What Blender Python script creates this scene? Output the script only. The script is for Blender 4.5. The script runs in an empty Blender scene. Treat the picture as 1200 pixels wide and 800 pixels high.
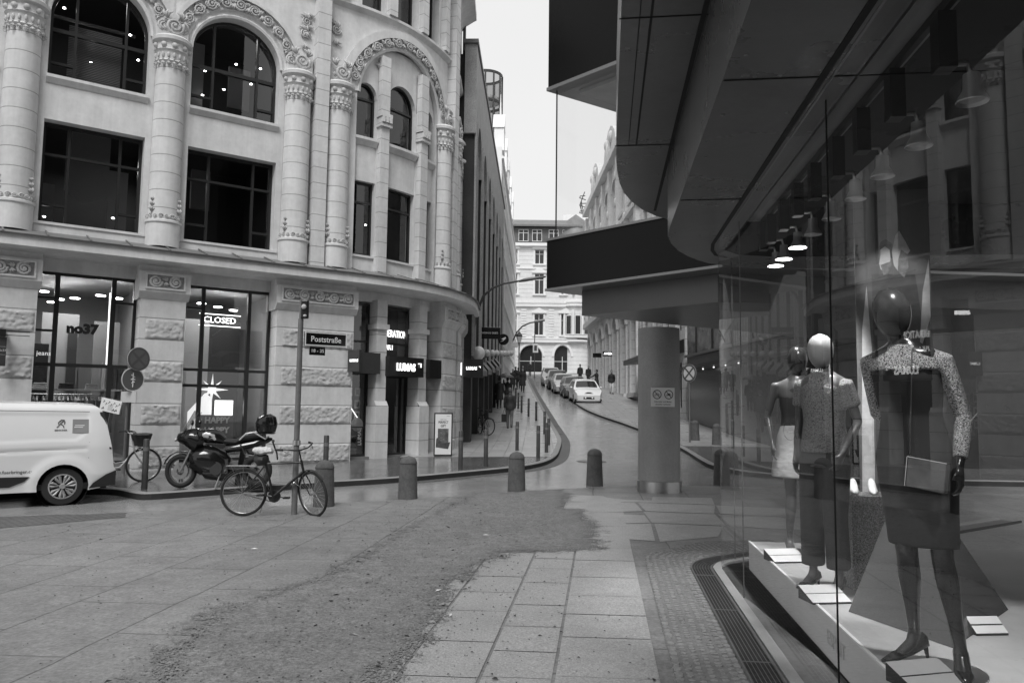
import bpy, bmesh, math, random
from mathutils import Vector, Matrix, noise
from mathutils.geometry import tessellate_polygon
random.seed(7)
PI=math.pi
sc=bpy.context.scene; COL=sc.collection
# ---------------------------------------------------------------- camera
CZ=1.6
cam=bpy.data.cameras.new('camera'); co=bpy.data.objects.new('camera',cam); COL.objects.link(co)
cam.sensor_width=36; cam.lens=27; cam.clip_end=2000; cam.clip_start=.05
co.matrix_world=Matrix.Translation((0,0,CZ))@Matrix.Rotation(math.radians(90+4.8),4,'X')@Matrix.Rotation(.012,4,'Z')
sc.camera=co
# ---------------------------------------------------------------- sky, sun, exposure
w=bpy.data.worlds.new('World'); sc.world=w; w.use_nodes=True
nt=w.node_tree; nt.nodes.clear()
SE,SR=math.radians(54),math.radians(190)
sky=nt.nodes.new('ShaderNodeTexSky'); sky.sky_type='NISHITA'; sky.sun_disc=False
sky.sun_elevation=SE; sky.sun_rotation=SR
bw=nt.nodes.new('ShaderNodeRGBToBW'); ml=nt.nodes.new('ShaderNodeMath'); ml.operation='MULTIPLY'; ml.inputs[1].default_value=.014
tc=nt.nodes.new('ShaderNodeTexCoord'); nz=nt.nodes.new('ShaderNodeTexNoise'); nz.inputs['Scale'].default_value=2.2; nz.inputs['Detail'].default_value=5
mr=nt.nodes.new('ShaderNodeMapRange'); mr.inputs[3].default_value=.475; mr.inputs[4].default_value=.545
ad=nt.nodes.new('ShaderNodeMath'); ad.operation='ADD'
bg=nt.nodes.new('ShaderNodeBackground'); ou=nt.nodes.new('ShaderNodeOutputWorld')
L=nt.links.new
L(sky.outputs[0],bw.inputs[0]);L(bw.outputs[0],ml.inputs[0]);L(tc.outputs['Generated'],nz.inputs['Vector']);L(nz.outputs['Fac'],mr.inputs[0])
L(ml.outputs[0],ad.inputs[0]);L(mr.outputs[0],ad.inputs[1]);L(ad.outputs[0],bg.inputs[0]);L(bg.outputs[0],ou.inputs[0]); bg.inputs[1].default_value=1.0
sun=bpy.data.lights.new('sun','SUN'); sun.energy=1.5; sun.angle=math.radians(22); so=bpy.data.objects.new('sun',sun); COL.objects.link(so)
sd=Vector((-.10,-.58,.78)).normalized(); so.rotation_euler=sd.to_track_quat('Z','Y').to_euler()
sc.view_settings.view_transform='Standard'; sc.view_settings.look='None'; sc.view_settings.exposure=.70; sc.view_settings.gamma=1
sc.render.engine='CYCLES'; sc.cycles.max_bounces=8; sc.cycles.transparent_max_bounces=16; sc.cycles.caustics_reflective=False; sc.cycles.caustics_refractive=False
# ---------------------------------------------------------------- helpers
def sst(a,b,x):
    t=min(1,max(0,(x-a)/(b-a)));return t*t*(3-2*t)
def G(x,y):
    t=.014*(max(min(x,2),-14)-2)*(1-sst(20,45,y))
    y=min(y,112)
    return t+(0 if y<18 else (.08/36*(y-18)**2 if y<36 else .72+.08*(y-36)))
def V3(*a): return Vector(a)
class MB:
    def __init__(s,T=None): s.v=[];s.f=[];s.T=T;s.key=0;s.k=[]
    def add(s,vs,fs,M=None):
        b=len(s.v)
        for p in vs:
            p=Vector(p)
            if M: p=M@p
            if s.T: p=Vector(s.T(*p))
            s.v.append(p)
        for f in fs: s.f.append([b+i for i in f]);s.k.append(s.key)
        return s
    def box(s,x0,x1,y0,y1,z0,z1,n=1,M=None):
        vs=[];fs=[]
        for i in range(n+1):
            x=x0+(x1-x0)*i/n
            vs+=[(x,y0,z0),(x,y1,z0),(x,y1,z1),(x,y0,z1)]
        for i in range(n):
            b=4*i
            for k in range(4): fs.append((b+k,b+(k+1)%4,b+4+(k+1)%4,b+4+k))
        fs.append((3,2,1,0)); b=4*n; fs.append((b,b+1,b+2,b+3))
        return s.add(vs,fs,M)
    def bar(s,p0,p1,w,h,up=(0,0,1)):
        p0=Vector(p0);p1=Vector(p1);d=(p1-p0).normalized();a=d.cross(Vector(up))
        if a.length<1e-4:a=d.cross(Vector((1,0,0)))
        a.normalize();b=a.cross(d)
        vs=[];
        for p in (p0,p1):
            for q in ((-1,-1),(1,-1),(1,1),(-1,1)): vs.append(p+a*w/2*q[0]+b*h/2*q[1])
        return s.add(vs,[(0,1,2,3),(7,6,5,4),(0,4,5,1),(1,5,6,2),(2,6,7,3),(3,7,4,0)])
    def tube(s,pts,r,seg=8,caps=True,side=None,closed=False):
        pts=[Vector(p) for p in pts];n=len(pts);vs=[];fs=[]
        pa=None
        for i,p in enumerate(pts):
            if closed: d=pts[(i+1)%n]-pts[i-1]
            else: d=pts[min(i+1,n-1)]-pts[max(i-1,0)]
            if d.length<1e-9:d=Vector((0,0,1))
            d.normalize()
            if side is not None: a=Vector(side)-d*Vector(side).dot(d)
            elif pa is None:
                a=d.cross(Vector((0,0,1)))
                if a.length<.05:a=d.cross(Vector((0,1,0)))
            else: a=pa-d*pa.dot(d)
            if a.length<1e-5: a=d.orthogonal()
            a.normalize();pa=a;b=d.cross(a)
            rr=r[i] if isinstance(r,(list,tuple)) else r
            ra,rb=rr if isinstance(rr,(list,tuple)) else (rr,rr)
            for k in range(seg):
                t=2*PI*k/seg;vs.append(p+a*ra*math.cos(t)+b*rb*math.sin(t))
        m=n if closed else n-1
        for i in range(m):
            j=(i+1)%n
            for k in range(seg): fs.append((i*seg+k,i*seg+(k+1)%seg,j*seg+(k+1)%seg,j*seg+k))
        if caps and not closed:
            fs.append(tuple(range(seg))[::-1]);fs.append(tuple((n-1)*seg+k for k in range(seg)))
        return s.add(vs,fs)
    def cyl(s,p0,p1,r0,r1=None,seg=16,caps=True): return s.tube([p0,p1],[r0,r0 if r1 is None else r1],seg,caps)
    def lathe(s,prof,c=(0,0,0),seg=20,axis='z',a0=0,a1=2*PI,caps=False):
        vs=[];fs=[];full=abs(a1-a0-2*PI)<1e-6;n=seg if full else seg+1
        for r,h in prof:
            for k in range(n):
                t=a0+(a1-a0)*k/seg;x,y=r*math.cos(t),r*math.sin(t)
                p={'z':(x,y,h),'y':(x,h,y),'x':(h,x,y)}[axis]
                vs.append((c[0]+p[0],c[1]+p[1],c[2]+p[2]))
        for i in range(len(prof)-1):
            for k in range(seg):
                fs.append((i*n+k,i*n+(k+1)%n,(i+1)*n+(k+1)%n,(i+1)*n+k))
        if caps:
            fs.append(tuple(range(n))[::-1]);fs.append(tuple((len(prof)-1)*n+k for k in range(n)))
        return s.add(vs,fs)
    def prism(s,poly,h0,h1,M=None):
        # poly in xy, heights along z ; M places it
        n=len(poly);vs=[(x,y,h0) for x,y in poly]+[(x,y,h1) for x,y in poly]
        fs=[(i,(i+1)%n,n+(i+1)%n,n+i) for i in range(n)]
        tri=tessellate_polygon([[Vector((x,y,0)) for x,y in poly]])
        fs+=[tuple(t) for t in tri]+[tuple(n+i for i in t[::-1]) for t in tri]
        return s.add(vs,fs,M)
    def ball(s,c,r,seg=10,rings=6):
        rx,ry,rz=r if isinstance(r,(list,tuple)) else (r,r,r)
        vs=[];fs=[]
        for i in range(rings+1):
            p=PI*i/rings
            for k in range(seg):
                t=2*PI*k/seg;vs.append((c[0]+rx*math.sin(p)*math.cos(t),c[1]+ry*math.sin(p)*math.sin(t),c[2]+rz*math.cos(p)))
        for i in range(rings):
            for k in range(seg): fs.append((i*seg+k,(i+1)*seg+k,(i+1)*seg+(k+1)%seg,i*seg+(k+1)%seg))
        return s.add(vs,fs)
    def split(s,name,mat,parent=None,**kw):
        # one object per key (each piece its own part)
        out=[]
        for q in dict.fromkeys(s.k):
            m=MB();idx={}
            for f,kk in zip(s.f,s.k):
                if kk!=q: continue
                g=[]
                for i in f:
                    if i not in idx: idx[i]=len(m.v);m.v.append(s.v[i])
                    g.append(idx[i])
                m.f.append(g);m.k.append(0)
            out.append(m.build(name,mat,parent,**kw))
        return out
    def build(s,name,mat,parent=None,label=None,smooth=False,world=True,weld=True,bevel=0):
        vs=s.v
        if parent is not None and world:
            inv=PM[parent.name].inverted();vs=[inv@p for p in vs]
        me=bpy.data.meshes.new(name);me.from_pydata([tuple(p) for p in vs],[],s.f)
        bm=bmesh.new();bm.from_mesh(me)
        if weld: bmesh.ops.remove_doubles(bm,verts=bm.verts,dist=1e-5)
        bmesh.ops.recalc_face_normals(bm,faces=bm.faces)
        bm.to_mesh(me);bm.free()
        me.materials.append(mat)
        if smooth:
            me.shade_smooth()
            if smooth!='all': me.set_sharp_from_angle(angle=math.radians(40 if smooth is True else smooth))
        o=bpy.data.objects.new(name,me);COL.objects.link(o)
        if parent is not None:o.parent=parent
        if bevel:
            b=o.modifiers.new('bevel','BEVEL');b.width=bevel;b.segments=2;b.limit_method='ANGLE'
        if label:o['label']=label
        return o
PM={}
def thing(name,label,cat,loc=(0,0,0),rot=0,group=None):
    o=bpy.data.objects.new(name,None);COL.objects.link(o);o.location=loc;o.rotation_euler=(0,0,rot);o.empty_display_size=.1
    o['label']=label;o['category']=cat
    if group:o['group']=group
    PM[o.name]=Matrix.Translation(loc)@Matrix.Rotation(rot,4,'Z')
    return o
def tag(o,label,cat,group=None):
    o['label']=label;o['category']=cat
    if group:o['group']=group
    return o
def struct(o,kind='structure'): o['kind']=kind;return o
def dup(r,loc,rot=0,label=None,group=None,scale=None):
    c=r.copy();COL.objects.link(c);c.location=loc;c.rotation_euler=(0,0,rot)
    if scale:c.scale=scale
    if label:c['label']=label
    if group:c['group']=group
    def rec(a,b):
        for ch in list(a.children):
            if ch.name in MADE: continue
            d=ch.copy();COL.objects.link(d);d.parent=b;rec(ch,d)
    rec(r,c)
    return c
MADE=set()
# ---------------------------------------------------------------- materials
def mat(name,base,rough=.6,metal=0,noise_=(),bump=(),rvar=0,spec=.5,joint=None,brick=None,emit=0,coord='pos',streak=0,coat=0):
    """grey procedural material. noise_: (scale, amount); bump: (scale,strength,dist)"""
    m=bpy.data.materials.new(name);m.use_nodes=True;t=m.node_tree;N=t.nodes.new;K=t.links.new
    b=t.nodes['Principled BSDF'];b.inputs['Roughness'].default_value=rough;b.inputs['Metallic'].default_value=metal
    b.inputs['Base Color'].default_value=(base,base,base,1);b.inputs['Specular IOR Level'].default_value=spec
    if coat:b.inputs['Coat Weight'].default_value=coat;b.inputs['Coat Roughness'].default_value=.05
    if emit:
        b.inputs['Emission Color'].default_value=(1,1,1,1);b.inputs['Emission Strength'].default_value=emit
    if coord=='pos': g=N('ShaderNodeNewGeometry');vec=g.outputs['Position']
    else: g=N('ShaderNodeTexCoord');vec=g.outputs['Object']
    val=None
    def mth(op,a,c,cl=False):
        n=N('ShaderNodeMath');n.operation=op;n.use_clamp=cl
        for i,x in enumerate((a,c)):
            if x is None: continue
            if isinstance(x,(int,float)):n.inputs[i].default_value=x
            else:K(x,n.inputs[i])
        return n.outputs[0]
    def nz(scale,det=6,v=None,rg=.6):
        n=N('ShaderNodeTexNoise');n.inputs['Scale'].default_value=scale;n.inputs['Detail'].default_value=det;n.inputs['Roughness'].default_value=rg
        K(v or vec,n.inputs['Vector']);return n.outputs['Fac']
    col=None
    for sc_,am in noise_:
        f=mth('MULTIPLY_ADD',nz(sc_),am*4.4,True); f.node.inputs[2].default_value=1-am*2.2;f.node.use_clamp=False
        col=f if col is None else mth('MULTIPLY',col,f)
    if streak:
        mp=N('ShaderNodeMapping');mp.inputs['Scale'].default_value=(3.5,3.5,.22);K(vec,mp.inputs['Vector'])
        f=mth('MULTIPLY_ADD',nz(1.0,8,mp.outputs[0],.65),streak*3.6);f.node.inputs[2].default_value=1-streak*1.8
        col=f if col is None else mth('MULTIPLY',col,f)
    height=None
    if joint:   # horizontal joints: period, phase, width, depth
        per,ph,wd,dk=joint
        sp=N('ShaderNodeSeparateXYZ');K(vec,sp.inputs[0])
        fr=mth('FRACT',mth('DIVIDE',mth('SUBTRACT',sp.outputs['Z'],ph),per),None)
        j=mth('LESS_THAN',fr,wd/per)
        f=mth('MULTIPLY_ADD',j,-dk);f.node.inputs[2].default_value=1
        col=f if col is None else mth('MULTIPLY',col,f)
        height=mth('MULTIPLY',j,-1.0)
    if brick:   # direction angle, width (along), row height (across), mortar, dark, offset
        ang,bw_,rh,mo,dk=brick[:5];warp=brick[5] if len(brick)>5 else 0;mir=brick[6] if len(brick)>6 else 0
        mp=N('ShaderNodeMapping');mp.inputs['Rotation'].default_value=(0,0,-ang);K(vec,mp.inputs['Vector']);v=mp.outputs[0]
        if warp:
            nn=N('ShaderNodeTexNoise');nn.inputs['Scale'].default_value=mir or 5;K(vec,nn.inputs['Vector'])
            vm=N('ShaderNodeVectorMath');vm.operation='MULTIPLY_ADD';K(nn.outputs['Color'],vm.inputs[0]);vm.inputs[1].default_value=(warp,warp,0);K(v,vm.inputs[2]);v=vm.outputs[0]
        br=N('ShaderNodeTexBrick');K(v,br.inputs['Vector']);br.inputs['Scale'].default_value=1
        br.inputs['Brick Width'].default_value=bw_;br.inputs['Row Height'].default_value=rh;br.inputs['Mortar Size'].default_value=mo;br.inputs['Mortar Smooth'].default_value=.3
        br.inputs['Color1'].default_value=(1,1,1,1);br.inputs['Color2'].default_value=(.86,.86,.86,1);br.inputs['Mortar'].default_value=(1-dk,)*3+(1,);br.offset=.4
        r2=N('ShaderNodeRGBToBW');K(br.outputs['Color'],r2.inputs[0])
        col=r2.outputs[0] if col is None else mth('MULTIPLY',col,r2.outputs[0])
        height=mth('MULTIPLY',br.outputs['Fac'],-1.0)
    if col is not None:
        c=mth('MULTIPLY',col,base);cb=N('ShaderNodeCombineColor');[K(c,cb.inputs[i]) for i in range(3)];K(cb.outputs[0],b.inputs['Base Color'])
    if rvar:
        f=mth('MULTIPLY_ADD',nz(.9,7),rvar*2,True);f.node.inputs[2].default_value=rough-rvar;K(f,b.inputs['Roughness'])
    prev=None
    if height is not None:
        bn=N('ShaderNodeBump');bn.inputs['Distance'].default_value=.01;bn.inputs['Strength'].default_value=.8;K(height,bn.inputs['Height']);prev=bn.outputs[0]
    for s_,st,ds in bump:
        bn=N('ShaderNodeBump');bn.inputs['Distance'].default_value=ds;bn.inputs['Strength'].default_value=st;K(nz(s_,5),bn.inputs['Height'])
        if prev:K(prev,bn.inputs['Normal'])
        prev=bn.outputs[0]
    if prev:K(prev,b.inputs['Normal'])
    return m
def glassmat(name,ior=1.5,tint=1,boost=1,rough=0,base=0):
    m=bpy.data.materials.new(name);m.use_nodes=True;t=m.node_tree;t.nodes.clear();N=t.nodes.new;K=t.links.new
    fr=N('ShaderNodeFresnel');fr.inputs['IOR'].default_value=ior
    g=N('ShaderNodeNewGeometry')
    # same reflectance from both sides of the sheet
    ml=N('ShaderNodeMath');ml.operation='MULTIPLY_ADD';ml.inputs[1].default_value=boost;ml.inputs[2].default_value=base;ml.use_clamp=True
    lw=N('ShaderNodeLayerWeight')
    # schlick from facing
    dt=N('ShaderNodeVectorMath');dt.operation='DOT_PRODUCT';K(g.outputs['Normal'],dt.inputs[0]);K(g.outputs['Incoming'],dt.inputs[1])
    ab=N('ShaderNodeMath');ab.operation='ABSOLUTE';K(dt.outputs['Value'],ab.inputs[0])
    on=N('ShaderNodeMath');on.operation='SUBTRACT';on.inputs[0].default_value=1;K(ab.outputs[0],on.inputs[1])
    pw=N('ShaderNodeMath');pw.operation='POWER';K(on.outputs[0],pw.inputs[0]);pw.inputs[1].default_value=4.2
    r0=((ior-1)/(ior+1))**2*2
    sch=N('ShaderNodeMath');sch.operation='MULTIPLY_ADD';K(pw.outputs[0],sch.inputs[0]);sch.inputs[1].default_value=1-r0;sch.inputs[2].default_value=r0
    K(sch.outputs[0],ml.inputs[0])
    tr=N('ShaderNodeBsdfTransparent');tr.inputs[0].default_value=(tint,tint,tint,1)
    gl=N('ShaderNodeBsdfGlossy');gl.inputs['Roughness'].default_value=rough;gl.inputs['Color'].default_value=(.95,.95,.95,1)
    mx=N('ShaderNodeMixShader');o=N('ShaderNodeOutputMaterial')
    K(ml.outputs[0],mx.inputs[0]);K(tr.outputs[0],mx.inputs[1]);K(gl.outputs[0],mx.inputs[2]);K(mx.outputs[0],o.inputs[0])
    for n in (fr,lw): t.nodes.remove(n)
    return m
M={}
M['facade']=mat('painted_render',.64,.75,noise_=[(.5,.08),(2.2,.08),(9,.06)],bump=[(60,.15,.01)],streak=.15)
M['course']=mat('coursed_render',.62,.75,noise_=[(.5,.08),(2.2,.08),(9,.06)],bump=[(60,.15,.01)],joint=(.44,5.42,.018,.5),streak=.15)
M['rust']=mat('rusticated_stone',.50,.85,noise_=[(2,.1),(14,.12)],bump=[(40,.3,.01)])
M['carve']=mat('carved_stone',.50,.8,noise_=[(3,.18),(20,.18)],bump=[(70,.2,.006)])
M['lead']=mat('lead_sheet',.16,.5,noise_=[(2,.2)],bump=[(12,.2,.01)])
M['frame']=mat('dark_window_frame',.018,.4)
M['black']=mat('black_paint',.012,.35,coord='obj')
M['gloss']=mat('gloss_black',.008,.12,coord='obj')
M['glass']=glassmat('window_glass',1.5,.8)
M['bigglass']=glassmat('shop_front_glass',1.5,.94,.46)
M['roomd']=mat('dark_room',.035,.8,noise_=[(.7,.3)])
M['rooml']=mat('shop_room_wall',.34,.8,noise_=[(.6,.1)])
M['white']=mat('white_paint',.75,.4,coord='obj')
M['lamp']=mat('lamp_glow',.9,.5,emit=14)
M['neon']=mat('neon_tube',.9,.5,emit=3.0)
M['dimneon']=mat('dim_sign_light',.8,.5,emit=.55)
M['asphalt']=mat('asphalt',.31,.15,noise_=[(.25,.12),(2.4,.10),(40,.2)],bump=[(90,.3,.003)],rvar=.12)
M['slabdark']=mat('worn_square_slabs',.215,.5,noise_=[(.4,.14),(2.1,.14),(8,.16),(34,.34)],bump=[(50,.5,.008),(5,.35,.025)],brick=(math.radians(84),1.35,.86,.008,.55,.05,2.0),rvar=.2)
M['patch']=mat('rough_asphalt_patch',.085,.8,noise_=[(1.2,.25),(9,.25),(55,.35)],bump=[(60,.8,.012),(14,.5,.02)],rvar=.1)
M['sett']=mat('small_setts',.13,.6,noise_=[(1,.15),(25,.2)],bump=[(60,.3,.005)],brick=(math.radians(80),.12,.085,.012,.6,.05,9),rvar=.15)
M['granite']=mat('granite_slab',.33,.42,noise_=[(.7,.10),(4,.08),(45,.26),(90,.3)],bump=[(110,.35,.003)],rvar=.14)
M['pave']=mat('pavement_slabs',.15,.15,noise_=[(.4,.14),(3,.12),(45,.18)],bump=[(80,.25,.004)],brick=(math.radians(88),.6,.5,.008,.5,0),rvar=.12)
M['kerb']=mat('kerb_stone',.24,.6,noise_=[(2,.15),(70,.25)],bump=[(80,.3,.004)],coord='pos')
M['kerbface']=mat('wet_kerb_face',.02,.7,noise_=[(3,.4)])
M['steel']=mat('brushed_steel',.5,.28,metal=1,noise_=[(6,.1)],coord='obj')
M['chrome']=mat('chrome',.75,.12,metal=1,coord='obj')
# ---------------------------------------------------------------- ground
def sheet(name,poly,dz,m,step=1.0,lim=None):
    bm=bmesh.new();vs=[bm.verts.new((x,y,0)) for x,y in poly];f=bm.faces.new(vs)
    xs=[p[0] for p in poly];ys=[p[1] for p in poly]
    def cuts(a,b,k):
        for i in range(math.ceil(a/step),math.floor(b/step)+1):
            c=i*step
            if abs(c)>60 and i%10: continue
            co_=[0,0,0];co_[k]=c;no=[0,0,0];no[k]=1
            bmesh.ops.bisect_plane(bm,geom=bm.verts[:]+bm.edges[:]+bm.faces[:],plane_co=co_,plane_no=no)
    cuts(min(ys),max(ys),1);cuts(min(xs),max(xs),0)
    for v in bm.verts: v.co.z=G(v.co.x,v.co.y)+dz
    bmesh.ops.triangulate(bm,faces=[f for f in bm.faces if len(f.verts)>4])
    for f in bm.faces:
        if f.normal.z<0:f.normal_flip()
    bmesh.ops.recalc_face_normals(bm,faces=bm.faces)
    me=bpy.data.meshes.new(name);bm.to_mesh(me);bm.free();me.materials.append(m)
    if len(me.polygons) and sum(p.normal.z for p in me.polygons)<0: me.flip_normals()
    o=bpy.data.objects.new(name,me);COL.objects.link(o);return o
def jag(pts,amp,step=.12,seed=0,closed=True):
    out=[];n=len(pts)
    for i in range(n if closed else n-1):
        a=Vector(pts[i]);b=Vector(pts[(i+1)%n]);k=max(1,int((b-a).length/step))
        for j in range(k):
            p=a+(b-a)*j/k;q=Vector((p.x*2.1+seed,p.y*2.1,seed))
            d=Vector((noise.fractal(q,1,2,5),noise.fractal(q+Vector((9,3,7)),1,2,5)))*amp
            out.append((p.x+d.x,p.y+d.y))
    return out
def ground():
    xs=sorted(set([-400,-200,-120,-80]+list(range(-60,61))+[80,120,200,400]));ys=sorted(set([-200,-100,-60]+list(range(-30,113))+[115,130,160,200,300,500]))
    vs=[(x,y,G(x,y)) for y in ys for x in xs];n=len(xs)
    fs=[(j*n+i,j*n+i+1,(j+1)*n+i+1,(j+1)*n+i) for j in range(len(ys)-1) for i in range(n-1)]
    return MB().add(vs,fs).build('road',M['asphalt'],weld=False)
struct(ground())
SQ=[(-34,-10.2),(-9.3,10.6),(-7.67,11.75),(-6.27,12.01),(-4.98,12.39),(-3.57,12.89),(-1.81,13.67),(-.6,14.3),(.12,14.83),(1.73,15.6),(2.63,15.95),(3.6,16.1),(4.6,16.0),(9,15.2),(30,15),(30,-10),(30,-30),(-34,-30)]
struct(sheet('square_paving',SQ,.004,M['slabdark']))
struct(sheet('sett_gutter',jag([(-9.4,10.3),(-7.7,11.6),(-5.9,12.0),(-5.7,11.5),(-7.3,10.1)],.08,seed=4),.008,M['sett']))
# light granite slabs: individual slabs laid in three rows running along the shop front
def slabs():
    A2=math.radians(6.6);ds=Vector((math.sin(A2),math.cos(A2)));dl=Vector((math.cos(A2),-math.sin(A2)))
    mb=MB();random.seed(11)
    rows=[(-1.75,-1.22),(-1.21,-.72),(-.71,-.28),(-.27,.36)]
    for ri,(l0,l1) in enumerate(rows):
        s=-3+random.random()*.5
        while s<13.6:
            ln=random.choice((.5,.58,.62,.7,.8)) if ri<3 else random.choice((.6,.72,.8))
            s1=min(s+ln,13.7)
            c=ds*((s+s1)/2)+dl*((l0+l1)/2)
            if s>8.2 and ri<2: break
            if s>8.6 and ri==2: break
            g=.006;q=[(s+g,l0+g),(s1-g,l0+g),(s1-g,l1-g),(s+g,l1-g)]
            vs=[];tz=random.uniform(-.0015,.0015)
            for (a,b) in q:
                p=ds*a+dl*b;vs.append((p.x,p.y,G(p.x,p.y)+.0095+tz))
            mb.add(vs,[(3,2,1,0)])
            s=s1
    # fan of bigger slabs in front of the column and round the corner
    fan=[[(1.30,9.6),(1.24,10.7),(1.95,10.8),(1.75,9.4)],[(1.25,10.75),(1.22,11.8),(2.0,11.6),(1.95,10.85)],[(1.8,9.35),(2.0,10.8),(2.9,10.6),(2.6,9.75)],
         [(1.98,10.85),(2.05,12.0),(3.1,11.8),(2.95,10.65)],[(.80,11.9),(.95,13.2),(2.1,13.1),(2.05,12.05),(1.2,11.85)],[(2.1,12.05),(2.15,13.1),(3.4,12.9),(3.1,11.85)],[(.98,13.25),(1.1,14.2),(3.6,13.9),(3.4,12.95),(2.15,13.15)],[(3.0,10.6),(3.15,11.8),(4.6,11.4),(4.3,10.3)],[(3.2,11.85),(3.4,12.85),(5.0,12.4),(4.7,11.45)]]
    for q in fan:
        mb.add([(x,y,G(x,y)+.0092) for x,y in q],[tuple(range(len(q)))])
    return mb.build('slab_path',M['granite'],weld=False)
struct(slabs())
PATCH=[(-1.9,1.5),(-2.15,4.7),(-2.35,6.4),(-1.85,7.3),(-1.55,8.6),(-1.35,10.6),(-1.0,12.6),(-.75,14.15),(.1,14.75),(1.0,15.2),(1.0,13.7),(.8,12.4),(1.12,12.2),(1.16,10.7),(1.0,8.95),(.45,8.75),(.0,8.7),(-.2,8.2),(-.55,7.1),(-.62,5.6),(-.75,4.6),(-1.0,1.5)]
def sdist(p,poly):
    ins=False;d=1e9;n=len(poly)
    for i in range(n):
        x1,y1=poly[i];x2,y2=poly[(i+1)%n];dx,dy=x2-x1,y2-y1
        t=max(0,min(1,((p[0]-x1)*dx+(p[1]-y1)*dy)/(dx*dx+dy*dy+1e-12)));d=min(d,math.hypot(p[0]-x1-dx*t,p[1]-y1-dy*t))
        if (y1>p[1])!=(y2>p[1]) and p[0]<(x2-x1)*(p[1]-y1)/(y2-y1)+x1: ins=not ins
    return d if ins else -d
def patchsheet():
    m=mat('rough_asphalt_patch',.185,.75,noise_=[(.8,.10),(3,.14),(11,.24),(38,.5)],bump=[(60,.9,.014),(14,.6,.025)],rvar=.1)
    t=m.node_tree;N=t.nodes.new;K=t.links.new;at=N('ShaderNodeAttribute');at.attribute_name='edge'
    g=N('ShaderNodeNewGeometry');v=at.outputs['Fac']
    for sc_,am in ((2.2,.26),(9,.22),(45,.5)):
        nz=N('ShaderNodeTexNoise');nz.inputs['Scale'].default_value=sc_;nz.inputs['Detail'].default_value=4;K(g.outputs['Position'],nz.inputs['Vector'])
        ma=N('ShaderNodeMath');ma.operation='MULTIPLY_ADD';K(nz.outputs['Fac'],ma.inputs[0]);ma.inputs[1].default_value=am*2;ma.inputs[2].default_value=-am
        ad=N('ShaderNodeMath');K(v,ad.inputs[0]);K(ma.outputs[0],ad.inputs[1]);v=ad.outputs[0]
    mr=N('ShaderNodeMapRange');mr.inputs[1].default_value=-.012;mr.inputs[2].default_value=.03;K(v,mr.inputs[0])
    tr=N('ShaderNodeBsdfTransparent');mx=N('ShaderNodeMixShader');K(mr.outputs[0],mx.inputs[0]);K(tr.outputs[0],mx.inputs[1]);K(t.nodes['Principled BSDF'].outputs[0],mx.inputs[2]);K(mx.outputs[0],t.nodes['Material Output'].inputs[0])
    st=.1;x0,x1,y0,y1=-3.4,1.8,1.2,15.6;nx=int((x1-x0)/st);ny=int((y1-y0)/st);V=[];E_=[]
    for j in range(ny+1):
        for i in range(nx+1):
            x,y=x0+i*st,y0+j*st;V.append((x,y,G(x,y)+.014));d=sdist((x,y),PATCH)
            E_.append(d)
    F=[(j*(nx+1)+i,j*(nx+1)+i+1,(j+1)*(nx+1)+i+1,(j+1)*(nx+1)+i) for j in range(ny) for i in range(nx)]
    F=[f for f in F if max(E_[k] for k in f)>-.4]
    me=bpy.data.meshes.new('asphalt_patch');me.from_pydata(V,[],F);a_=me.attributes.new('edge','FLOAT','POINT');a_.data.foreach_set('value',E_)
    me.materials.append(m);o=bpy.data.objects.new('asphalt_patch',me);COL.objects.link(o);return struct(o)
patchsheet()
A2=math.radians(7.0);DS=Vector((math.sin(A2),math.cos(A2),0));DL=Vector((math.cos(A2),-math.sin(A2),0))
A0=math.radians(7.64);O2=Vector((math.sin(A0)*6.4+math.cos(A0)*1.03,math.cos(A0)*6.4-math.sin(A0)*1.03,0))-DS*6.4-DL*1.03
def SL(s,l,z): p=O2+DS*s+DL*l;return (p.x,p.y,z)
def setts():
    # hand-sized setts, one bevelled stone each, between the slabs and the grating
    random.seed(5);mb=MB()
    def stone(c,a,w,d):
        ca,sa=math.cos(a),math.sin(a);vs=[];k=.8;n=5
        ang=[random.uniform(-.25,.25)+2*PI*i/n for i in range(n)]
        h=random.uniform(.012,.018)
        for rr,z in ((1,.004),(k,h)):
            for t in ang:
                x,y=w*rr*math.cos(t)*.62,d*rr*math.sin(t)*.62;X,Y=c[0]+x*ca-y*sa,c[1]+x*sa+y*ca
                vs.append((X,Y,G(X,Y)+z))
        fs=[(i,(i+1)%n,n+(i+1)%n,n+i) for i in range(n)]+[tuple(range(n,2*n))]
        mb.add(vs,fs)
    s=.5
    while s<9.6:
        end=sst(8.3,9.8,s)
        l0=.37+.75*end**1.5;l1=.76 if s<8.2 else .76+.28*(s-8.2)
        l=l0
        while l<l1+.9*end:
            if l>l1+.9*end: break
            if l>1.0 and s<8.95: break
            p=SL(s+random.uniform(-.01,.01)+.03*math.sin(l*18),l,0);stone(p,random.uniform(0,3),random.uniform(.042,.058),random.uniform(.034,.05))
            l+=.066
        s+=.062
    for k,(l_) in enumerate((.37,.745)):  # edging rows
        s=.4
        while s<8.9:
            off=.0 if s<8.0 else (s-8.0)**2*.55
            p=SL(s,l_+off*(1 if k else 1.2),0);stone(p,A2,.055,.075);s+=.1
    return mb.build('sett_strip',M['settstone'],weld=False)
M['settstone']=mat('sett_stone',.21,.45,noise_=[(14,.35),(90,.2)],bump=[(120,.3,.003)],rvar=.1)
struct(sheet('sett_bedding',[SL(.3,.34,0)[:2],SL(8.3,.34,0)[:2],SL(8.9,.6,0)[:2],SL(9.6,1.1,0)[:2],SL(9.9,1.9,0)[:2],SL(9.2,2.3,0)[:2],SL(.3,2.3,0)[:2]],.012,mat('sett_bed',.15,.9,noise_=[(20,.3)])))
struct(setts())
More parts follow.
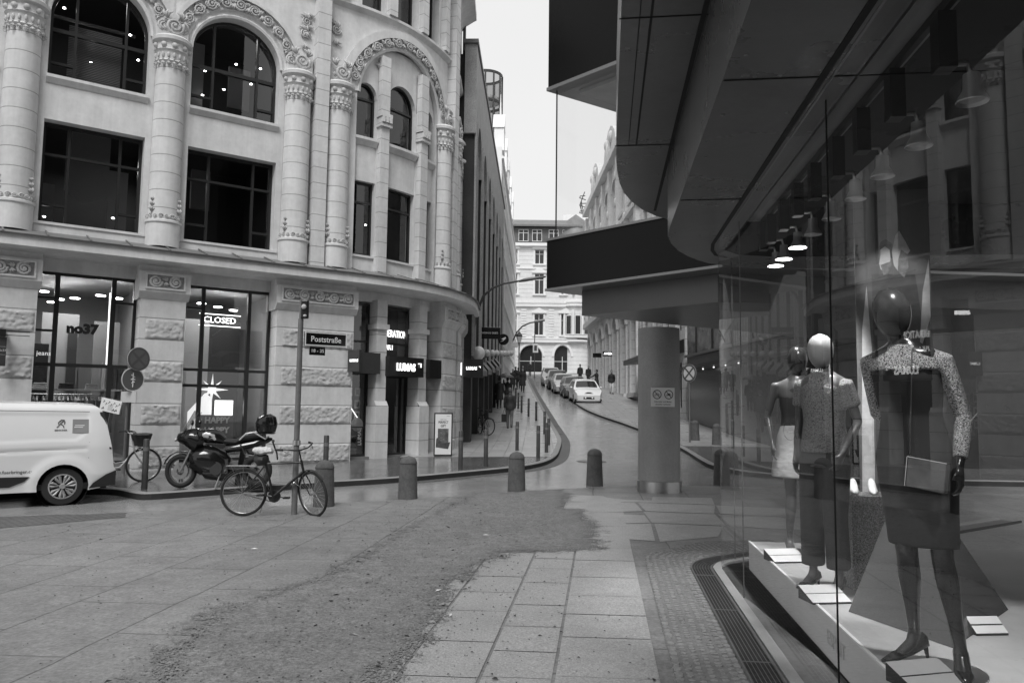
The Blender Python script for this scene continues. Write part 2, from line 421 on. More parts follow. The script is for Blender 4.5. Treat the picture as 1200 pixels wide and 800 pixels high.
KL=[(-29.5,-.7),(-8.6,14.16),(-7.9,14.6),(-7.3,14.45),(-6.6,13.7),(-6.3,13.61),(-5.4,14.37),(-4.18,15.38),(-2.38,16.52),(-.78,18.3),(.04,19.2),(.6,20.1),(1.05,21.3),(1.4,23.2),(1.6,25.2),(1.85,28),(1.94,30.05),(1.95,33),(1.92,36),(1.87,44),(1.8,58),(1.72,96)]
KR=[(4.0,97),(4.05,60),(4.06,50),(4.1,46.5),(4.3,43),(4.75,39.5),(5.3,36.5),(5.75,33),(5.9,29),(5.75,25.4),(5.45,22.5),(5.2,19.8),(5.9,17.6),(9,16.6),(30,16.4)]
def smoothline(p,it=2):
    for _ in range(it):
        q=[p[0]]
        for a,b in zip(p,p[1:]):
            q+=[(a[0]*.75+b[0]*.25,a[1]*.75+b[1]*.25),(a[0]*.25+b[0]*.75,a[1]*.25+b[1]*.75)]
        p=q+[p[-1]]
    return p
KL=smoothline(KL);KR=smoothline(KR)
def kerb(name,line,side):
    mb=MB();n=len(line);inn=[]
    for i in range(n):
        a=Vector(line[max(0,i-1)]);b=Vector(line[min(n-1,i+1)]);d=(b-a).normalized();nn=Vector((-d.y,d.x))*side
        inn.append((line[i][0]+nn.x*.16,line[i][1]+nn.y*.16))
    vs=[]
    for p,q in zip(line,inn):
        z=G(*p);vs+=[(p[0],p[1],z-.05),(p[0],p[1],z+.105),(p[0]+(q[0]-p[0])*.12,p[1]+(q[1]-p[1])*.12,z+.122),(q[0],q[1],G(*q)+.122)]
    fs=[(4*i+k,4*i+k+1,4*i+5+k,4*i+4+k) for i in range(n-1) for k in range(3)]
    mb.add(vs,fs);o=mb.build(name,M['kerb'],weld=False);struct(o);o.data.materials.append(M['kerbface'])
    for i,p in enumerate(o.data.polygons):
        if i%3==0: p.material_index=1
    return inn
iL=kerb('kerb_left',KL,1);iR=kerb('kerb_right',KR,1)
struct(sheet('pavement_left',[(-60,96),(-60,-.7)]+iL,.118,M['pave']))
struct(sheet('pavement_right',[(60,16.4),(60,97)]+iR,.118,M['pave']))
M['paveup']=mat('pale_pavement_slabs',.36,.3,noise_=[(.4,.10),(3,.10),(45,.2)],bump=[(80,.25,.004)],brick=(math.radians(88),.6,.5,.010,.5,0),rvar=.12)
pl=[(x-.012,y) for x,y in iL if y>22.6]
struct(sheet('upper_pavement_left',[(-3.2,95)]+[(-3.2,22.4),(pl[0][0],22.4)]+pl,.1221,M['paveup']))
pr=[(x+.012,y) for x,y in iR if y>27]
struct(sheet('upper_pavement_right',pr+[(pr[-1][0],26.8),(9.5,26.8),(9.5,95)],.1221,M['paveup']))
# gutter of setts along the left kerb bend
def gutter():
    pts=[p for p in KL if -2.5<p[0] and p[1]<90];out=[]
    mb=MB();n=len(pts);vs=[]
    for i in range(n):
        a=Vector(pts[max(0,i-1)]);b=Vector(pts[min(n-1,i+1)]);d=(b-a).normalized();nn=Vector((d.y,-d.x))
        for k in (.0,.32):
            x,y=pts[i][0]+nn.x*k,pts[i][1]+nn.y*k;vs.append((x,y,G(x,y)+.006))
    mb.add(vs,[(2*i,2*i+1,2*i+3,2*i+2) for i in range(n-1)])
    struct(mb.build('sett_gutter',M['sett'],weld=False))
gutter()
# dark recast asphalt strip and manhole covers on the road
for (x,y,r,nm) in ((2.33,22.3,.42,'by the near bollard'),(1.9,32.5,.33,'further up the street')):
    mb=MB();z=G(x,y)+.010
    mb.lathe([(0,z),(r*.8,z),(r*.8,z-.004),(r*.84,z-.004),(r*.84,z+.001),(r,z+.001),(r,z-.01)],(x,y,0),28)
    tag(mb.build('manhole_cover',M['lead']),'round iron manhole cover in the road '+nm,'manhole cover','manhole covers in the road')
M['blind']=mat('grey_slats',.20,.6);M['greyp3']=mat('grey_office_wall',.18,.7)
M['groove']=mat('shaded_recess',.30,.9,noise_=[(8,.3)])  # recess shade painted as a darker ground behind the cap scrolls
# ================================================================ corner building
TH=math.radians(35.4);FA=(-8.47,18.4);FD=(math.cos(TH),math.sin(TH));FN=(math.sin(TH),-math.cos(TH));RA=6.5;US=4.9
def W(u,o,z):
    if u<=US: return (FA[0]+FD[0]*u+FN[0]*o,FA[1]+FD[1]*u+FN[1]*o,z)
    sx,sy=FA[0]+FD[0]*US,FA[1]+FD[1]*US
    cx,cy=sx-RA*math.sin(TH),sy+RA*math.cos(TH);th=TH+(u-US)/RA
    if th<PI/2: return (cx+(RA+o)*math.sin(th),cy-(RA+o)*math.cos(th),z)
    return (cx+RA+o,cy+(u-US)-RA*(PI/2-TH),z)
def seg(u0,u1): return 1 if u1<=US+.01 else max(1,math.ceil((u1-u0)/.3))
def ubox(mb,u0,u1,o0,o1,z0,z1): mb.box(u0,u1,o0,o1,z0,z1,seg(u0,u1));return mb
def extr(mb,prof,u0,u1,step=.4):
    n=max(1,math.ceil((u1-u0)/step));k=len(prof);vs=[(u0+(u1-u0)*i/n,o,z) for i in range(n+1) for o,z in prof]
    fs=[(i*k+j,i*k+(j+1)%k,(i+1)*k+(j+1)%k,(i+1)*k+j) for i in range(n) for j in range(k)]
    fs+=[tuple(range(k)),tuple(n*k+j for j in range(k))]
    mb.add(vs,fs)
def archwall(mb,u0,u1,z0,z1,uc,zc,r,rz,o0,o1,n=20):
    """wall slab u0..u1,z0..z1 (z0=spring) with arched hole centre uc, springing zc, radii r,rz; front o1, back o0"""
    inn=[(uc+r*math.cos(PI-PI*i/n),zc+rz*math.sin(PI-PI*i/n)) for i in range(n+1)]
    out=[]
    for (a,b) in inn:
        du,dz=a-uc,b-zc
        ts=[]
        if du<-1e-6:ts.append((u0-uc)/du)
        if du>1e-6:ts.append((u1-uc)/du)
        if dz>1e-6:ts.append((z1-zc)/dz)
        t=min(ts);out.append((uc+du*t,zc+dz*t))
    # insert corners
    for o in (o1,o0):
        vs=[(a,o,b) for a,b in inn]+[(a,o,b) for a,b in out];m=n+1
        fs=[(i,i+1,m+i+1,m+i) for i in range(n)]
        b0=len(vs)
        for cu in (u0,u1):
            # triangle filling the corner
            for i in range(n):
                p,q=out[i],out[i+1]
                if (abs(p[0]-cu)<1e-6 and abs(q[1]-z1)<1e-6 and abs(q[0]-cu)>1e-6) or (abs(q[0]-cu)<1e-6 and abs(p[1]-z1)<1e-6 and abs(p[0]-cu)>1e-6):
                    vs.append((cu,o,z1));fs.append((m+i,m+i+1,len(vs)-1))
        mb.add(vs,fs)
    vs=[(a,o1,b) for a,b in inn]+[(a,o0,b) for a,b in inn];m=n+1
    mb.add(vs,[(i,i+1,m+i+1,m+i) for i in range(n)])
def ring(mb,uc,zc,prof,k=1.0,n=28,a0=0,a1=PI):
    """sweep profile [(r,o)] round an arch"""
    m=len(prof);vs=[]
    for i in range(n+1):
        t=a0+(a1-a0)*i/n
        for r,o in prof: vs.append((uc-r*math.cos(t),o,zc+r*k*math.sin(t)))
    fs=[(i*m+j,i*m+j+1,(i+1)*m+j+1,(i+1)*m+j) for i in range(n) for j in range(m-1)]
    mb.add(vs,fs)
def spiral(mb,u,o,z,R,turns=2.1,hand=1,ph=0,seg_=5,n=26,t=.2):
    pts=[];rs=[]
    for i in range(n):
        f=i/(n-1);a=ph+hand*2*PI*turns*f;r=R*(1-f)**.8*.86+R*.06
        pts.append((u+r*math.cos(a),o+.3*R*f,z+r*math.sin(a)));rs.append(R*t*(1-.55*f))
    mb.tube(pts,rs,seg_)
def leafs(mb,u,o,z,a,L_,hand=1):
    for k in (-1,0,1):
        b=a+k*.55;mb.tube([(u,o,z),(u+L_*.6*math.cos(b),o+.03,z+L_*.6*math.sin(b)),(u+L_*math.cos(b+.4*hand),o+.01,z+L_*math.sin(b+.4*hand))],[L_*.12,L_*.2,L_*.05],5)
def archorn(mb,uc,zc,rm,o,k,n,R,a0=0,a1=PI):
    for i in range(n):
        t=a0+(a1-a0)*(i+.5)/n
        u,z=uc-rm*math.cos(t),zc+rm*k*math.sin(t)
        spiral(mb,u,o,z,R,hand=1 if i%2 else -1,ph=t+PI/2)
        t2=a0+(a1-a0)*(i+1)/n
        if i<n-1: leafs(mb,uc-rm*math.cos(t2),o-.01,zc+rm*k*math.sin(t2),t2,R*1.0,1 if i%2 else -1);leafs(mb,uc-rm*math.cos(t2),o-.01,zc+rm*k*math.sin(t2),t2+PI,R*.95,-1)
        mb.ball((u,o+.03,z),(R*.2,.04,R*.2),6,4)
CB=thing('corner_building','pale rendered corner building with carved round arches and half columns above shop fronts','building',W(0,0,-.1))
def U(): return MB(W)
def bwin(name,u0,u1,z0,z1,o,vert=(),horiz=(),arch=None,fr=.07,mu=.055,glass='glass'):
    """dark metal window: outer frame + mullions, glass sheet. arch=(zc,rz) -> top is an arch from zc"""
    mb=U();uc=(u0+u1)/2;r=(u1-u0)/2
    def top(u):
        if not arch: return z1
        return arch[0]+arch[1]*math.sqrt(max(0,1-((u-uc)/r)**2))
    zt=arch[0] if arch else z1
    ubox(mb,u0,u0+fr,o-.05,o+.05,z0,zt);ubox(mb,u1-fr,u1,o-.05,o+.05,z0,zt)
    ubox(mb,u0+fr,u1-fr,o-.05,o+.05,z0,z0+fr)
    if arch: ring(mb,uc,arch[0],[(r-fr,o-.05),(r-fr,o+.05),(r,o+.05)],arch[1]/r)
    else: ubox(mb,u0+fr,u1-fr,o-.05,o+.05,z1-fr,z1)
    for v in vert:
        f,za,zb=v if isinstance(v,tuple) else (v,0,1)
        u=u0+(u1-u0)*f;t=top(u);a=z0+fr+(t-z0)*za;b=min(t-.01,z0+(t-z0)*zb);ubox(mb,u-mu/2,u+mu/2,o-.04,o+.062,a,b)
    for h in horiz:
        z,a,b,th=h if isinstance(h,tuple) else (h,0,1,mu)
        ua,ub=u0+fr+(u1-u0-2*fr)*a,u0+fr+(u1-u0-2*fr)*b
        if arch and z>arch[0]:
            hw=r*math.sqrt(max(0,1-((z-arch[0])/arch[1])**2))-.02;ua,ub=max(ua,uc-hw),min(ub,uc+hw)
        ubox(mb,ua,ub,o-.035,o+.055,z-th/2,z+th/2)
    f=mb.build('window',M['frame'],CB)
    g=U();n=14 if arch else seg(u0,u1)
    vs=[];
    for i in range(n+1):
        u=u0+(u1-u0)*i/n;vs+=[(u,o,z0),(u,o,max(top(u),z0+.01) if arch else z1)]
    g.add(vs,[(2*i,2*i+2,2*i+3,2*i+1) for i in range(n)])
    PM[f.name]=PM[CB.name]
    gl=g.build('pane',M[glass],f,weld=False)
    return f
bays=[-9.63,-6.3,-2.98-.0]  # column lines further left are at -9.9,-6.6..
cols=[-9.75,-6.42,-3.11,0,3.27]
wins=[(-9.25,-6.9),(-5.95,-3.6),(-2.62,-.5),(.5,2.74)]
sdoor=[(5.0,5.8),(6.15,7.5),(7.9,8.55)]
# ---- ground floor
mb=U()
for c in cols[:-1]: mb.key=c;ubox(mb,c-.46,c+.56,-.75,0,-.5,4.06)
for a,b in ((2.82,4.98),(8.6,9.9),(10.15,10.9),(12.2,13.0)): mb.key=a;ubox(mb,a,b,-.75,0,-.5,4.06)
for a,b in ((5.8,6.15),(7.5,7.9)):
    mb.key=a;ubox(mb,a,b,-.6,-.12,-.5,4.6);ubox(mb,a-.04,b+.04,-.6,-.02,-.5,1.55)
    vs=[(a-.04,-.12,1.7),(b+.04,-.12,1.7),(b+.04,-.02,1.55),(a-.04,-.02,1.55)];mb.add(vs,[(0,1,2,3)])
    ubox(mb,a-.05,b+.05,-.6,-.06,3.75,3.9)
mb.split('pier',M['gfstone'] if 'gfstone' in M else M.setdefault('gfstone',mat('ashlar_pier',.60,.75,noise_=[(.5,.08),(2.5,.08),(9,.06)],bump=[(50,.2,.01)],joint=(.51,.02,.02,.55),streak=.14)),CB)
# cap blocks with carved panel
capm=U();orn=U();random.seed(3)
def cap(u0,u1):
    capm.key=orn.key=u0
    prof=[(-.75,4.05),(.0,4.05),(.02,4.06),(.13,4.22),(.13,4.70),(.0,4.72),(.0,4.86),(-.75,4.86)]
    extr(capm,prof,u0-.06,u1+.06)
    # frame of the panel
    a,b=u0+.06,u1-.06
    for q in ((a,b,4.28,4.32),(a,b,4.62,4.66)): ubox(capm,q[0],q[1],.13,.165,q[2],q[3])
    ubox(capm,a,a+.04,.13,.165,4.32,4.62);ubox(capm,b-.04,b,.13,.165,4.32,4.62)
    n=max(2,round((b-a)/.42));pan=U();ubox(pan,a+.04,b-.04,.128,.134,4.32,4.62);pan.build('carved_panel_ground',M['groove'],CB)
    for i in range(n):
        u=a+(b-a)*(i+.5)/n;spiral(orn,u,.145,4.47,.155,hand=1 if i%2 else -1,ph=i,t=.26);orn.ball((u,.17,4.47),(.05,.04,.05),6,4)
        if i: leafs(orn,a+(b-a)*i/n,.14,4.47,PI/2,.11);leafs(orn,a+(b-a)*i/n,.14,4.47,-PI/2,.11)
for c in cols[:-1]: cap(c-.46,c+.56)
cap(2.82,4.98);cap(8.6,9.9);cap(10.15,10.9);cap(12.2,13.0)
capm.split('pier_cap',M['facade'],CB)
orn.split('cap_ornament',M['carve'],CB,smooth='all')
# rough blocks
rb=U()
def rough(u0,u1,z0,z1,o=.0,d=.055):
    rb.key=(u0,z0)
    nu=max(3,int((u1-u0)/.032));nz_=max(3,int((z1-z0)/.032));vs=[]
    for j in range(nz_+1):
        for i in range(nu+1):
            u=u0+(u1-u0)*i/nu;z=z0+(z1-z0)*j/nz_
            e=min(1,min(i,nu-i,j,nz_-j)/1.0)
            h=.6*noise.fractal(Vector((u*10+z*8,z*20,u0)),.6,2.2,5)+.5*abs(noise.noise(Vector((u*20+z*14,z*34,3))))
            vs.append((u,o+.004+e*(d*.38+h*.038+random.uniform(-.007,.007)),z))
    n=nu+1;rb.add(vs,[(j*n+i,j*n+i+1,(j+1)*n+i+1,(j+1)*n+i) for j in range(nz_) for i in range(nu)])
for (a,b) in [(-.33,.54),(2.98,4.95),(-3.44,-2.58),(-6.75,-5.9),(8.72,9.86),(10.25,10.86)]:
    for z0,z1 in ((.06,.52),(1.07,1.54),(2.09,2.56),(3.1,3.57)): rough(a,b,z0,z1)
rb.split('rusticated_block',M['rust'],CB,smooth=60)
# architrave + cornice
mb=U();extr(mb,[(-.75,4.55),(-.42,4.55),(-.42,4.84),(.02,4.86),(.10,4.89),(.44,4.89),(.5,4.92),(.5,5.15),(-.35,5.30),(-.75,5.30)],-12,13.1,.35)
mb.build('cornice',M['facade'],CB,smooth=30)
mb=U();extr(mb,[(.55,5.13),(.57,5.17),(-.34,5.43),(-.34,5.32),(.53,5.155)],-12,13.15,.35)
u=-12
while u<13: ubox(mb,u,u+.03,-.3,.5,5.175,5.19) if False else None;u+=.8
mb.build('lead_flashing',M['lead'],CB)
mb=U()
for i in range(30):
    u=-11.6+i*.83;mb.key=i
    mb.add([(u,.56,5.18),(u+.035,.56,5.18),(u+.035,-.33,5.45),(u,-.33,5.45),(u,.56,5.2),(u+.035,.56,5.2),(u+.035,-.33,5.47),(u,-.33,5.47)],[(4,5,6,7),(0,1,5,4),(0,4,7,3),(1,2,6,5)])
mb.split('lead_seam',M['lead'],CB)
# ---- upper wall
FO=-.32;BK=-.75
wall=U()
def solid(u0,u1,z0,z1,o=FO): ubox(wall,u0,u1,BK,o,z0,z1)
ZT=17.6
edges=[-12]+[x for w_ in wins for x in w_]
# vertical strips between plane windows
for a,b in zip(edges[0::2],edges[1::2]): solid(a,b,5.3,10.62)
solid(2.74,5.02,5.3,10.62)
for i,(a,b) in enumerate(wins):
    solid(a,b,5.3,5.62);solid(a,b,8.05,8.98);
    c=(cols[i]+cols[i+1])/2
    uc=(a+b)/2;archwall(wall,uc-1.62,uc+1.62,10.62,12.62,uc,10.62,(b-a)/2,1.08,BK,FO)
solid(-12,-9.70,10.62,12.62);
for (x,y) in ((-6.455,-6.395),(-3.155,-3.18),(.06,0)): pass
cs=[(a+b)/2 for a,b in wins]
for i in range(3):
    a,b=cs[i]+1.62,cs[i+1]-1.62
    if b>a+.002: solid(a,b,10.62,12.62)
solid(cs[3]+1.62,4.36,10.62,12.62)
solid(-12,4.36,12.62,13.12)
# upper windows floor 13.12-15.6 plane
tw=[(-9.1,-7.1),(-5.8,-3.8),(-2.45,-.65),(.65,2.55)]
e2=[-12]+[x for w_ in tw for x in w_]+[4.36]
for a,b in zip(e2[0::2],e2[1::2]): solid(a,b,13.12,15.7)
solid(-12,4.36,15.7,ZT)
# curved corner
CU=6.85
for a,b in ((5.8,6.15),(7.5,7.9)): solid(a,b,5.3,10.65,-.40)
solid(8.55,10.6,5.3,10.62)
for a,b in sdoor: solid(a,b,5.3,5.86,-.45);solid(a,b,8.06,9.3,-.45)
# tympanum with three small arches
archwall(wall,5.0,5.83,10.6,12.3,5.41,10.6,.38,.42,BK,-.45,10)
archwall(wall,5.83,7.87,10.6,12.3,6.83,10.6,.665,.70,BK,-.45,14)
archwall(wall,7.87,8.62,10.6,12.3,8.22,10.6,.33,.38,BK,-.45,10)
archwall(wall,4.36,9.40,10.62,13.12,CU,10.62,1.80,1.74,BK,FO,26)
solid(9.40,10.6,10.62,13.12)
# floor above the big arch
sw=[(5.1,5.95),(6.3,7.35),(7.7,8.6)]
e3=[4.36]+[x for w_ in sw for x in w_]+[10.6]
for a,b in zip(e3[0::2],e3[1::2]): solid(a,b,13.12,15.7)
solid(4.36,10.6,15.7,ZT)
# street side
solid(10.6,10.9,5.3,10.62);solid(12.3,13,5.3,10.62);solid(10.9,12.3,5.3,5.86);solid(10.9,12.3,8.06,9.3)
archwall(wall,10.6,13,10.62,13.12,11.6,10.62,.7,.75,BK,FO,16);solid(10.6,13,15.7,ZT)
solid(10.6,11,13.12,15.7);solid(12.2,13,13.12,15.7)
# far end closing wall and back
ubox(wall,12.75,13.0,-9,BK,-.5,ZT)
wall.build('wall',M['facade'],CB,weld=False)
# sills and string courses
s_=U()
for a,b in wins:
    s_.key=a;extr(s_,[(FO-.3,8.9),(FO+.02,8.9),(FO+.10,9.02),(FO+.10,9.09),(FO+.04,9.11),(FO-.3,9.13)],a-.02,b+.02)
    s_.key=a+.01;ubox(s_,a-.1,b+.1,FO-.3,FO+.03,5.60,5.66)
for a,b in sdoor:
    s_.key=a;extr(s_,[(-.7,9.12),(-.42,9.12),(-.30,9.26),(-.30,9.34),(-.7,9.37)],a,b,.3);s_.key=a+.01;extr(s_,[(-.7,5.82),(-.4,5.82),(-.4,5.88),(-.7,5.9)],a,b,.3)
s_.key='b';extr(s_,[(BK,13.0),(FO,13.0),(FO+.14,13.1),(FO+.14,13.18),(BK,13.2)],-12,4.4);
extr(s_,[(BK,13.0),(FO,13.0),(FO+.14,13.1),(FO+.14,13.18),(BK,13.2)],4.4,13,.3)
extr(s_,[(BK,10.55),(-.3,10.55),(-.3,10.62),(BK,10.62)],5.0,8.6,.3) if False else None
s_.split('sill',M['facade'],CB,smooth=30)
c_=U();extr(c_,[(BK,15.9),(FO,15.9),(FO+.15,16.1),(FO+.45,16.3),(FO+.55,16.35),(FO+.55,16.6),(BK,16.75)],-12,13,.35);c_.build('roof_cornice',M['facade'],CB,smooth=30)
r_=U();extr(r_,[(-.7,17.6),(-.35,17.6),(-2.5,20.2),(-2.8,20.2)],-12,13,.5);r_.build('roof',M['lead'],CB)
# arch mouldings + ornament
mo=U();orn=U();random.seed(8)
for i,(a,b) in enumerate(wins):
    uc=(a+b)/2;r=(b-a)/2;mo.key=a
    ring(mo,uc,10.62,[(r,FO-.32),(r,FO+.03),(r+.06,FO+.05),(r+.09,FO+.02),(r+.13,FO+.0)],1.08/r)
    ring(mo,uc,10.62,[(r+.13,FO+.0),(r+.17,FO+.05),(r+.5,FO+.05),(r+.5,FO+.14),(r+.60,FO+.14),(r+.60,FO)],1.0)
    orn.key=a;archorn(orn,uc,10.62,r+.33,FO+.08,1.0,11,.165,.12,PI-.12)
mo.key='c';ring(mo,CU,10.62,[(1.78,FO-.1),(1.74,FO+.03),(1.82,FO+.07),(1.86,FO+.03)],.965,32)
ring(mo,CU,10.62,[(1.86,FO+.03),(2.0,FO+.05),(2.16,FO+.02),(2.16,FO+.13),(2.36,FO+.13),(2.40,FO+.13),(2.40,FO)],.94,32)
orn.key='c';archorn(orn,CU,10.62,2.0,FO+.09,.955,13,.16,.1,PI-.1)
mo.key='d';ring(mo,11.6,10.62,[(.7,FO-.3),(.7,FO+.03),(.78,FO+.05),(.82,FO+.02),(1.15,FO+.05),(1.15,FO+.12),(1.25,FO+.12),(1.25,FO)],1.05,20)
orn.key='d';archorn(orn,11.6,10.62,.97,FO+.08,1.05,7,.14,.1,PI-.1)
mo.split('arch_moulding',M['facade'],CB,smooth=35)
# spandrel panels
for (u,z,h) in ((3.43,12.2,1),(4.32,12.25,-1),(3.4,11.85,1)):
    spiral(orn,u,FO+.03,z,.15,hand=h);leafs(orn,u,FO+.03,z-.28,-PI/2,.2);leafs(orn,u,FO+.03,z+.05,PI/2,.22);leafs(orn,u+.15*h,FO+.03,z+.15,PI/2,.15)
for i in range(3):
    u=cs[i]+1.63;
    mo2=(u,12.35)
    for k in (-1,1): leafs(orn,u+.05*k,FO+.03,12.25,PI/2-k*.6,.3,k);leafs(orn,u+.12*k,FO+.03,12.1,-PI/2+k*.4,.2,k)
    spiral(orn,u,FO+.04,12.05,.13)
for (u,z) in ((5.83,11.55),(7.87,11.55)):
    leafs(orn,u,-.42,z,PI/2,.2);leafs(orn,u+.1,-.42,z-.2,PI/2,.12)
# ---- columns
cm=U();cap_=U();cbs_=U()
def column(c,r=.365,o=-.30,z0=5.36,flip=False):
    cm.key=cap_.key=mo_.key=cbs_.key=c;orn.key=(c,'c')
    def lat(prof,mb,seg_=14):
        vs=[];k=len(prof)
        for R,z in prof:
            for i in range(seg_+1):
                t=PI*i/seg_;vs.append((c-R*math.cos(t),o+R*math.sin(t)*.95,z))
        n=seg_+1;fs=[(j*n+i,j*n+i+1,(j+1)*n+i+1,(j+1)*n+i) for j in range(k-1) for i in range(seg_)]
        mb.add(vs,fs)
    lat([(r+.03,z0),(r+.03,5.93),(r+.06,5.95),(r+.06,6.0),(r,6.03)],cbs_)
    lat([(r-.005,6.03),(r-.02,9.95)],cm)
    lat([(r-.02,9.95),(r+.0,9.97),(r+.03,10.0),(r,10.03),(r,10.22),(r+.02,10.25),(r+.05,10.28),(r+.02,10.3),(r+.02,10.47),(r+.10,10.52),(r+.11,10.6),(r+.04,10.66),(r-.3,10.7)],cap_)
    for i in range(9):
        t=PI*(i+.5)/9;R=r+.012
        u,oo=c-R*math.cos(t),o+R*.95*math.sin(t)
        leafs(orn,u,oo-.01,9.97,-PI/2,.10);orn.ball((u,oo,10.13),(.035,.03,.075),8,5);orn.ball((u,oo,10.03),(.025,.03,.02),6,4)
        if i%2==0: spiral(orn,u,oo+.02,9.84,.06,1.5,1,n=12,seg_=4)
        orn.key=(c,'b');spiral(orn,u,oo,6.10,.062,1.4,1 if i%2 else -1,n=12,seg_=4,t=.3);orn.key=(c,'c')
    for i in range(5):
        t=PI*(i+.5)/5;R=r+.03;orn.ball((c-R*math.cos(t),o+R*.95*math.sin(t),10.385),(.075,.05,.075),8,5)
    orn.key=(c,'b')
    for k in (-1,1):
        for j,(dz,q) in enumerate(((.18,1.0),(.32,.8),(.46,.55))):
            leafs(orn,c+k*r*.86,o+.2,6.02+dz,PI/2,.13*q+.02,k)
    # big volute over the capital
    orn.key=(c,'v')
    spiral(orn,c,o+.42-.18,10.92,.23,hand=-1,ph=.5,n=34);orn.ball((c,o+.3,10.92),(.05,.05,.05),6,4)
    for k in (-1,1): leafs(orn,c+k*.16,o+.2,11.12,PI/2-k*.4,.22,k);leafs(orn,c+k*.2,o+.2,10.78,PI/2,.14,k)
    ubox(mo_,c-.36,c+.36,FO-.05,FO+.10,10.6,11.2)
mo_=U()
for c in cols: column(c)
column(4.44,.35);column(8.98,.35);column(10.25,.3);column(12.55,.3)
mo_.split('impost',M['facade'],CB)
cm.split('column',M['course'],CB,smooth=60);cbs_.split('column_base',M['facade'],CB,smooth=40);cap_.split('capital',M['facade'],CB,smooth=40)
orn.split('carved_ornament',M['carve'],CB,smooth='all')
# slim piers of the bow, pilasters
mb=U()
for a,b in ((5.8,6.15),(7.5,7.9)):
    mb.key=a;ubox(mb,a+.02,b-.02,-.42,-.22,5.3,11.9);
    for z in (9.75,10.05): ubox(mb,a-.03,b+.03,-.42,-.14,z,z+.1)
    for u in (a+.04,a+.17,a+.30): ubox(mb,u-.04,u+.04,-.42,-.1,9.87,10.03)
mb.key=1;ubox(mb,3.68,4.06,-.4,-.02,5.33,ZT);mb.key=2;ubox(mb,9.42,9.85,-.4,-.02,5.33,ZT)
for c in cols[:-1]+[4.5,8.9,5.0+1.12,7.52]:
    mb.key=('t',c);ubox(mb,c-.14,c+.14,-.4,-.12,13.2,15.9)
mb.split('pilaster',M['course'],CB)
dp=U();dp.tube([(12.92,-.22,z) for z in (-.2,5,10,16.4)],.06,8);dp.build('downpipe',M['frame'],CB)
# ---- windows
OW=-.64
for i,(a,b) in enumerate(wins):
    bwin('w',a,b,5.66,8.05,OW,vert=(.26,.77),horiz=((7.3,0,1,.06),(6.12,0,.25,.06),(6.12,.78,1,.06)))
    bwin('w',a,b,9.13,11.7,OW,vert=(.26,.77),horiz=((10.3,0,1,.09),(9.5,0,.25,.06),(9.5,.78,1,.06)),arch=(10.62,1.08))
for i,(a,b) in enumerate(sdoor):
    bwin('w',a,b,5.9,8.06,OW,horiz=((7.45,0,1,.06),),fr=.06)
    c,r,rz=((5.41,.38,.42),(6.83,.665,.70),(8.22,.33,.38))[i]
    bwin('w',c-r,c+r,9.37,0,OW,horiz=((10.55,0,1,.06),),arch=(10.6,rz),fr=.06)
bwin('w',10.9,12.3,5.9,8.06,OW,vert=(.5,));bwin('w',10.9,12.3,9.37,0,OW,vert=(.5,),arch=(10.62,.75))
for a,b in tw: bwin('w',a,b,13.2,15.7,OW,vert=(.3,.7),horiz=(14.9,))
for a,b in sw: bwin('w',a,b,13.2,15.7,OW,horiz=(14.9,))
bwin('w',11,12.2,13.2,15.7,OW,vert=(.5,))
GO=-.58
GW=[(-5.86,-3.57),(-2.65,-.46),(.56,2.82)]
bwin('w',-9.2,-6.9,.12,4.55,GO,vert=(.24,.77),horiz=(4.0,2.45))
bwin('w',-5.86,-3.57,.12,4.55,GO,vert=(.24,.77),horiz=(4.0,2.45))
bwin('w',-2.65,-.46,.12,4.55,GO,vert=((.235,0,1),(.77,0,1)),horiz=((3.95,0,.22,.05),(3.95,.78,1,.05),(2.42,0,1,.08),(3.2,0,.22,.05)),mu=.10)
bwin('w',.56,2.82,.12,4.55,GO,vert=((.235,0,1),(.75,0,1)),horiz=((3.98,0,.22,.05),(2.42,0,1,.07),(2.02,0,1,.07)),mu=.09)
bwin('w',5.0,5.8,.12,4.5,GO,horiz=((3.4,0,1,.05),(.95,0,1,.03)),fr=.06)
bwin('w',6.15,7.5,.12,4.5,GO,vert=((.78,0,.55),),horiz=((3.4,0,1,.06),(2.42,0,1,.08)),fr=.06)
bwin('w',7.9,8.6,.12,4.5,GO,horiz=((3.4,0,1,.05),(.95,0,1,.03)),fr=.06)
bwin('w',10.9,12.2,.12,4.5,GO,vert=(.5,),horiz=(3.4,))
mb=U();ubox(mb,-12,13,-.7,-.3,-.6,.12)
for a,b in ((-12,-10.2),): ubox(mb,a,b,-.75,-.3,-.5,4.6)
mb.build('plinth',M['lead'],CB)
# ---- rooms behind the windows
rm=U()
def room(mb,u0,u1,z0,z1,d=4.5,o=-.78):
    mb.key=(u0,z0)
    n=seg(u0,u1)
    for k in range(n):
        a,b=u0+(u1-u0)*k/n,u0+(u1-u0)*(k+1)/n
        mb.add([(a,o,z0),(b,o,z0),(b,o-d,z0),(a,o-d,z0)],[(0,1,2,3)]);mb.add([(a,o,z1),(b,o,z1),(b,o-d,z1),(a,o-d,z1)],[(0,1,2,3)])
        mb.add([(a,o-d,z0),(b,o-d,z0),(b,o-d,z1),(a,o-d,z1)],[(0,1,2,3)])
    for u in (u0,u1): mb.add([(u,o,z0),(u,o-d,z0),(u,o-d,z1),(u,o,z1)],[(0,1,2,3)])
lit=U();room(lit,-3.4,-.1,.13,4.62,5);room(lit,.1,3.2,.13,4.62,4);lit.split('shop_interior',M['rooml'],CB)
drk=U();room(drk,-10.2,-3.45,.13,4.62,3);room(drk,4.9,8.7,.13,4.62,3.2);room(drk,10.2,12.7,.13,4.62,2.5)
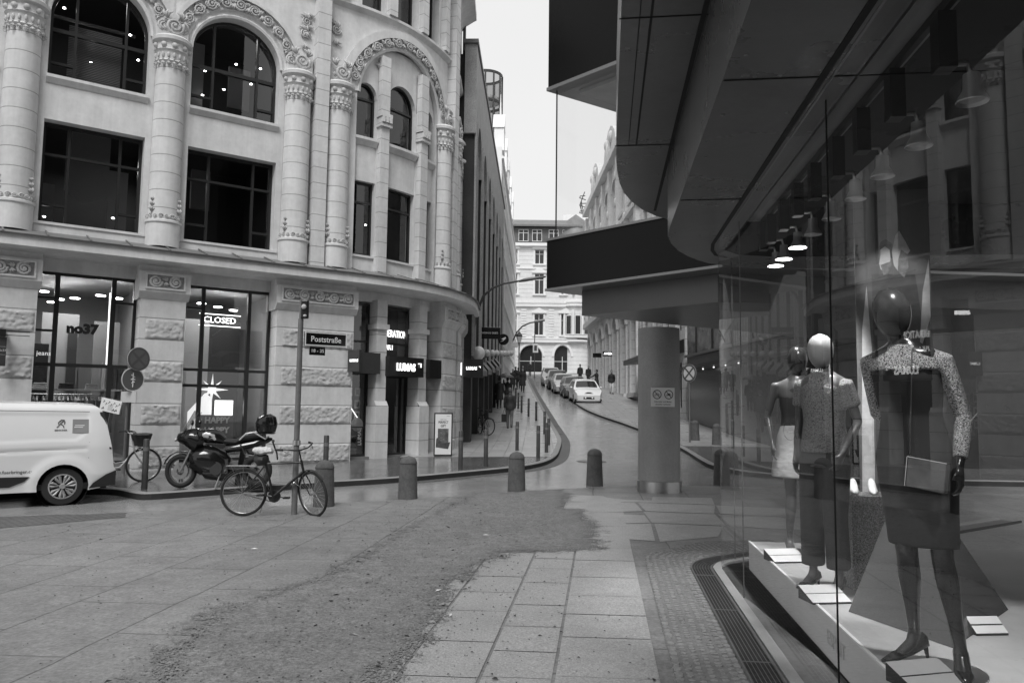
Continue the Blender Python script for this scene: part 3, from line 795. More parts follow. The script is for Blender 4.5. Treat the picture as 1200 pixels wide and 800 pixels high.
for z0,z1 in ((5.4,8.7),(9.0,12.5),(13.1,16)):
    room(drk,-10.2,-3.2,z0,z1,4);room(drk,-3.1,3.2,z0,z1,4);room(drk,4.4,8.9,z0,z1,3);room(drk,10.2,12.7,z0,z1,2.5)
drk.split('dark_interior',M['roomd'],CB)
# room ceiling spots
sp=U()
random.seed(21)
for (u,o,z) in [(-2.3,-1.3,11.2),(-1.9,-2.0,10.9),(-1.4,-1.5,10.7),(-.8,-1.4,11.0),(-1.65,-1.4,10.05),(-.6,-1.3,10.35),(1.9,-1.5,11.0),(1.2,-2.0,10.8),(2.3,-1.4,10.5),(1.6,-1.5,10.2),(2.6,-1.6,11.1),(-2.45,-1.2,5.95),(-.95,-1.5,6.2),(6.4,-1.6,7.1),(6.9,-1.7,6.6),(6.3,-1.3,6.9),(5.35,-1.4,4.1),(1.05,-1.5,9.9)]:
    sp.key=(u,z);sp.ball((u,o,z),(.035,.035,.02),8,5)
for (u,o) in [(-2.35,-1.4),(-1.6,-2.3),(-1.15,-1.3),(-2.0,-3.6),(-.72,-1.6),(-1.9,-2.8),(1.2,-1.2),(1.75,-1.7),(2.3,-2.2),(.9,-2.6)]:
    sp.key=(u,o);sp.lathe([(.0,4.18),(.11,4.18),(.11,4.2)],(u,o,0),14)
sp.split('ceiling_spot',M['lamp'],CB)
def lampa(name,p,sz,e,rot=(0,0,0),sy=None):
    l=bpy.data.lights.new(name,'AREA');l.energy=e;l.size=sz
    if sy:l.shape='RECTANGLE';l.size_y=sy
    o=bpy.data.objects.new(name,l);COL.objects.link(o);o.location=p;o.rotation_euler=rot;return o
lampa('shop_light',W(-1.7,-2.6,4.5),1.6,42);lampa('shop_light',W(1.6,-2.0,4.5),1.2,22)
bl=U()
for k in range(34):
    z=9.2+k*.042
    ubox(bl,-2.2,-1.05,-.86,-.83,z,z+.020)
bl.build('window_blind',M['blind'],CB)
q=U();q.add([(-2.0,-2.2,8.6),(-1.0,-2.2,8.6),(-1.0,-2.2,6.9),(-1.55,-2.2,6.6),(-2.0,-2.2,6.9)],[(0,1,2,3,4)]);q.key=1;ubox(q,-1.0,-.55,-2.3,-2.2,5.7,7.6);q.key=2;ubox(q,-3.0,-2.2,-2.3,-2.2,5.7,7.0);q.split('office_panel',M['rooml'],CB)
q=U();ubox(q,-2.5,-.6,-2.0,-1.9,11.2,11.25);q.key=1;ubox(q,.7,1.1,-1.8,-1.7,9.1,11.4);q.key=2;ubox(q,1.9,2.5,-2.3,-2.2,10.0,11.2);q.key=3;ubox(q,6.3,6.7,-1.7,-1.6,9.4,11);q.key=4;ubox(q,1.0,1.5,-2.2,-2.1,6.9,8.0);q.split('office_panel',M['greyp3'],CB)
lampa('office_light',W(1.6,-2.4,12.2),1.0,10);lampa('office_light',W(-1.6,-2.4,12.2),1.0,10)
lampa('gallery_light',W(6.8,-2.2,4.4),1.0,14);lampa('office_light',W(-.9,-3.2,8.0),1.0,22)
# ================================================================ our shop building on the right
SB=thing('fashion_shop_building','dark modern shop building with overhanging soffits and a long glass front','building',(3.2,4.0,0))
M['soff']=mat('soffit_panel',.080,.28,noise_=[(.5,.2),(2.5,.12),(14,.08)],bump=[(2.5,.10,.03),(40,.05,.004)],rvar=.08)
M['soff2']=mat('soffit_panel_dark',.085,.42,noise_=[(.5,.15)])
M['gap']=mat('shadow_gap',.006,.8)
M['sign_black']=mat('black_glass_fascia',.006,.16,spec=.12)
M['trim']=mat('metal_trim',.22,.4,metal=.6)
def poly_sl(p,z0,z1,T=SL):
    mb=MB();q=[SL(a,b,0)[:2] for a,b in p];mb.prism(q,z0,z1);return mb
low=[(-6,.50),(6.85,.49),(7.2,.50),(7.55,.56),(7.9,.66),(8.2,.79),(8.45,.93),(8.62,1.06),(8.75,1.25),(8.85,1.5),(9.0,2.2),(9.2,6),(8.3,6),(8.3,1.75),(8.15,1.3),(7.9,1.12),(-6,1.12)]
upp=[(-6,.01),(6.2,.01),(6.7,.015),(7.1,.03),(7.5,.06),(7.85,.11),(8.2,.20),(8.55,.33),(8.85,.5),(9.1,.72),(9.3,1.0),(9.45,1.4),(9.6,6),(-6,6)]
poly_sl(low,3.2,3.79).build('lower_soffit',M['soff'],SB,smooth=30)
poly_sl(upp,3.8,4.5).build('upper_soffit',M['soff'],SB,smooth=30)
poly_sl([(-6,.25),(6.5,.25),(7.5,.4),(8.3,.8),(8.8,1.4),(9,6),(-6,6)],4.5,23).build('upper_wall',M['sign_black'],SB)
def strip(name,pts,w,z,mat_=M['gap'],h=.004):
    mb=MB()
    n=len(pts);vs=[]
    for i,p in enumerate(pts):
        a=Vector(pts[max(0,i-1)]);b=Vector(pts[min(n-1,i+1)]);d=(b-a).normalized();nn=Vector((-d.y,d.x))*w/2
        for k in (-1,1):
            q=SL(p[0]+nn.x*k,p[1]+nn.y*k,z);vs+=[(q[0],q[1],z),(q[0],q[1],z-h)]
    fs=[]
    for i in range(n-1):
        a=4*i;fs+=[(a,a+4,a+5,a+1),(a+1,a+5,a+7,a+3),(a+3,a+7,a+6,a+2)]
    mb.add(vs,fs);return mb.build(name,mat_,SB,weld=False)
strip('seam',[(-4,.18),(6.4,.18)],.014,3.8);strip('seam',[(6.4,.0),(6.4,.5)],.01,3.8);strip('seam',[(-4,.47),(8.6,.47)],.03,3.8)
strip('seam',[(-4,.115),(6.4,.115)],.006,3.8)
for s_ in (1.6,3.75,5.95): strip('seam',[(s_,.5),(s_,.96)],.008,3.2)
strip('seam',[(3.75,1.0),(3.75,1.9)],.008,3.2)
for s_ in (2.1,4.25): strip('seam',[(s_,.0),(s_,.5)],.008,3.8)
fx=MB()
for i in range(10):
    for l_ in (.56,.90):
        fx.key=(i,l_);p=SL(.6+.72*i,l_,3.199);fx.ball(p,(.012,.012,.004),8,4)
fx.split('panel_fixing',M['trim'],SB)
strip('window_channel',[(-4,.965),(7.6,.965),(7.9,1.0),(8.15,1.07),(8.3,1.2)],.035,3.2)
strip('window_channel',[(-4,1.01),(7.6,1.01),(7.9,1.04)],.012,3.2,M['trim'])
# path of the shop front
def path(off,s0=-5,n=10,ext=6):
    pts=[(s0,1.06-off)]+[(s,1.06-off) for s in (0,2,4,6,7.9)]
    R=.6+off;c=(7.9,1.66);T=math.radians(48)
    for i in range(1,n+1):
        t=T*i/n;pts.append((c[0]+R*math.sin(t),c[1]-R*math.cos(t)))
    a,b=pts[-1];pts.append((a+math.cos(T)*ext,b+math.sin(T)*ext));return pts
def band(mb,o0,o1,z0,z1,s0=-5,ext=6):
    A,B=path(o0,s0,ext=ext),path(o1,s0,ext=ext);n=len(A);vs=[]
    for p,q in zip(A,B):
        x,y,_=SL(*p,0);X,Y,_=SL(*q,0);vs+=[(x,y,z0),(x,y,z1),(X,Y,z1),(X,Y,z0)]
    fs=[(4*i+k,4*i+(k+1)%4,4*i+4+(k+1)%4,4*i+4+k) for i in range(n-1) for k in range(4)];fs+=[(0,1,2,3),(4*n-1,4*n-2,4*n-3,4*n-4)]
    mb.add(vs,fs)
M['pale']=mat('pale_stone_sill',.30,.45,noise_=[(4,.1),(60,.1)])
mb=MB();band(mb,.075,-.005,-.02,.035);mb.build('sill_kerb',M['pale'],SB)
mb=MB();band(mb,-.005,-.28,-.02,.012);mb.build('drain_channel',M['slabdark'] if 0 else mat('inner_channel',.12,.4,noise_=[(30,.3)]),SB)
mb=MB();band(mb,-.275,-.30,0,.035);mb.build('shadow_gap',M['gap'],SB)
M['plinth']=mat('display_plinth',.62,.4,noise_=[(2,.06)]);M['dfloor']=mat('display_floor',.36,.45,noise_=[(1.5,.12),(8,.05)])
def slbox(mb,s0,s1,l0,l1,z0,z1):
    vs=[SL(a,b,z) for z in (z0,z1) for a,b in ((s0,l0),(s1,l0),(s1,l1),(s0,l1))]
    mb.add(vs,[(0,1,2,3),(7,6,5,4),(0,4,5,1),(1,5,6,2),(2,6,7,3),(3,7,4,0)])
mb=MB();slbox(mb,-5,7.95,1.33,1.345,.035,.295);mb.build('display_plinth',M['plinth'],SB)
mb=MB();slbox(mb,-5,7.95,1.325,1.345,.296,.308);mb.build('plinth_edge_trim',M['white'],SB)
mb=MB();slbox(mb,-5,7.95,1.346,4.4,.04,.3);mb.build('display_floor',M['dfloor'],SB)
M['blackwall']=mat('black_back_wall',.014,.7,noise_=[(.8,.3)]);M['ceil2']=mat('display_ceiling_beam',.30,.6,noise_=[(.8,.15)])
mb=MB();slbox(mb,-5,7.6,4.4,4.5,.3,3.7);mb.build('back_wall',M['blackwall'],SB)
mb=MB();slbox(mb,-5,8.25,1.13,4.4,3.72,3.76);mb.build('display_ceiling',M['roomd'],SB)
mb=MB();slbox(mb,-5,7.95,1.36,1.56,3.50,3.71);mb.build('ceiling_beam',M['ceil2'],SB)
mb=MB();slbox(mb,-5,7.9,1.47,1.50,3.445,3.49);mb.build('light_track',M['black'],SB)
# panes
def pane(pts,z0=.05,z1=3.2):
    mb=MB();vs=[]
    for p in pts:
        x,y,_=SL(*p,0);vs+=[(x,y,z0),(x,y,z1)]
    mb.add(vs,[(2*i,2*i+2,2*i+3,2*i+1) for i in range(len(pts)-1)]);return mb.build('glass_pane',M['bigglass'],SB,weld=False,smooth='all' if len(pts)>2 else False)
gp=path(0)
cuts=[-5,1.42,4.05,6.68,7.9]
for a,b in zip(cuts,cuts[1:]): pane([(a+.003,1.06),(b-.003,1.06)])
pane(gp[5:-1]);
mb=MB()
for c in (1.42,4.05): mb.key=c;slbox(mb,c-.003,c+.003,1.056,1.064,.05,3.2)
mb.split('glass_joint',M['gap'],SB)
mb=MB()
for c in (6.68,): slbox(mb,c-.002,c+.002,1.056,1.066,.05,3.2)
mb.key=1;a,b=gp[-2];slbox(mb,a-.005,a+.005,b-.005,b+.007,.05,3.2)
mb.split('glass_joint',M['trim'],SB)
a,b=gp[-2];c,d=gp[-1];pane([(a,b),(a+(c-a)*.22,b+(d-b)*.22)])
# floor grating outside
def grating():
    g=MB()
    A,B=path(.285,-4,ext=1.2),path(.10,-4,ext=1.2)
    # dense polylines
    def dens(P):
        out=[]
        for a,b in zip(P,P[1:]):
            k=max(1,int(math.dist(a,b)/.1))
            for i in range(k): out.append((a[0]+(b[0]-a[0])*i/k,a[1]+(b[1]-a[1])*i/k))
        return out+[P[-1]]
    # bars along
    for k in range(8):
        P=path(.285-.185*k/7,-1 if 1 else 0,ext=.9);w=.006 if 0<k<7 else .012
        vs=[]
        for i,p in enumerate(P):
            a=Vector(P[max(0,i-1)]);b=Vector(P[min(len(P)-1,i+1)]);d=(b-a).normalized();nn=Vector((-d.y,d.x))*w/2
            for q in (-1,1):
                x,y,_=SL(p[0]+nn.x*q,p[1]+nn.y*q,0);vs.append((x,y,.028))
        g.add(vs,[(2*i,2*i+1,2*i+3,2*i+2) for i in range(len(P)-1)])
    s=1.5
    while s<7.9:
        w=.004 if abs((s-.1)%1.25)>.03 else .02
        vs=[SL(s-w/2,.775,.0285),SL(s+w/2,.775,.0285),SL(s+w/2,.96,.0285),SL(s-w/2,.96,.0285)];g.add(vs,[(0,1,2,3)]);s+=.0215
    for i in range(46):
        t=math.radians(48)*i/45
        r0,r1=.70,.885;c=(7.9,1.66)
        P=[(c[0]+r*math.sin(t+dt),c[1]-r*math.cos(t+dt)) for r,dt in ((r0,-.003),(r1,-.003),(r1,.003),(r0,.003))]
        g.add([SL(*p,.0285) for p in P],[(0,1,2,3)])
    return g
gr=thing('floor_grating','dark metal mesh floor grating set along the foot of the shop glass','floor grating',SL(4,.87,0))
grating().build('grating',mat('galvanised_grating',.17,.4,metal=.5),gr,weld=False)
mb=MB();band(mb,.285,.10,-.01,.012,-4,.9);mb.build('pit',M['gap'],gr)
mb=MB();band(mb,.292,.284,-.01,.03,-4,.9);mb.key=1;band(mb,.10,.086,-.01,.03,-4,.9);mb.split('frame',M['trim'],gr)
# ---- diagonal corner volume over the passage
K=Vector((.58,13.0));e1=Vector((.695,-.719));e2=Vector((.826,.564))
def diag(k,l1,l2): # polygon from corner k along both faces
    a=k+e1*l1;b=k+e2*l2;return [tuple(a),tuple(k),tuple(b),(b.x+3,b.y-3.5),(a.x+5,a.y+.5)]
def dprism(k,l1,l2,z0,z1): mb=MB();mb.prism(diag(k,l1,l2),z0,z1);return mb
dprism(K,3.35,7.5,3.60,4.42).build('black_fascia',M['sign_black'],SB)
dprism(K,3.35,7.5,7.14,11.5).build('black_fascia',M['sign_black'],SB)
for z0,z1,g in ((3.56,3.60,.02),(4.42,4.46,.03),(7.08,7.14,.02)):
    k=K-(e1+e2)*g; dprism(k,3.4,7.55,z0,z1).build('fascia_trim',M['trim'],SB)
dprism(Vector((1.18,12.94)),2.6,7.0,3.14,3.56).build('canopy_box',mat('canopy_panel',.10,.4,noise_=[(.8,.15)],bump=[(2,.1,.03)]),SB)
dprism(K+(e1+e2)*.35,2.7,6.8,7.02,7.08).build('fascia_underside_panel',mat('underside_panel',.3,.4,noise_=[(2.0,.25)]),SB)
gK=K+(e1+e2)*.1
for e,l in ((e1,2.2),(e2,6)):
    mb=MB();b=gK+e*l;mb.add([(gK.x,gK.y,4.46),(b.x,b.y,4.46),(b.x,b.y,7.08),(gK.x,gK.y,7.08)],[(0,1,2,3)]);mb.build('corner_glass',glassmat('corner_glass_%d'%l,1.45,.96,.5),SB,weld=False)
mb=MB();mb.box(gK.x-.012,gK.x+.012,gK.y-.012,gK.y+.012,4.46,7.08);mb.build('corner_mullion',M['frame'],SB)
# ---- round column with steel base
CO=thing('round_column','thick dark round column with a polished steel base ring at the passage','column',(2.87,14.97,0))
mb=MB();mb.lathe([(.40,.2),(.40,3.14)],(2.87,14.97,0),48);mb.build('shaft',mat('column_render',.28,.55,noise_=[(2,.12),(30,.08)],bump=[(50,.15,.005)],streak=.1),CO,smooth='all')
mb=MB();mb.lathe([(.40,-.05),(.422,-.05),(.422,.205),(.40,.21)],(2.87,14.97,0),48);mb.build('base_ring',M['steel'],CO,smooth=50)
# ================================================================ generic street buildings
def frame_T(ox,oy,dx,dy,nx,ny):
    return lambda u,o,z:(ox+dx*u+nx*o,oy+dy*u+ny*o,z)
def gwin(T,par,u0,u1,z0,z1,o=-.18,arch=0,fm='white',cross=True,surround=None,pm=None):
    mb=MB(T);uc=(u0+u1)/2;r=(u1-u0)/2;f=.06
    if arch: ring(mb,uc,z1,[(r-f,o-.04),(r-f,o+.04),(r,o+.04)],arch/r,12)
    mb.box(u0,u0+f,o-.04,o+.04,z0,z1);mb.box(u1-f,u1,o-.04,o+.04,z0,z1);mb.box(u0+f,u1-f,o-.04,o+.04,z0,z0+f)
    if not arch:mb.box(u0+f,u1-f,o-.04,o+.04,z1-f,z1)
    if cross:
        mb.box(uc-.04,uc+.04,o-.03,o+.045,z0+f,z1);mb.box(u0+f,uc-.04,o-.03,o+.045,z0+(z1-z0)*.7-.03,z0+(z1-z0)*.7+.03);mb.box(uc+.04,u1-f,o-.03,o+.045,z0+(z1-z0)*.7-.03,z0+(z1-z0)*.7+.03)
    w_=mb.build('window',M[fm],par);PM[w_.name]=PM[par.name]
    g=MB(T);n=10
    if arch:
        vs=[]
        for i in range(n+1):
            u=u0+(u1-u0)*i/n;vs+=[(u,o,z0),(u,o,z1+arch*math.sqrt(max(0,1-((u-uc)/r)**2)))]
        g.add(vs,[(2*i,2*i+2,2*i+3,2*i+1) for i in range(n)])
    else: g.add([(u0,o,z0),(u1,o,z0),(u1,o,z1),(u0,o,z1)],[(0,1,2,3)])
    g.build('pane',pm or M['pane'],w_,weld=False)
M['pane']=mat('dark_pane',.03,.08,spec=.6)
def gfacade(T,par,u0,u1,zb,zt,rows,m,recess=.25,fm='white',surr=None,back=-6,cross=True):
    """rows: list of (z0,z1,arch,[(a,b),...]) windows; the wall is made in strips round them"""
    wl=MB(T);z=zb
    for (z0,z1,arch,ws) in rows:
        if z0>z+.001: wl.box(u0,u1,-.5,0,z,z0)
        e=[u0]+[x for w_ in ws for x in w_]+[u1];zz=z1
        for a,b in zip(e[0::2],e[1::2]):
            if b>a: wl.box(a,b,-.5,0,z0,z1)
        for a,b in ws: gwin(T,par,a,b,z0,z1,-recess,arch,fm,cross)
        if arch:
            top=z1+arch+.25;mids=[u0]+[(ws[i][1]+ws[i+1][0])/2 for i in range(len(ws)-1)]+[u1]
            for (a,b),m0,m1 in zip(ws,mids,mids[1:]): archwall(wl,m0,m1,z1,top,(a+b)/2,z1,(b-a)/2,arch,-.5,0,12)
            zz=top
        z=zz
        if surr:
            for a,b in ws:
                surr(a,b,z0,z1,arch)
    if zt>z: wl.box(u0,u1,-.5,0,z,zt)
    wl.box(u0,u0+.4,back,-.5,zb,zt);wl.box(u1-.4,u1,back,-.5,zb,zt);wl.box(u0+.4,u1-.4,back,back+.4,zb,zt);wl.box(u0,u1,back,0,zt,zt+.05)
    wl.build('wall',m,par,weld=False)
# ---- dark brick building on the left row
lx,ly=-1.52,27.75;la=math.atan(.0333)
TL=frame_T(lx,ly,math.sin(la),math.cos(la),math.cos(la),-math.sin(la))
DB=thing('dark_brick_building','tall dark brick building with pointed arch recesses and narrow fins beside the corner building','building',(lx,ly,0))
M['brickd']=mat('dark_brick',.045,.8,noise_=[(2,.2),(20,.2)],bump=[(30,.4,.01)]);M['brickl']=mat('grey_clinker',.36,.8,noise_=[(2,.15),(25,.3)],bump=[(30,.5,.02)])
mb=MB(TL);mb.box(0,24,-8,-.35,-.5,14.7);mb.build('wall',M['brickd'],DB)
up=MB(TL);up.box(-.2,.25,-.34,.1,11.6,15.0);cs_=[1.9+3.3*i for i in range(7)]
for i,c in enumerate(cs_):
    archwall(up,c-1.65,c+1.65,10.8,15.0,c,10.8,1.15,1.7,-.34,.1,14)
up.build('parapet_wall',M['brickl'],DB,weld=False)
mb=MB(TL);mb.box(-.3,24,-.4,.16,15.0,15.15);mb.build('coping',M['lead'],DB)
fn=MB(TL)
for i in range(8):
    u=.25+3.3*i;fn.key=i;fn.box(u-.30,u+.30,-.34,.06,-.5,11.6)
fn.split('brick_pier',M['brickd'],DB)
fn=MB(TL)
for i in range(8):
    for k in (-.3,.3): fn.key=(i,k);u=.25+3.3*i+k;fn.box(u-.05,u+.05,.06,.13,3.4,12.2)
for i,c in enumerate(cs_):
    for k in (-.45,.45): fn.key=('m',i,k);fn.box(c+k-.05,c+k+.05,-.22,.02,3.6,11.5)
fn.split('facade_rib',M['brickl'],DB)
fn=MB(TL)
for j in range(5): fn.key=j;fn.box(0,24,-.3,-.1,3.5+j*2.3,3.75+j*2.3)
fn.split('spandrel_band',M['brickd'],DB)
for i,c in enumerate(cs_):
    for j in range(3): gwin(TL,DB,c-1.0,c+1.0,4.4+j*2.7,6.2+j*2.7,-.2,0,'frame',True)
    gwin(TL,DB,c-1.05,c+1.05,G(0,28+c)+.1,G(0,28+c)+2.9,-.25,0,'frame',True)
# awning boxes of the ground floor shops
for i in range(5):
    u=1.2+i*3.1;zb=G(0,28+u);aw=MB(TL);aw.add([(u,.1,zb+3.0),(u+2.6,.1,zb+3.1),(u+2.6,.4,zb+2.75),(u,.4,zb+2.65),(u,.1,zb+2.5),(u+2.6,.1,zb+2.6),(u+2.6,.4,zb+2.55),(u,.4,zb+2.45)],[(0,1,2,3),(7,6,5,4),(0,4,5,1),(1,5,6,2),(2,6,7,3),(3,7,4,0)])
    aw.build('awning',M['black'],DB)
# ---- white building further up on the left
WBx,WBy=TL(24.3,-.15,0)[:2]
TW=frame_T(WBx,WBy,math.sin(la),math.cos(la),math.cos(la),-math.sin(la))
WB=thing('white_town_house','narrow white town house with small windows beyond the dark brick building','building',(WBx,WBy,2))
M['whitew']=mat('white_render',.86,.7,noise_=[(1,.06)],streak=.05)
rows=[]
ws=[(1.0+2.5*i,2.1+2.5*i) for i in range(14)]
for z0 in (3.0,6.6,9.8,13.0,16.0): rows.append((z0,z0+1.9,0,ws))
gfacade(TW,WB,0,38,1.5,19.5,rows,M['whitew'],.15,fm='trim')
mb=MB(TW)
for z in (5.9,9.0,12.3,15.4,18.7): mb.key=z;mb.box(0,38,0.0,.14,z,z+.18)
mb.split('string_course',M['whitew'],WB)
mb=MB(TW)
for i in range(5):
    u=.8+5*i;mb.key=i;mb.box(u,u+1.4,-.6,.1,19.55,21.2);mb.add([(u-.1,.12,21.2),(u+1.5,.12,21.2),(u+.7,.12,22.4),(u-.1,-.7,21.2),(u+1.5,-.7,21.2),(u+.7,-.7,22.4)],[(0,1,2),(5,4,3),(0,2,5,3),(1,4,5,2)]);mb.cyl((u+.7,-.2,22.3),(u+.7,-.2,23.9),.09,.02,6)
mb.split('gable',M['whitew'],WB)
# ---- round glass stair tower behind
GT=thing('glass_stair_tower','round glazed stair tower with dark rings rising behind the dark brick building','tower',(-2.35,60,0))
mb=MB();cx,cy=-2.35,60
mb.lathe([(1.30,2),(1.30,28)],(cx,cy,0),24);mb.build('glazing',glassmat('tower_glass',1.5,.62,.6),GT,weld=False,smooth='all')
mb=MB()
for i in range(11):
    z=28-i*2.35;mb.key=i;mb.lathe([(1.27,z-.12),(1.36,z-.12),(1.36,z+.08),(1.27,z+.08)],(cx,cy,0),24)
mb.split('ring_beam',M['frame'],GT)
mb=MB()
for i in range(12):
    a=2*PI*i/12;mb.key=i;mb.bar((cx+1.32*math.cos(a),cy+1.32*math.sin(a),2),(cx+1.32*math.cos(a),cy+1.32*math.sin(a),28),.13,.13)
mb.split('mullion',M['frame'],GT)
mb=MB()
for i in range(9):
    z=25.9-i*2.35;mb.key=i;mb.lathe([(0,z),(1.2,z),(1.2,z+.18),(0,z+.18)],(cx,cy,0),20)
mb.split('floor_slab',M['whitew'],GT)
mb=MB();mb.cyl((cx-.2,cy,2),(cx-.2,cy,27.2),.28);mb.build('stair_core',M['whitew'],GT)
# ---- far building closing the street
FBx,FBy=-3.5,100
TF=frame_T(FBx,FBy,1,.0,0,-1)
FB=thing('street_end_building','pale rusticated town building with an arched door and oriel closing the end of the street','building',(2.5,100,5.9))
M['farw']=mat('pale_stone_facade',.70,.75,noise_=[(.5,.07),(4,.05)],joint=(.55,5.9,.05,.35),streak=.05)
M['fars']=mat('pale_stone_trim',.76,.7,noise_=[(.5,.07)])
z0=5.9
rows=[(6.0,8.1,1.5,[(.9,3.3),(4.5,7.5),(9.0,11.2)]),(10.9,13.7,0,[(2.9,4.1),(6.4,7.6),(9.9,11.1)]),(16.3,19.0,0,[(2.9,4.1),(6.4,7.6),(9.9,11.1)]),(20.3,22.2,0,[(2.9,4.1),(6.4,7.6),(9.9,11.1)])]
fsur=MB(TF)
def surr(a,b,z0,z1,arch):
    fsur.key=(a,z0)
    if arch:
        ring(fsur,(a+b)/2,z1,[((b-a)/2,0),((b-a)/2,.12),((b-a)/2+.3,.12),((b-a)/2+.3,0)],arch/((b-a)/2),14);return
    fsur.box(a-.2,a,0,.1,z0,z1);fsur.box(b,b+.2,0,.1,z0,z1);fsur.box(a-.35,b+.35,0,.25,z1+.05,z1+.25);fsur.box(a-.3,b+.3,0,.2,z0-.2,z0)
    fsur.add([(a-.35,0,z1+.25),(b+.35,0,z1+.25),((a+b)/2,0,z1+.8),(a-.35,.22,z1+.25),(b+.35,.22,z1+.25),((a+b)/2,.22,z1+.8)],[(0,1,2),(5,4,3),(0,2,5,3),(1,4,5,2),(0,3,4,1)])
gfacade(TF,FB,0,11.9,5.2,22.6,rows,M['farw'],.3,fm='fars',surr=surr,cross=True)
fsur.split('window_surround',M['fars'],FB)
mb=MB(TF)
for z,h,o in ((9.9,.35,.35),(10.35,.15,.2),(14.6,.3,.3),(15.1,.15,.15),(19.6,.15,.15),(22.6,.4,.5)): mb.key=z;mb.box(-.2,12.0,0.0,o,z,z+h)
mb.split('cornice',M['fars'],FB)
mb=MB(TF)
for i in range(11):
    for a in (1.6,5.0,8.6):
        mb.key=(a,i);mb.box(a-.35,a+.35,.0,.10,10.8+i*.34-.12,10.8+i*.34+.12)
mb.split('quoin',M['fars'],FB)
at=MB(TF);at.box(.0,12,-5,-.15,23.0,25.2);at.build('attic_storey',mat('attic_dark',.10,.6,noise_=[(2,.2)]),FB)
for a in (.5,2.2,4.2,6.0,8.2,10): gwin(TF,FB,a,a+1.3,23.3,24.9,-.1,0,'fars')
mb=MB(TF);extr_=[(.5,25.2),(.5,25.45),(-2.6,26.8),(-5.5,26.8),(-5.5,25.2)];mb.add([(u,o,z) for u in (-.3,12.6) for o,z in extr_],[(0,1,6,5),(1,2,7,6),(2,3,8,7),(3,4,9,8),(0,4,3,2,1),(5,6,7,8,9)]);mb.build('roof',M['lead'],FB)
# rounded oriel at the right-hand corner
ocx,ocy=11.9+FBx,101.6
def oring(mb,prof,seg_=16): mb.lathe(prof,(ocx,ocy,0),seg_)
mb=MB();oring(mb,[(1.75,5.2),(1.75,10.0)]);oring(mb,[(2.1,10.7),(2.1,22.8)]);mb.build('oriel_wall',M['farw'],FB,smooth=50)
mb=MB()
for z,r in ((9.95,2.35),(10.5,2.4),(14.6,2.45),(15.1,2.3),(19.6,2.3),(22.7,2.6)): mb.key=z;oring(mb,[(r-.5,z),(r,z+.1),(r,z+.3),(r-.5,z+.42)])
mb.split('oriel_cornice',M['fars'],FB)
for j,z in enumerate((11.0,16.4,20.3)):
    for k,a in enumerate((-150,-118,-86,-54,-22)):
        t=math.radians(a);cxx,cyy=ocx+2.1*math.cos(t),ocy+2.1*math.sin(t)
        Tt=frame_T(cxx,cyy,-math.sin(t),math.cos(t),math.cos(t),math.sin(t))
        gwin(Tt,FB,-.38,.38,z,z+2.5 if j<2 else z+1.9,.06,0,'fars',False)
mb=MB()
for j,z in enumerate((10.9,16.2)):
    for a in (-166,-134,-102,-70,-38):
        t=math.radians(a);mb.key=(j,a);mb.cyl((ocx+2.25*math.cos(t),ocy+2.25*math.sin(t),z),(ocx+2.25*math.cos(t),ocy+2.25*math.sin(t),z+3.3),.17,.15,10)
mb.split('oriel_column',M['fars'],FB,smooth=True)
mb=MB();oring(mb,[(0,5.3),(1.9,5.3),(1.9,5.9),(1.76,5.9)]);mb.lathe([(2.6,23.1),(2.5,24.4),(1.2,26.5),(0,27.4)],(ocx,ocy,0),16);mb.build('oriel_roof',M['lead'],FB,smooth=30)
# ---- white building in the gap behind
T5=frame_T(10.4,128,.97,-.1,-.1,-.99)
GB=thing('distant_white_building','bright distant building with large dark windows seen in the gap at the street end','building',(12,128,6))
gfacade(T5,GB,-2,16,6,34,[(z,z+2.2,0,[(-.6+2.6*i,1.2+2.6*i) for i in range(6)]) for z in (8,12,16,20,24,28)],M['whitew'],.2,fm='frame')
# ---- right row: ornate arched building
ra=math.atan(.0);rx,ry=8.45,50.5
TR=frame_T(rx,ry,-.02,1,-1,-.02)
RB=thing('arched_town_building','pale ornate building with tall arches and gables on the right of the street','building',(rx,ry,2))
M['rightw']=mat('weathered_pale_stone',.56,.8,noise_=[(.6,.12),(5,.12),(20,.1)],joint=(.62,.1,.035,.4),streak=.12)
M['rights']=mat('weathered_trim',.58,.8,noise_=[(1,.12),(8,.12)])
ws=[(1.0+4.1*i,3.2+4.1*i) for i in range(7)]
rsur=MB(TR)
def surr2(a,b,z0,z1,arch):
    rsur.key=(a,z0);r=(b-a)/2
    if arch: ring(rsur,(a+b)/2,z1,[(r,0),(r,.18),(r+.35,.18),(r+.42,0)],arch/r,14)
    rsur.box(a-.28,a,0,.12,z0,z1);rsur.box(b,b+.28,0,.12,z0,z1)
    rsur.box(a-.3,b+.3,0,.3,z0-.3,z0)
rows=[(2.6,7.6,1.1,ws),(11.2,14.4,0,ws),(16.2,19.0,.9,ws)]
gfacade(TR,RB,0,29,.8,21.5,rows,M['rightw'],.35,fm='frame',surr=surr2)
rsur.split('window_surround',M['rights'],RB)
mb=MB(TR)
for z,h,o in ((9.6,.5,.5),(15.2,.35,.35),(21.5,.6,.6)): mb.key=z;mb.box(-.2,29.2,0,o,z,z+h)
mb.split('cornice',M['rights'],RB)
mb=MB(TR);random.seed(4)
for i in range(8):
    u=.4+4.1*i;mb.key=i;mb.box(u-.3,u+.5,0,.28,10.2,21.3);
    for j in range(5): mb.ball((u+.1,.3,11+2.2*j),(.22,.12,.4),8,6)
mb.split('carved_pier',M['rights'],RB,smooth=60)
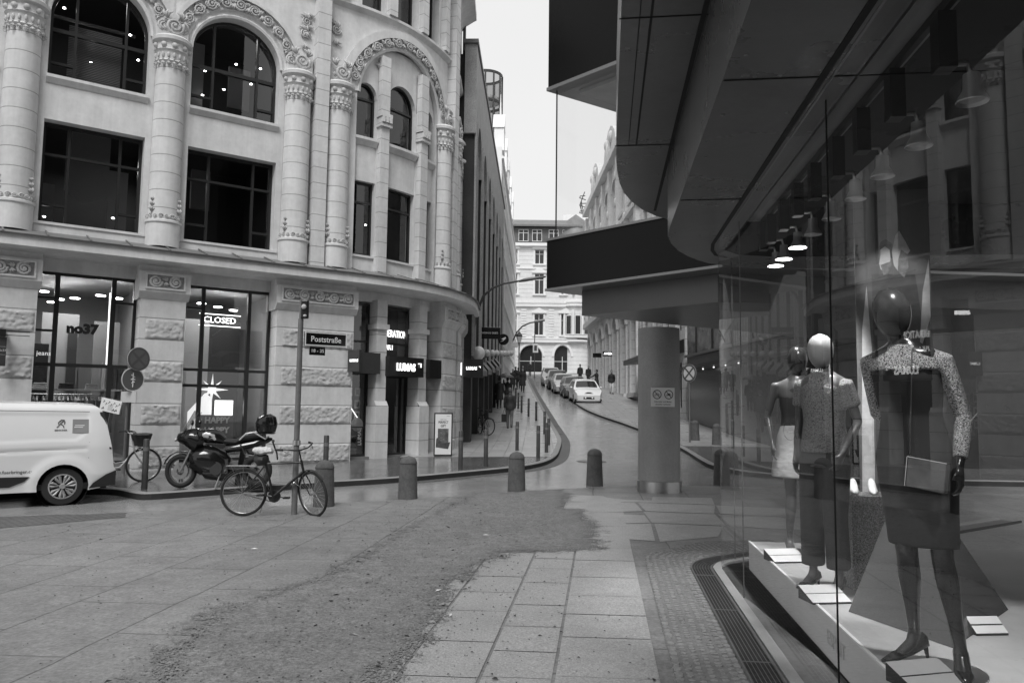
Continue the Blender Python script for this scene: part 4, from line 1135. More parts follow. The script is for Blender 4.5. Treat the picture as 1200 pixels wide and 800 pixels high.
for i,(u,w_) in enumerate(((4,3.2),(14,3.6),(24,3.2))):
    mb=MB(TR);pr=[(u-w_,22.1),(u+w_,22.1),(u+w_*.95,23.4),(u+w_*.8,24.4),(u+w_*.5,25.1),(u+w_*.2,25.5),(u-w_*.2,25.5),(u-w_*.5,25.1),(u-w_*.8,24.4),(u-w_*.95,23.4)]
    Mx=Matrix(((1,0,0,0),(0,0,1,0),(0,1,0,0),(0,0,0,1)));mb.prism(pr,-.5,0,Mx)
    for q in (-1,1): mb.ball((u+q*1.2,.05,24.4),(.5,.25,.5),8,6);mb.ball((u+q*.6,.05,23.6),(.35,.2,.8),8,6)
    mb.build('gable',M['rights'],RB,smooth=50)
# roof ladder railing at the far end
mb=MB(TR)
for k in range(3):
    z=21.9+k*.8;mb.tube([(28+.0,.2+.3*math.sin(k/2),z),(28.5,.9,z+.1),(29.2,.9,z+.1),(29.6,.2,z)],.05,5)
for k in range(4): mb.tube([(27.9+k*.5,.7-.1*(k%2),22.0),(27.9+k*.5,.85,22.9),(27.9+k*.5,.5,23.9)],.045,5)
mb.build('roof_railing',M['frame'],RB)
# ---- right row: plain building with dark awning, then dark glass shop
T2=frame_T(8.75,38.6,-.025,1,-1,-.025)
R2=thing('awning_shop_building','pale building with small windows above a dark awning on the right pavement','building',(8.7,38,1))
ws=[(.8+2.9*i,2.1+2.9*i) for i in range(4)]
gfacade(T2,R2,0,11.6,.3,18,[(1.6,4.0,0,ws),(5.6,7.6,0,ws),(9,11,0,ws),(12.4,14.4,0,ws)],M['rightw'],.3,fm='frame')
mb=MB(T2);mb.add([(.2,0.02,5.1),(11.4,.02,5.1),(11.4,1.2,4.6),(.2,1.2,4.6),(.2,.02,4.4),(11.4,.02,4.4),(11.4,1.2,4.3),(.2,1.2,4.3)],[(0,1,2,3),(7,6,5,4),(0,4,5,1),(1,5,6,2),(2,6,7,3),(3,7,4,0)]);mb.build('awning',M['black'],R2)
M['neonw2']=mat('dim_spot',.8,.5,emit=1.2)
T3=frame_T(9.4,20.0,-.035,1,-1,-.035)
R3=thing('dark_glass_shop','low dark glass shop front with a bright reflecting storey above on the right','building',(9.2,20,0))
mb=MB(T3);mb.box(0,18.3,-6,0,-.3,4.1);mb.build('shop_front',mat('shop_dark',.02,.25,noise_=[(1,.3)]),R3)
mb=MB(T3);mb.box(-.1,18.4,-6,.12,4.1,4.22);mb.build('edge_trim',M['trim'],R3)
mb=MB(T3);mb.box(0,18.3,-6,-.02,4.22,14);mb.build('upper_glazing',mat('reflecting_glass',.16,.12,noise_=[(.9,.5),(4,.3)],spec=.8),R3)
mb=MB(T3)
for i in range(7): mb.key=i;mb.box(1+2.6*i,1.08+2.6*i,-.02,.04,4.22,14)
mb.split('mullion',M['frame'],R3)
mb=MB(T3)
for i in range(4):
    mb.key=i;mb.ball((9.5+i*1.6,.35,3.35),(.035,.035,.03),8,5)
mb.split('canopy_spot',M['neonw2'],R3)
mb=MB(T3);mb.box(2,18,.01,.7,3.4,3.55);mb.build('shop_canopy',M['black'],R3)

# ---- houses behind the camera (seen only mirrored in the windows)
for (x,y,wd,h,a,lb) in ((-30,-34,34,17,.05,'plain rendered house row closing the square behind the viewer on the left'),(6,-36,30,21,-.03,'taller plain house closing the square behind the viewer on the right')):
    Tb=frame_T(x,y,math.cos(a),math.sin(a),-math.sin(a),math.cos(a));hb=thing('opposite_house',lb,'building',(x+wd/2,y,0))
    gfacade(Tb,hb,0,wd,-.5,h,[(z,z+2.0,0,[(1.5+4.2*i,3.3+4.2*i) for i in range(int(wd/4.2))]) for z in (1.0,4.6,8.2,11.8)],M['farback'] if 'farback' in M else M.setdefault('farback',mat('grey_render',.28,.8,noise_=[(.6,.15)])),.2,fm='frame',cross=False)
# ================================================================ text
def frameM(o,right,up):
    r=Vector(right).normalized();u=Vector(up).normalized();n=r.cross(u).normalized();u=n.cross(r)
    m=Matrix((r,u,n)).transposed().to_4x4();m.translation=Vector(o);return m
def text(body,size,Mx,m,parent=None,name='lettering',ext=.004,xs=1,bold=0,align='CENTER',world=True):
    c=bpy.data.curves.new('t','FONT');c.body=body;c.size=size;c.extrude=ext;c.align_x=align;c.align_y='CENTER';c.resolution_u=2;c.offset=bold
    o=bpy.data.objects.new('t',c);COL.objects.link(o);bpy.context.view_layer.update()
    me=bpy.data.meshes.new_from_object(o.evaluated_get(bpy.context.evaluated_depsgraph_get()))
    bpy.data.objects.remove(o);bpy.data.curves.remove(c)
    A=Mx@Matrix.Scale(xs,4,(1,0,0))
    if parent is not None and world: A=PM[parent.name].inverted()@A
    me.transform(A);me.materials.clear();me.materials.append(m)
    ob=bpy.data.objects.new(name,me);COL.objects.link(ob)
    if parent is not None: ob.parent=parent
    return ob
# ================================================================ vehicles
def vehicle(th,outline,hw,wheels,wr,arch_r,mats,sidefn=None,res=.045,strips=()):
    """outline: closed side silhouette [(x,z)], first points run along the underside; body skin built in local space"""
    paint,glass,trim=mats
    zmin=min(z for x,z in outline)
    # side skin
    def sideskin(sg):
        bm=bmesh.new()
        pts=[]
        n=len(outline)
        for i,(x,z) in enumerate(outline):
            pts.append((x,z))
        # insert wheel arches along the bottom edge (last->first edge is the sill)
        sill=[]
        for wx in sorted(wheels,reverse=True):
            a0=math.asin(min(1,(zmin-wr)/arch_r)) if zmin<wr+arch_r else 0
            for k in range(15):
                t=a0+(PI-2*a0)*k/14;sill.append((wx+arch_r*math.cos(t),wr+arch_r*math.sin(t)))
        pts=pts+sill
        vs=[bm.verts.new((x,0,z)) for x,z in pts];bm.faces.new(vs)
        xs=[p[0] for p in pts];zs=[p[1] for p in pts]
        g=lambda:bm.verts[:]+bm.edges[:]+bm.faces[:]
        k=math.ceil(min(xs)/res)
        while k*res<max(xs): bmesh.ops.bisect_plane(bm,geom=g(),plane_co=(k*res,0,0),plane_no=(1,0,0));k+=1
        k=math.ceil(min(zs)/res)
        while k*res<max(zs): bmesh.ops.bisect_plane(bm,geom=g(),plane_co=(0,0,k*res),plane_no=(0,0,1));k+=1
        V=[]
        for v in bm.verts: 
            x,z=v.co.x,v.co.z;y=hw(x,z)
            if sidefn:y+=sidefn(x,z)
            V.append((x,sg*y,z))
        bm.verts.index_update();F=[[v.index for v in f.verts] for f in bm.faces];bm.free()
        return V,F
    mb=MB()
    for sg in (1,-1): mb.add(*sideskin(sg))
    # top/rear/front skin following the outline
    def stripskin(mb,pts,off=0,yk=1.0):
        n=9;V=[]
        m=len(pts)
        for i,(x,z) in enumerate(pts):
            a=pts[max(0,i-1)];b=pts[min(m-1,i+1)];d=Vector((b[0]-a[0],b[1]-a[1]));d=d.normalized() if d.length else Vector((1,0));nn=Vector((-d.y,d.x))
            for k in range(n):
                f=-1+2*k/(n-1);h=hw(x,z)*yk
                cr=.035*(1-f*f)+off
                V.append((x+nn.x*cr,f*h,z+nn.y*cr))
        F=[(i*n+k,i*n+k+1,(i+1)*n+k+1,(i+1)*n+k) for i in range(m-1) for k in range(n-1)]
        mb.add(V,F)
    dens=[]
    for a,b in zip(outline,outline[1:]):
        k=max(1,int(math.dist(a,b)/.12))
        dens+=[(a[0]+(b[0]-a[0])*i/k,a[1]+(b[1]-a[1])*i/k) for i in range(k)]
    dens.append(outline[-1]);stripskin(mb,dens)
    mb.build('body',paint,th,world=False,smooth=35)
    for nm,p0,p1,yk,m in strips:
        q=MB();k=6;pp=[(p0[0]+(p1[0]-p0[0])*i/k,p0[1]+(p1[1]-p0[1])*i/k) for i in range(k+1)];stripskin(q,pp,.008,yk);q.build(nm,m,th,world=False,smooth=True)
    # underbody + wheel wells
    q=MB();xs=[p[0] for p in outline];wy=hw(wheels[0],.4)-.02
    q.box(min(xs)+.15,max(xs)-.15,-wy,wy,zmin+.02,zmin+.12)
    for wx in wheels:
        for sg in (1,-1):
            q.lathe([(arch_r-.0,sg*(wy-.25)),(arch_r-.0,sg*(wy+.01))],(wx,0,wr),20,'y',0,2*PI);q.lathe([(0,sg*(wy-.25)),(arch_r,sg*(wy-.25))],(wx,0,wr),20,'y')
    q.build('underbody',M['gap'],th,world=False)
def wheel(th,x,y,r,w,rim,sg,spokes=7,m=None,tm=None):
    q=MB();q.lathe([(r*.64,y-sg*w*.9),(r*.94,y-sg*w*.95),(r,y-sg*w*.8),(r,y-sg*w*.15),(r*.955,y),(r*.68,y+sg*.004),(r*.64,y-sg*.03)],(x,0,r),28,'y')
    t=q.build('wheel',tm or M['rubber'],th,world=False,smooth=40);PM[t.name]=Matrix()
    q=MB();q.lathe([(0,y-sg*.035),(r*.62,y-sg*.05),(r*.67,y-sg*.01),(r*.67,y-sg*.06)],(x,0,r),28,'y');q.build('rim_back',M['rimdark'],t,world=False,smooth=30)
    q=MB()
    q.lathe([(r*.60,y-sg*.01),(r*.60,y+sg*.008),(r*.67,y+sg*.004),(r*.67,y-sg*.02)],(x,0,r),28,'y')
    q.lathe([(0,y+sg*.012),(r*.13,y+sg*.012),(r*.16,y-sg*.005),(r*.2,y-sg*.02)],(x,0,r),16,'y')
    for k in range(spokes):
        a=2*PI*k/spokes+.2
        for d in (-.17,.17):
            p=[(x+r*rr*math.cos(a+d*f),y-sg*(.012 if rr<.4 else .002),r+r*rr*math.sin(a+d*f)) for rr,f in ((.14,.5),(.35,1.0),(.5,1.15),(.62,.75))]
            q.tube(p,[.012,.02,.024,.016],4,side=(0,1,0))
    q.build('rim',rim,t,world=False,smooth=30)
M['rubber']=mat('tyre_rubber',.018,.8,coord='obj');M['rimdark']=mat('rim_shadow',.02,.6,coord='obj');M['alu']=mat('silver_wheel_trim',.42,.4,metal=.5,coord='obj')
M['vanp']=mat('white_van_paint',.72,.28,noise_=[(.8,.04)],coord='obj',coat=.4);M['cglass']=mat('vehicle_glass',.02,.06,spec=.7,coord='obj')
M['cladding']=mat('black_plastic',.02,.55,coord='obj');M['greymark']=mat('grey_vinyl',.22,.5,coord='obj');M['darkmark']=mat('dark_vinyl',.07,.5,coord='obj')
M['redlens']=mat('rear_lens',.10,.2,coord='obj')
def make_van():
    rot=TH+PI;loc=(-7.28,14.08,-.125)
    th=thing('delivery_van','white panel delivery van with grey side stickers parked by the shop pier','van',loc,rot)
    out=[(.02,.30),(.0,.55),(.05,.62),(.09,.95),(.20,1.45),(.27,1.62),(.37,1.685),(.6,1.705),(2.4,1.73),(2.95,1.68),(3.65,1.16),(4.1,1.02),(4.33,.85),(4.42,.6),(4.42,.28),(4.3,.24)]
    def hw(x,z):
        h=.89-.0*z
        if z>.95: h-=.17*((z-.95)/.75)**1.35
        if z<.5:h-=.03*((.5-z)/.25)
        if x<.35:h-=.07*((.35-x)/.35)**2
        if x>3.9:h-=.16*((x-3.9)/.5)**2
        if z>1.60:h-=.05*((z-1.6)/.1)**2
        return h
    wx=(.80,3.45);wr=.315;ar=.375
    def side(x,z):
        d=0
        for w_ in wx:
            r=math.hypot(x-w_,z-wr)
            if z>.2: d+=.032*(1-sst(ar+.04,ar+.20,r))
        # recessed upper panel
        if .40<x<1.95 or 2.02<x<3.0:
            top=1.545+.004*x;bot=1.09-.03*(x-.5) if x>.62 else 1.09+.9*(.62-x)
            if x<3.0:
                e=min(z-bot,top-z)
                if x<1.95:e=min(e,x-.44)
                d-=.014*sst(0,.03,e)
        # waist crease
        d-=.018*sst(.05,0,abs(z-(.93-.035*(x-1)))) if x>.45 else 0
        return d
    ol=out[::-1];ol=out
    vehicle(th,[(x,z) for x,z in out],hw,wx,wr,ar,(M['vanp'],M['cglass'],M['cladding']),side,.03,
        strips=[('rear_window',(.115,1.05),(.235,1.56),.78,M['cglass']),('windscreen',(3.0,1.645),(3.62,1.18),.86,M['cglass'])])
    for x in wx:
        for sg in (1,-1): wheel(th,x,sg*.86,wr,.2,M['alu'],sg)
    def onside(pts,nm,m,th_=.004,push=.006,sg=1):
        # thin sheet hugging the side
        q=MB();n=len(pts);V=[(x,sg*(hw(x,z)+side(x,z)+push),z) for x,z in pts];V+=[(x,sg*(hw(x,z)+side(x,z)-.03),z) for x,z in pts]
        tri=tessellate_polygon([[Vector((x,z,0)) for x,z in pts]])
        q.add(V,[tuple(t) for t in tri]+[(i,(i+1)%n,n+(i+1)%n,n+i) for i in range(n)]);return q.build(nm,m,th,world=False)
    for sg in (1,-1):
        onside([(.10,.93),(.13,.93),(.30,1.575),(.235,1.58),(.20,1.44)],'tail_lamp',M['cladding'],sg=sg)
        onside([(.01,.30),(.42,.27),(.36,.36),(.16,.50),(.01,.56)],'bumper_corner',M['cladding'],push=.03,sg=sg)
        onside([(1.28,.50),(1.35,.42),(1.55,.335),(2.9,.33),(2.95,.52)],'side_cladding',M['cladding'],push=.012,sg=sg)
        onside([(3.05,1.12),(3.6,1.14),(3.12,1.52),(2.98,1.52)],'door_window',M['cglass'],sg=sg)
    onside([(2.12,.98),(2.30,.98),(2.30,1.02),(2.12,1.02)],'door_handle',M['vanp'],push=.03)
    onside([(.44,.78),(.445,.78),(.445,1.06),(.44,1.06)],'panel_gap',M['cladding'],push=.001)
    onside([(.45,1.575),(2.95,1.60),(2.95,1.61),(.45,1.585)],'roof_gutter',M['darkmark'],push=.001)
    # door gap
    onside([(1.98,.35),(1.99,.35),(1.99,1.6),(1.98,1.6)],'door_gap',M['cladding'],push=.001)
    # stickers
    onside([(.46,1.215),(.70,1.215),(.70,1.45),(.46,1.45)],'sticker',M['greymark'],push=.004)
    def tM(x,z): return frameM((x,hw(x,z)+side(x,z)+.006,z),(-1,0,0),(0,-.20 if z>1 else 0,1))
    mw=M['white']
    for k,(z,w_) in enumerate(((1.345,.17),(1.315,.19))): 
        onside([(.58-w_/2,z-.006),(.58+w_/2,z-.006),(.58+w_/2,z+.006),(.58-w_/2,z+.006)],'sticker_line',mw,push=.007)
    # dog-head like emblem: curved strokes
    q=MB()
    for pts in ([(-.05,-.05),(-.01,.01),(.03,.06),(.055,.04),(.05,.0)],[(.0,.0),(.03,-.02),(.045,-.06)],[(-.06,-.055),(-.03,-.02),(-.04,.03),(.0,.075),(.05,.07)]):
        q.tube([(.87-a,hw(.87,1.36)+side(.87,1.36)+.004-b*.2,1.365+b) for a,b in pts],[.008]*len(pts),4)
    q.build('emblem',M['darkmark'],th,world=False)
    text('BEROUNER',.036,tM(.87,1.265),M['darkmark'],th,world=False,ext=.001,bold=.0006)
    text('www.fuerbringer.com',.075,tM(1.50,.585),M['darkmark'],th,world=False,ext=.001)
    q=MB();q.lathe([(.0,.0),(.052,.0),(.052,.004)],(0,0,0),20,'y')
    q2=MB();x=1.83;z=1.40;y=hw(x,z)+side(x,z)+.004
    q2.lathe([(0,0),(.05,0)],(x,y+.002,z),20,'y');q2.build('round_sticker',M['greymark'],th,world=False)
    q2=MB();q2.lathe([(.055,0),(.068,0)],(x,y+.003,z),20,'y');q2.build('round_sticker_ring',mw,th,world=False)
    th.scale=(1,1,.975);return th
make_van()
def make_car(label,loc,rot,paint,cat='car',tall=0):
    th=thing('parked_car',label,cat,loc,rot,'cars parked along the right kerb')
    t=tall
    out=[(.05,.32),(.0,.5),(.03,.85),(.12,.98),(.55,1.42+t),(.9,1.47+t),(2.0,1.49+t),(2.35,1.44+t),(3.05,1.0+t*.4),(3.6,.90+t*.3),(3.95,.76),(4.08,.6),(4.08,.3),(4.0,.22)]
    def hw(x,z):
        h=.875
        if z>.9:h-=.26*((z-.9)/(.6+t))**1.2
        if z<.45:h-=.04*(.45-z)/.2
        if x>3.5:h-=.17*((x-3.5)/.6)**2
        if x<.5:h-=.1*((.5-x)/.5)**2
        return h
    wx=(.72,3.28);side=lambda x,z:.025*sum((1-sst(.36,.5,math.hypot(x-w_,z-.31))) for w_ in wx)
    vehicle(th,out,hw,wx,.31,.35,(paint,M['cglass'],M['cladding']),side,.09,
      strips=[('windscreen',(2.40,1.41+t),(3.0,1.03+t*.4),.88,M['cglass']),('rear_window',(.17,1.03),(.50,1.37+t),.85,M['cglass']),('front_grille',(3.93,.77),(4.02,.68),.55,M['cladding']),('lower_intake',(4.075,.50),(4.075,.36),.85,M['cladding'])])
    for x in wx:
        for sg in (1,-1): wheel(th,x,sg*.85,.31,.19,M['alu'],sg,5)
    for sg in (1,-1):
        q=MB();V=[(x,sg*(hw(x,z)+.006),z) for x,z in ((.5,1.0),(2.9,1.0),(2.35,1.36+t),(.75,1.36+t))];q.add(V,[(0,1,2,3)]);q.build('side_window',M['cglass'],th,world=False)
        q=MB();q.ball((3.86,sg*.60,.72),(.12,.16,.06),10,6);q.build('headlight',M['headl'],th,world=False,smooth='all')
        q=MB();q.ball((2.72,sg*.97,1.03),(.09,.09,.065),8,6);q.build('wing_mirror',paint,th,world=False,smooth='all')
    q=MB();q.box(4.09,4.115,-.26,.26,.40,.51);q.build('number_plate',M['white'],th,world=False)
    return th
M['headl']=mat('headlight_glass',.5,.1,coord='obj')
M['silverp']=mat('silver_paint',.45,.3,metal=.3,coord='obj',coat=.5);M['blackp']=mat('black_car_paint',.02,.15,coord='obj',coat=.6);M['greyp']=mat('grey_car_paint',.10,.2,coord='obj',coat=.6)
def carat(x,y,label,paint,rot=-1.53,tall=0):
    z=G(x,y)+.0;th=make_car(label,(x,y,z),rot,paint,tall=tall);th.rotation_euler=(0,math.atan(.08),rot)
carat(4.72,52.6,'white hatchback facing us, nearest in the row of parked cars',M['vanp'])
carat(4.45,57.6,'dark grey car just behind the white hatchback in the parked row',M['greyp'],-1.55)
carat(4.05,62.6,'silver car third in the parked row between two dark cars',M['silverp'],-1.55)
carat(3.9,67.8,'black car fourth in the parked row behind the silver one',M['blackp'],-1.56,.1)
carat(3.65,73.5,'pale estate car farthest up the parked row near the street end',M['silverp'],-1.57,.15)
# ================================================================ bicycles
def wheelspk(q_t,q_r,q_s,c,r,ax,n=28):
    ax=Vector(ax).normalized();a=ax.cross(Vector((0,0,1))).normalized();b=a.cross(ax);c=Vector(c)
    circ=lambda R,k=40:[c+a*R*math.cos(2*PI*i/k)+b*R*math.sin(2*PI*i/k) for i in range(k)]
    q_t.tube(circ(r-.02),.021,6,closed=True);q_r.tube(circ(r-.042),(.008),5,closed=True)
    for i in range(n):
        t=2*PI*i/n;o=ax*(.03 if i%2 else -.03);t2=t+(.5 if i%4<2 else -.5)
        q_s.tube([c+o+a*.02*math.cos(t2)+b*.02*math.sin(t2),c+a*(r-.045)*math.cos(t)+b*(r-.045)*math.sin(t)],.0016,3,caps=False)
    q_s.tube([c-ax*.05,c+ax*.05],.018,8)
def make_bike(th,fm,steer=0,basket=None,cover=False,rackm=None,step=False,tyre=None):
    r=.345;wb=1.06;R_=Vector((0,0,r));BB=Vector((.44,0,.29));S1=Vector((.30,0,.80));
    H0=Vector((.88,0,.62));H1=Vector((.83,0,.83));F_=Vector((wb,0,r))
    if step:S1=Vector((.31,0,.72))
    rot=Matrix.Translation(H0)@Matrix.Rotation(steer,4,(H1-H0).normalized())@Matrix.Translation(-H0)
    def part(nm,m,fn,sm=True):
        q=MB();fn(q);return q.build(nm,m,th,world=False,smooth=sm)
    def fr(q):
        q.tube([BB,S1],.018,8);
        if step: q.tube([S1+(BB-S1)*.45,BB+Vector((.1,0,.10)),(.7,0,.42),H0+Vector((0,0,.02))],.013,8);q.tube([BB,(.62,0,.31),H0],.016,8)
        else: q.tube([S1*.95+BB*.05,H1*.85+H0*.15],.018,8);q.tube([BB,H0+(H1-H0)*.2],.020,8)
        q.tube([H0,H1],.019,8)
        for s in (-.05,.05):
            q.tube([R_+V3(0,s,0),BB+V3(-.03,s*.5,0)],.009,6);q.tube([R_+V3(0,s,0),S1+V3(-.01,s*.3,-.06)],.008,6)
        q.tube([BB+V3(0,-.04,0),BB+V3(0,.04,0)],.022,8)
    part('frame',fm,fr)
    def fk(q):
        q.tube([rot@H0,rot@H0+V3(0,0,-.02)],.02,8)
        for s in (-.05,.05): q.tube([rot@(H0+V3(0,s*.6,-.01)),rot@V3(.93,s,.52),rot@V3(1.0,s,.42),rot@(F_+V3(0,s,0))],.010,6)
    part('fork',fm,fk)
    ax=(rot.to_3x3()@Vector((0,1,0)));fc=rot@F_
    for c,a,nm in ((R_,(0,1,0),'rear'),(fc,ax,'front')):
        t,rm,sp=MB(),MB(),MB();wheelspk(t,rm,sp,c,r,a);w_=t.build('wheel',tyre or M['rubber'],th,world=False,smooth='all');PM[w_.name]=Matrix()
        rm.build('rim',M['steel'],w_,world=False,smooth='all');sp.build('spokes',M['steel'],w_,world=False)
    def mg(q):
        for c,a,t0,t1,mt in ((R_,Vector((0,1,0)),.15,2.9,None),(F_,Vector((0,1,0)),.75,2.5,rot)):
            P=[Vector((c.x+(r+.018)*math.cos(t0+(t1-t0)*i/14),0,c.z+(r+.018)*math.sin(t0+(t1-t0)*i/14))) for i in range(15)]
            if mt: P=[mt@p for p in P]
            q.tube(P,(.006),4) if 0 else q.tube(P,[(.024,.004)]*15,6,side=(ax if mt else (0,1,0)))
    part('mudguard',fm,mg)
    def hb(q):
        top=H1+(H1-H0).normalized()*.16;q.tube([rot@H1,rot@top],.012,8)
        pts=[V3(-.13,-.30,.04),V3(.0,-.24,.045),V3(.07,-.12,.02),V3(.05,0,0),V3(.07,.12,.02),V3(.0,.24,.045),V3(-.13,.30,.04)]
        q.tube([rot@(top+p) for p in pts],.011,8)
        for s in (-1,1): q.tube([rot@(top+V3(-.02,s*.25,.02)),rot@(top+V3(.07,s*.2,-.02))],.006,5)
    part('handlebar',M['steel'] if step else M['black'],hb)
    def gr_(q):
        top=H1+(H1-H0).normalized()*.16
        for s in (-1,1): q.tube([rot@(top+V3(-.16,s*.305,.04)),rot@(top+V3(-.03,s*.262,.045))],.017,8)
    part('grip',M['rubber'],gr_)
    def sd_(q):
        q.tube([S1,S1+V3(-.03,0,.13)],.012,8)
    part('seat_post',M['steel'],sd_)
    def sdl(q):
        c=S1+V3(-.03,0,.16);q.tube([c+V3(-.13,0,.02),c+V3(-.09,0,.025),c+V3(-.03,0,.015),c+V3(.06,0,.01),c+V3(.14,0,0)],[(.045,.02),(.085,.035),(.07,.03),(.03,.022),(.018,.014)],10,side=(0,1,0))
    part('saddle',M['cover'] if cover else (M['white'] if step else M['rubber']),sdl)
    if cover:
        def cv(q):
            c=S1+V3(-.04,0,.17);random.seed(2);q.ball(c,(.16,.10,.06),12,7)
            q.v=[v+Vector(noise.noise_vector(v*14))*.03 for v in q.v]
        part('saddle_cover',M['cover'],cv)
        def bx(q):
            c=S1+V3(-.06,0,.04);q.ball(c,(.12,.08,.09),10,6);q.v=[v+Vector(noise.noise_vector(v*11))*.035 for v in q.v]
        part('wrapped_bag',M['cladding'],bx)
    def rk(q):
        z=.74
        for s in (-.06,.0,.06): q.tube([V3(-.26,s,z),V3(.18,s,z)],.006,5)
        for x in (-.26,-.1,.05,.18): q.tube([V3(x,-.06,z),V3(x,.06,z)],.006,5)
        for s in (-.065,.065):
            q.tube([V3(-.18,s,z),V3(0,s,r)],.005,5);q.tube([V3(0,s,z),V3(0,s,r)],.005,5)
    if rackm:part('rear_rack',rackm,rk)
    def cr_(q):
        q.lathe([(.0,.055),(.03,.055),(.075,.052),(.095,.052),(.095,.047),(.0,.047)],(BB.x,0,BB.z),22,'y')
        q.bar(BB+V3(0,.07,0),BB+V3(.165,.07,-.03),.02,.012);q.bar(BB+V3(0,-.07,0),BB+V3(-.165,-.07,.03),.02,.012)
        q.tube([BB+V3(.0,.05,.09),R_+V3(0,.05,.035)],.006,4);q.tube([BB+V3(.0,.05,-.09),R_+V3(0,.05,-.035)],.006,4)
    part('crankset',M['steel'] if step else M['frame'],cr_)
    def pd(q):
        q.box(BB.x+.12,BB.x+.21,.08,.17,BB.z-.045,BB.z-.02);q.box(BB.x-.21,BB.x-.12,-.17,-.08,BB.z+.02,BB.z+.045)
    part('pedals',M['rubber'],pd,False)
    def ks(q): q.tube([(.30,.05,.27),(.20,.20,.02)],.008,6)
    part('kickstand',M['steel'],ks)
    def li(q):
        p=rot@(H0+V3(.09,0,.05));q.ball(p,(.045,.035,.035),10,6)
    part('headlamp',M['chrome'] if step else M['frame'],li)
    def rl(q): q.ball((-.28,0,.66),(.02,.04,.03),8,5)
    part('rear_lamp',M['redlens'],rl)
    if basket:
        def bs(q):
            c=rot@V3(1.0,0,.86)
            q.tube([c+V3(0,0,-.13),c+V3(0,0,-.12),c+V3(0,0,.0),c+V3(0,0,.10),c+V3(0,0,.12)],[(.10,.10),(.13,.14),(.16,.17),(.19,.20),(.17,.18)],14)
            q.v=[v+Vector(noise.noise_vector(v*9))*.025 for v in q.v]
        part('covered_basket',basket,bs)
M['cover']=mat('plastic_bag',.6,.25,noise_=[(18,.35)],bump=[(25,.8,.02)],coord='obj');M['silverf']=mat('silver_frame_paint',.5,.35,metal=.4,coord='obj')
M['darksteel']=mat('dull_dark_steel',.12,.45,metal=.5,coord='obj')
b1=thing('bicycle','black bicycle with a plastic wrapped saddle leaning on the street name post','bicycle',(-3.98,11.62,G(-3.98,11.6)+.004),math.radians(3.5),'parked bicycles')
make_bike(b1,M['black'],steer=-.75,cover=True,rackm=M['darksteel'])
b2=thing('bicycle','silver step-through bicycle with a covered basket half hidden behind the white van','bicycle',(-8.36,15.23,G(-8.6,15)+.12),TH-.05,'parked bicycles')
make_bike(b2,M['silverf'],steer=.1,basket=M['cladding'],step=True)
b3=thing('bicycle','dark bicycle standing against the wall past the rounded corner','bicycle',(-1.25,31.2,G(-1.2,30.5)+.12),-1.25,'parked bicycles')
make_bike(b3,M['black'],steer=.5,rackm=M['frame'])
# wire lock on the front bike
lk=MB();lk.tube([(-3.18,11.72,.36),(-3.24,11.66,.42),(-3.33,11.72,.40),(-3.30,11.85,.34),(-3.2,11.82,.33)],.008,6,closed=True)
tag(lk.build('bicycle_lock',M['chrome'],smooth='all'),'thin cable lock looped round the post and the black bicycle frame','lock')
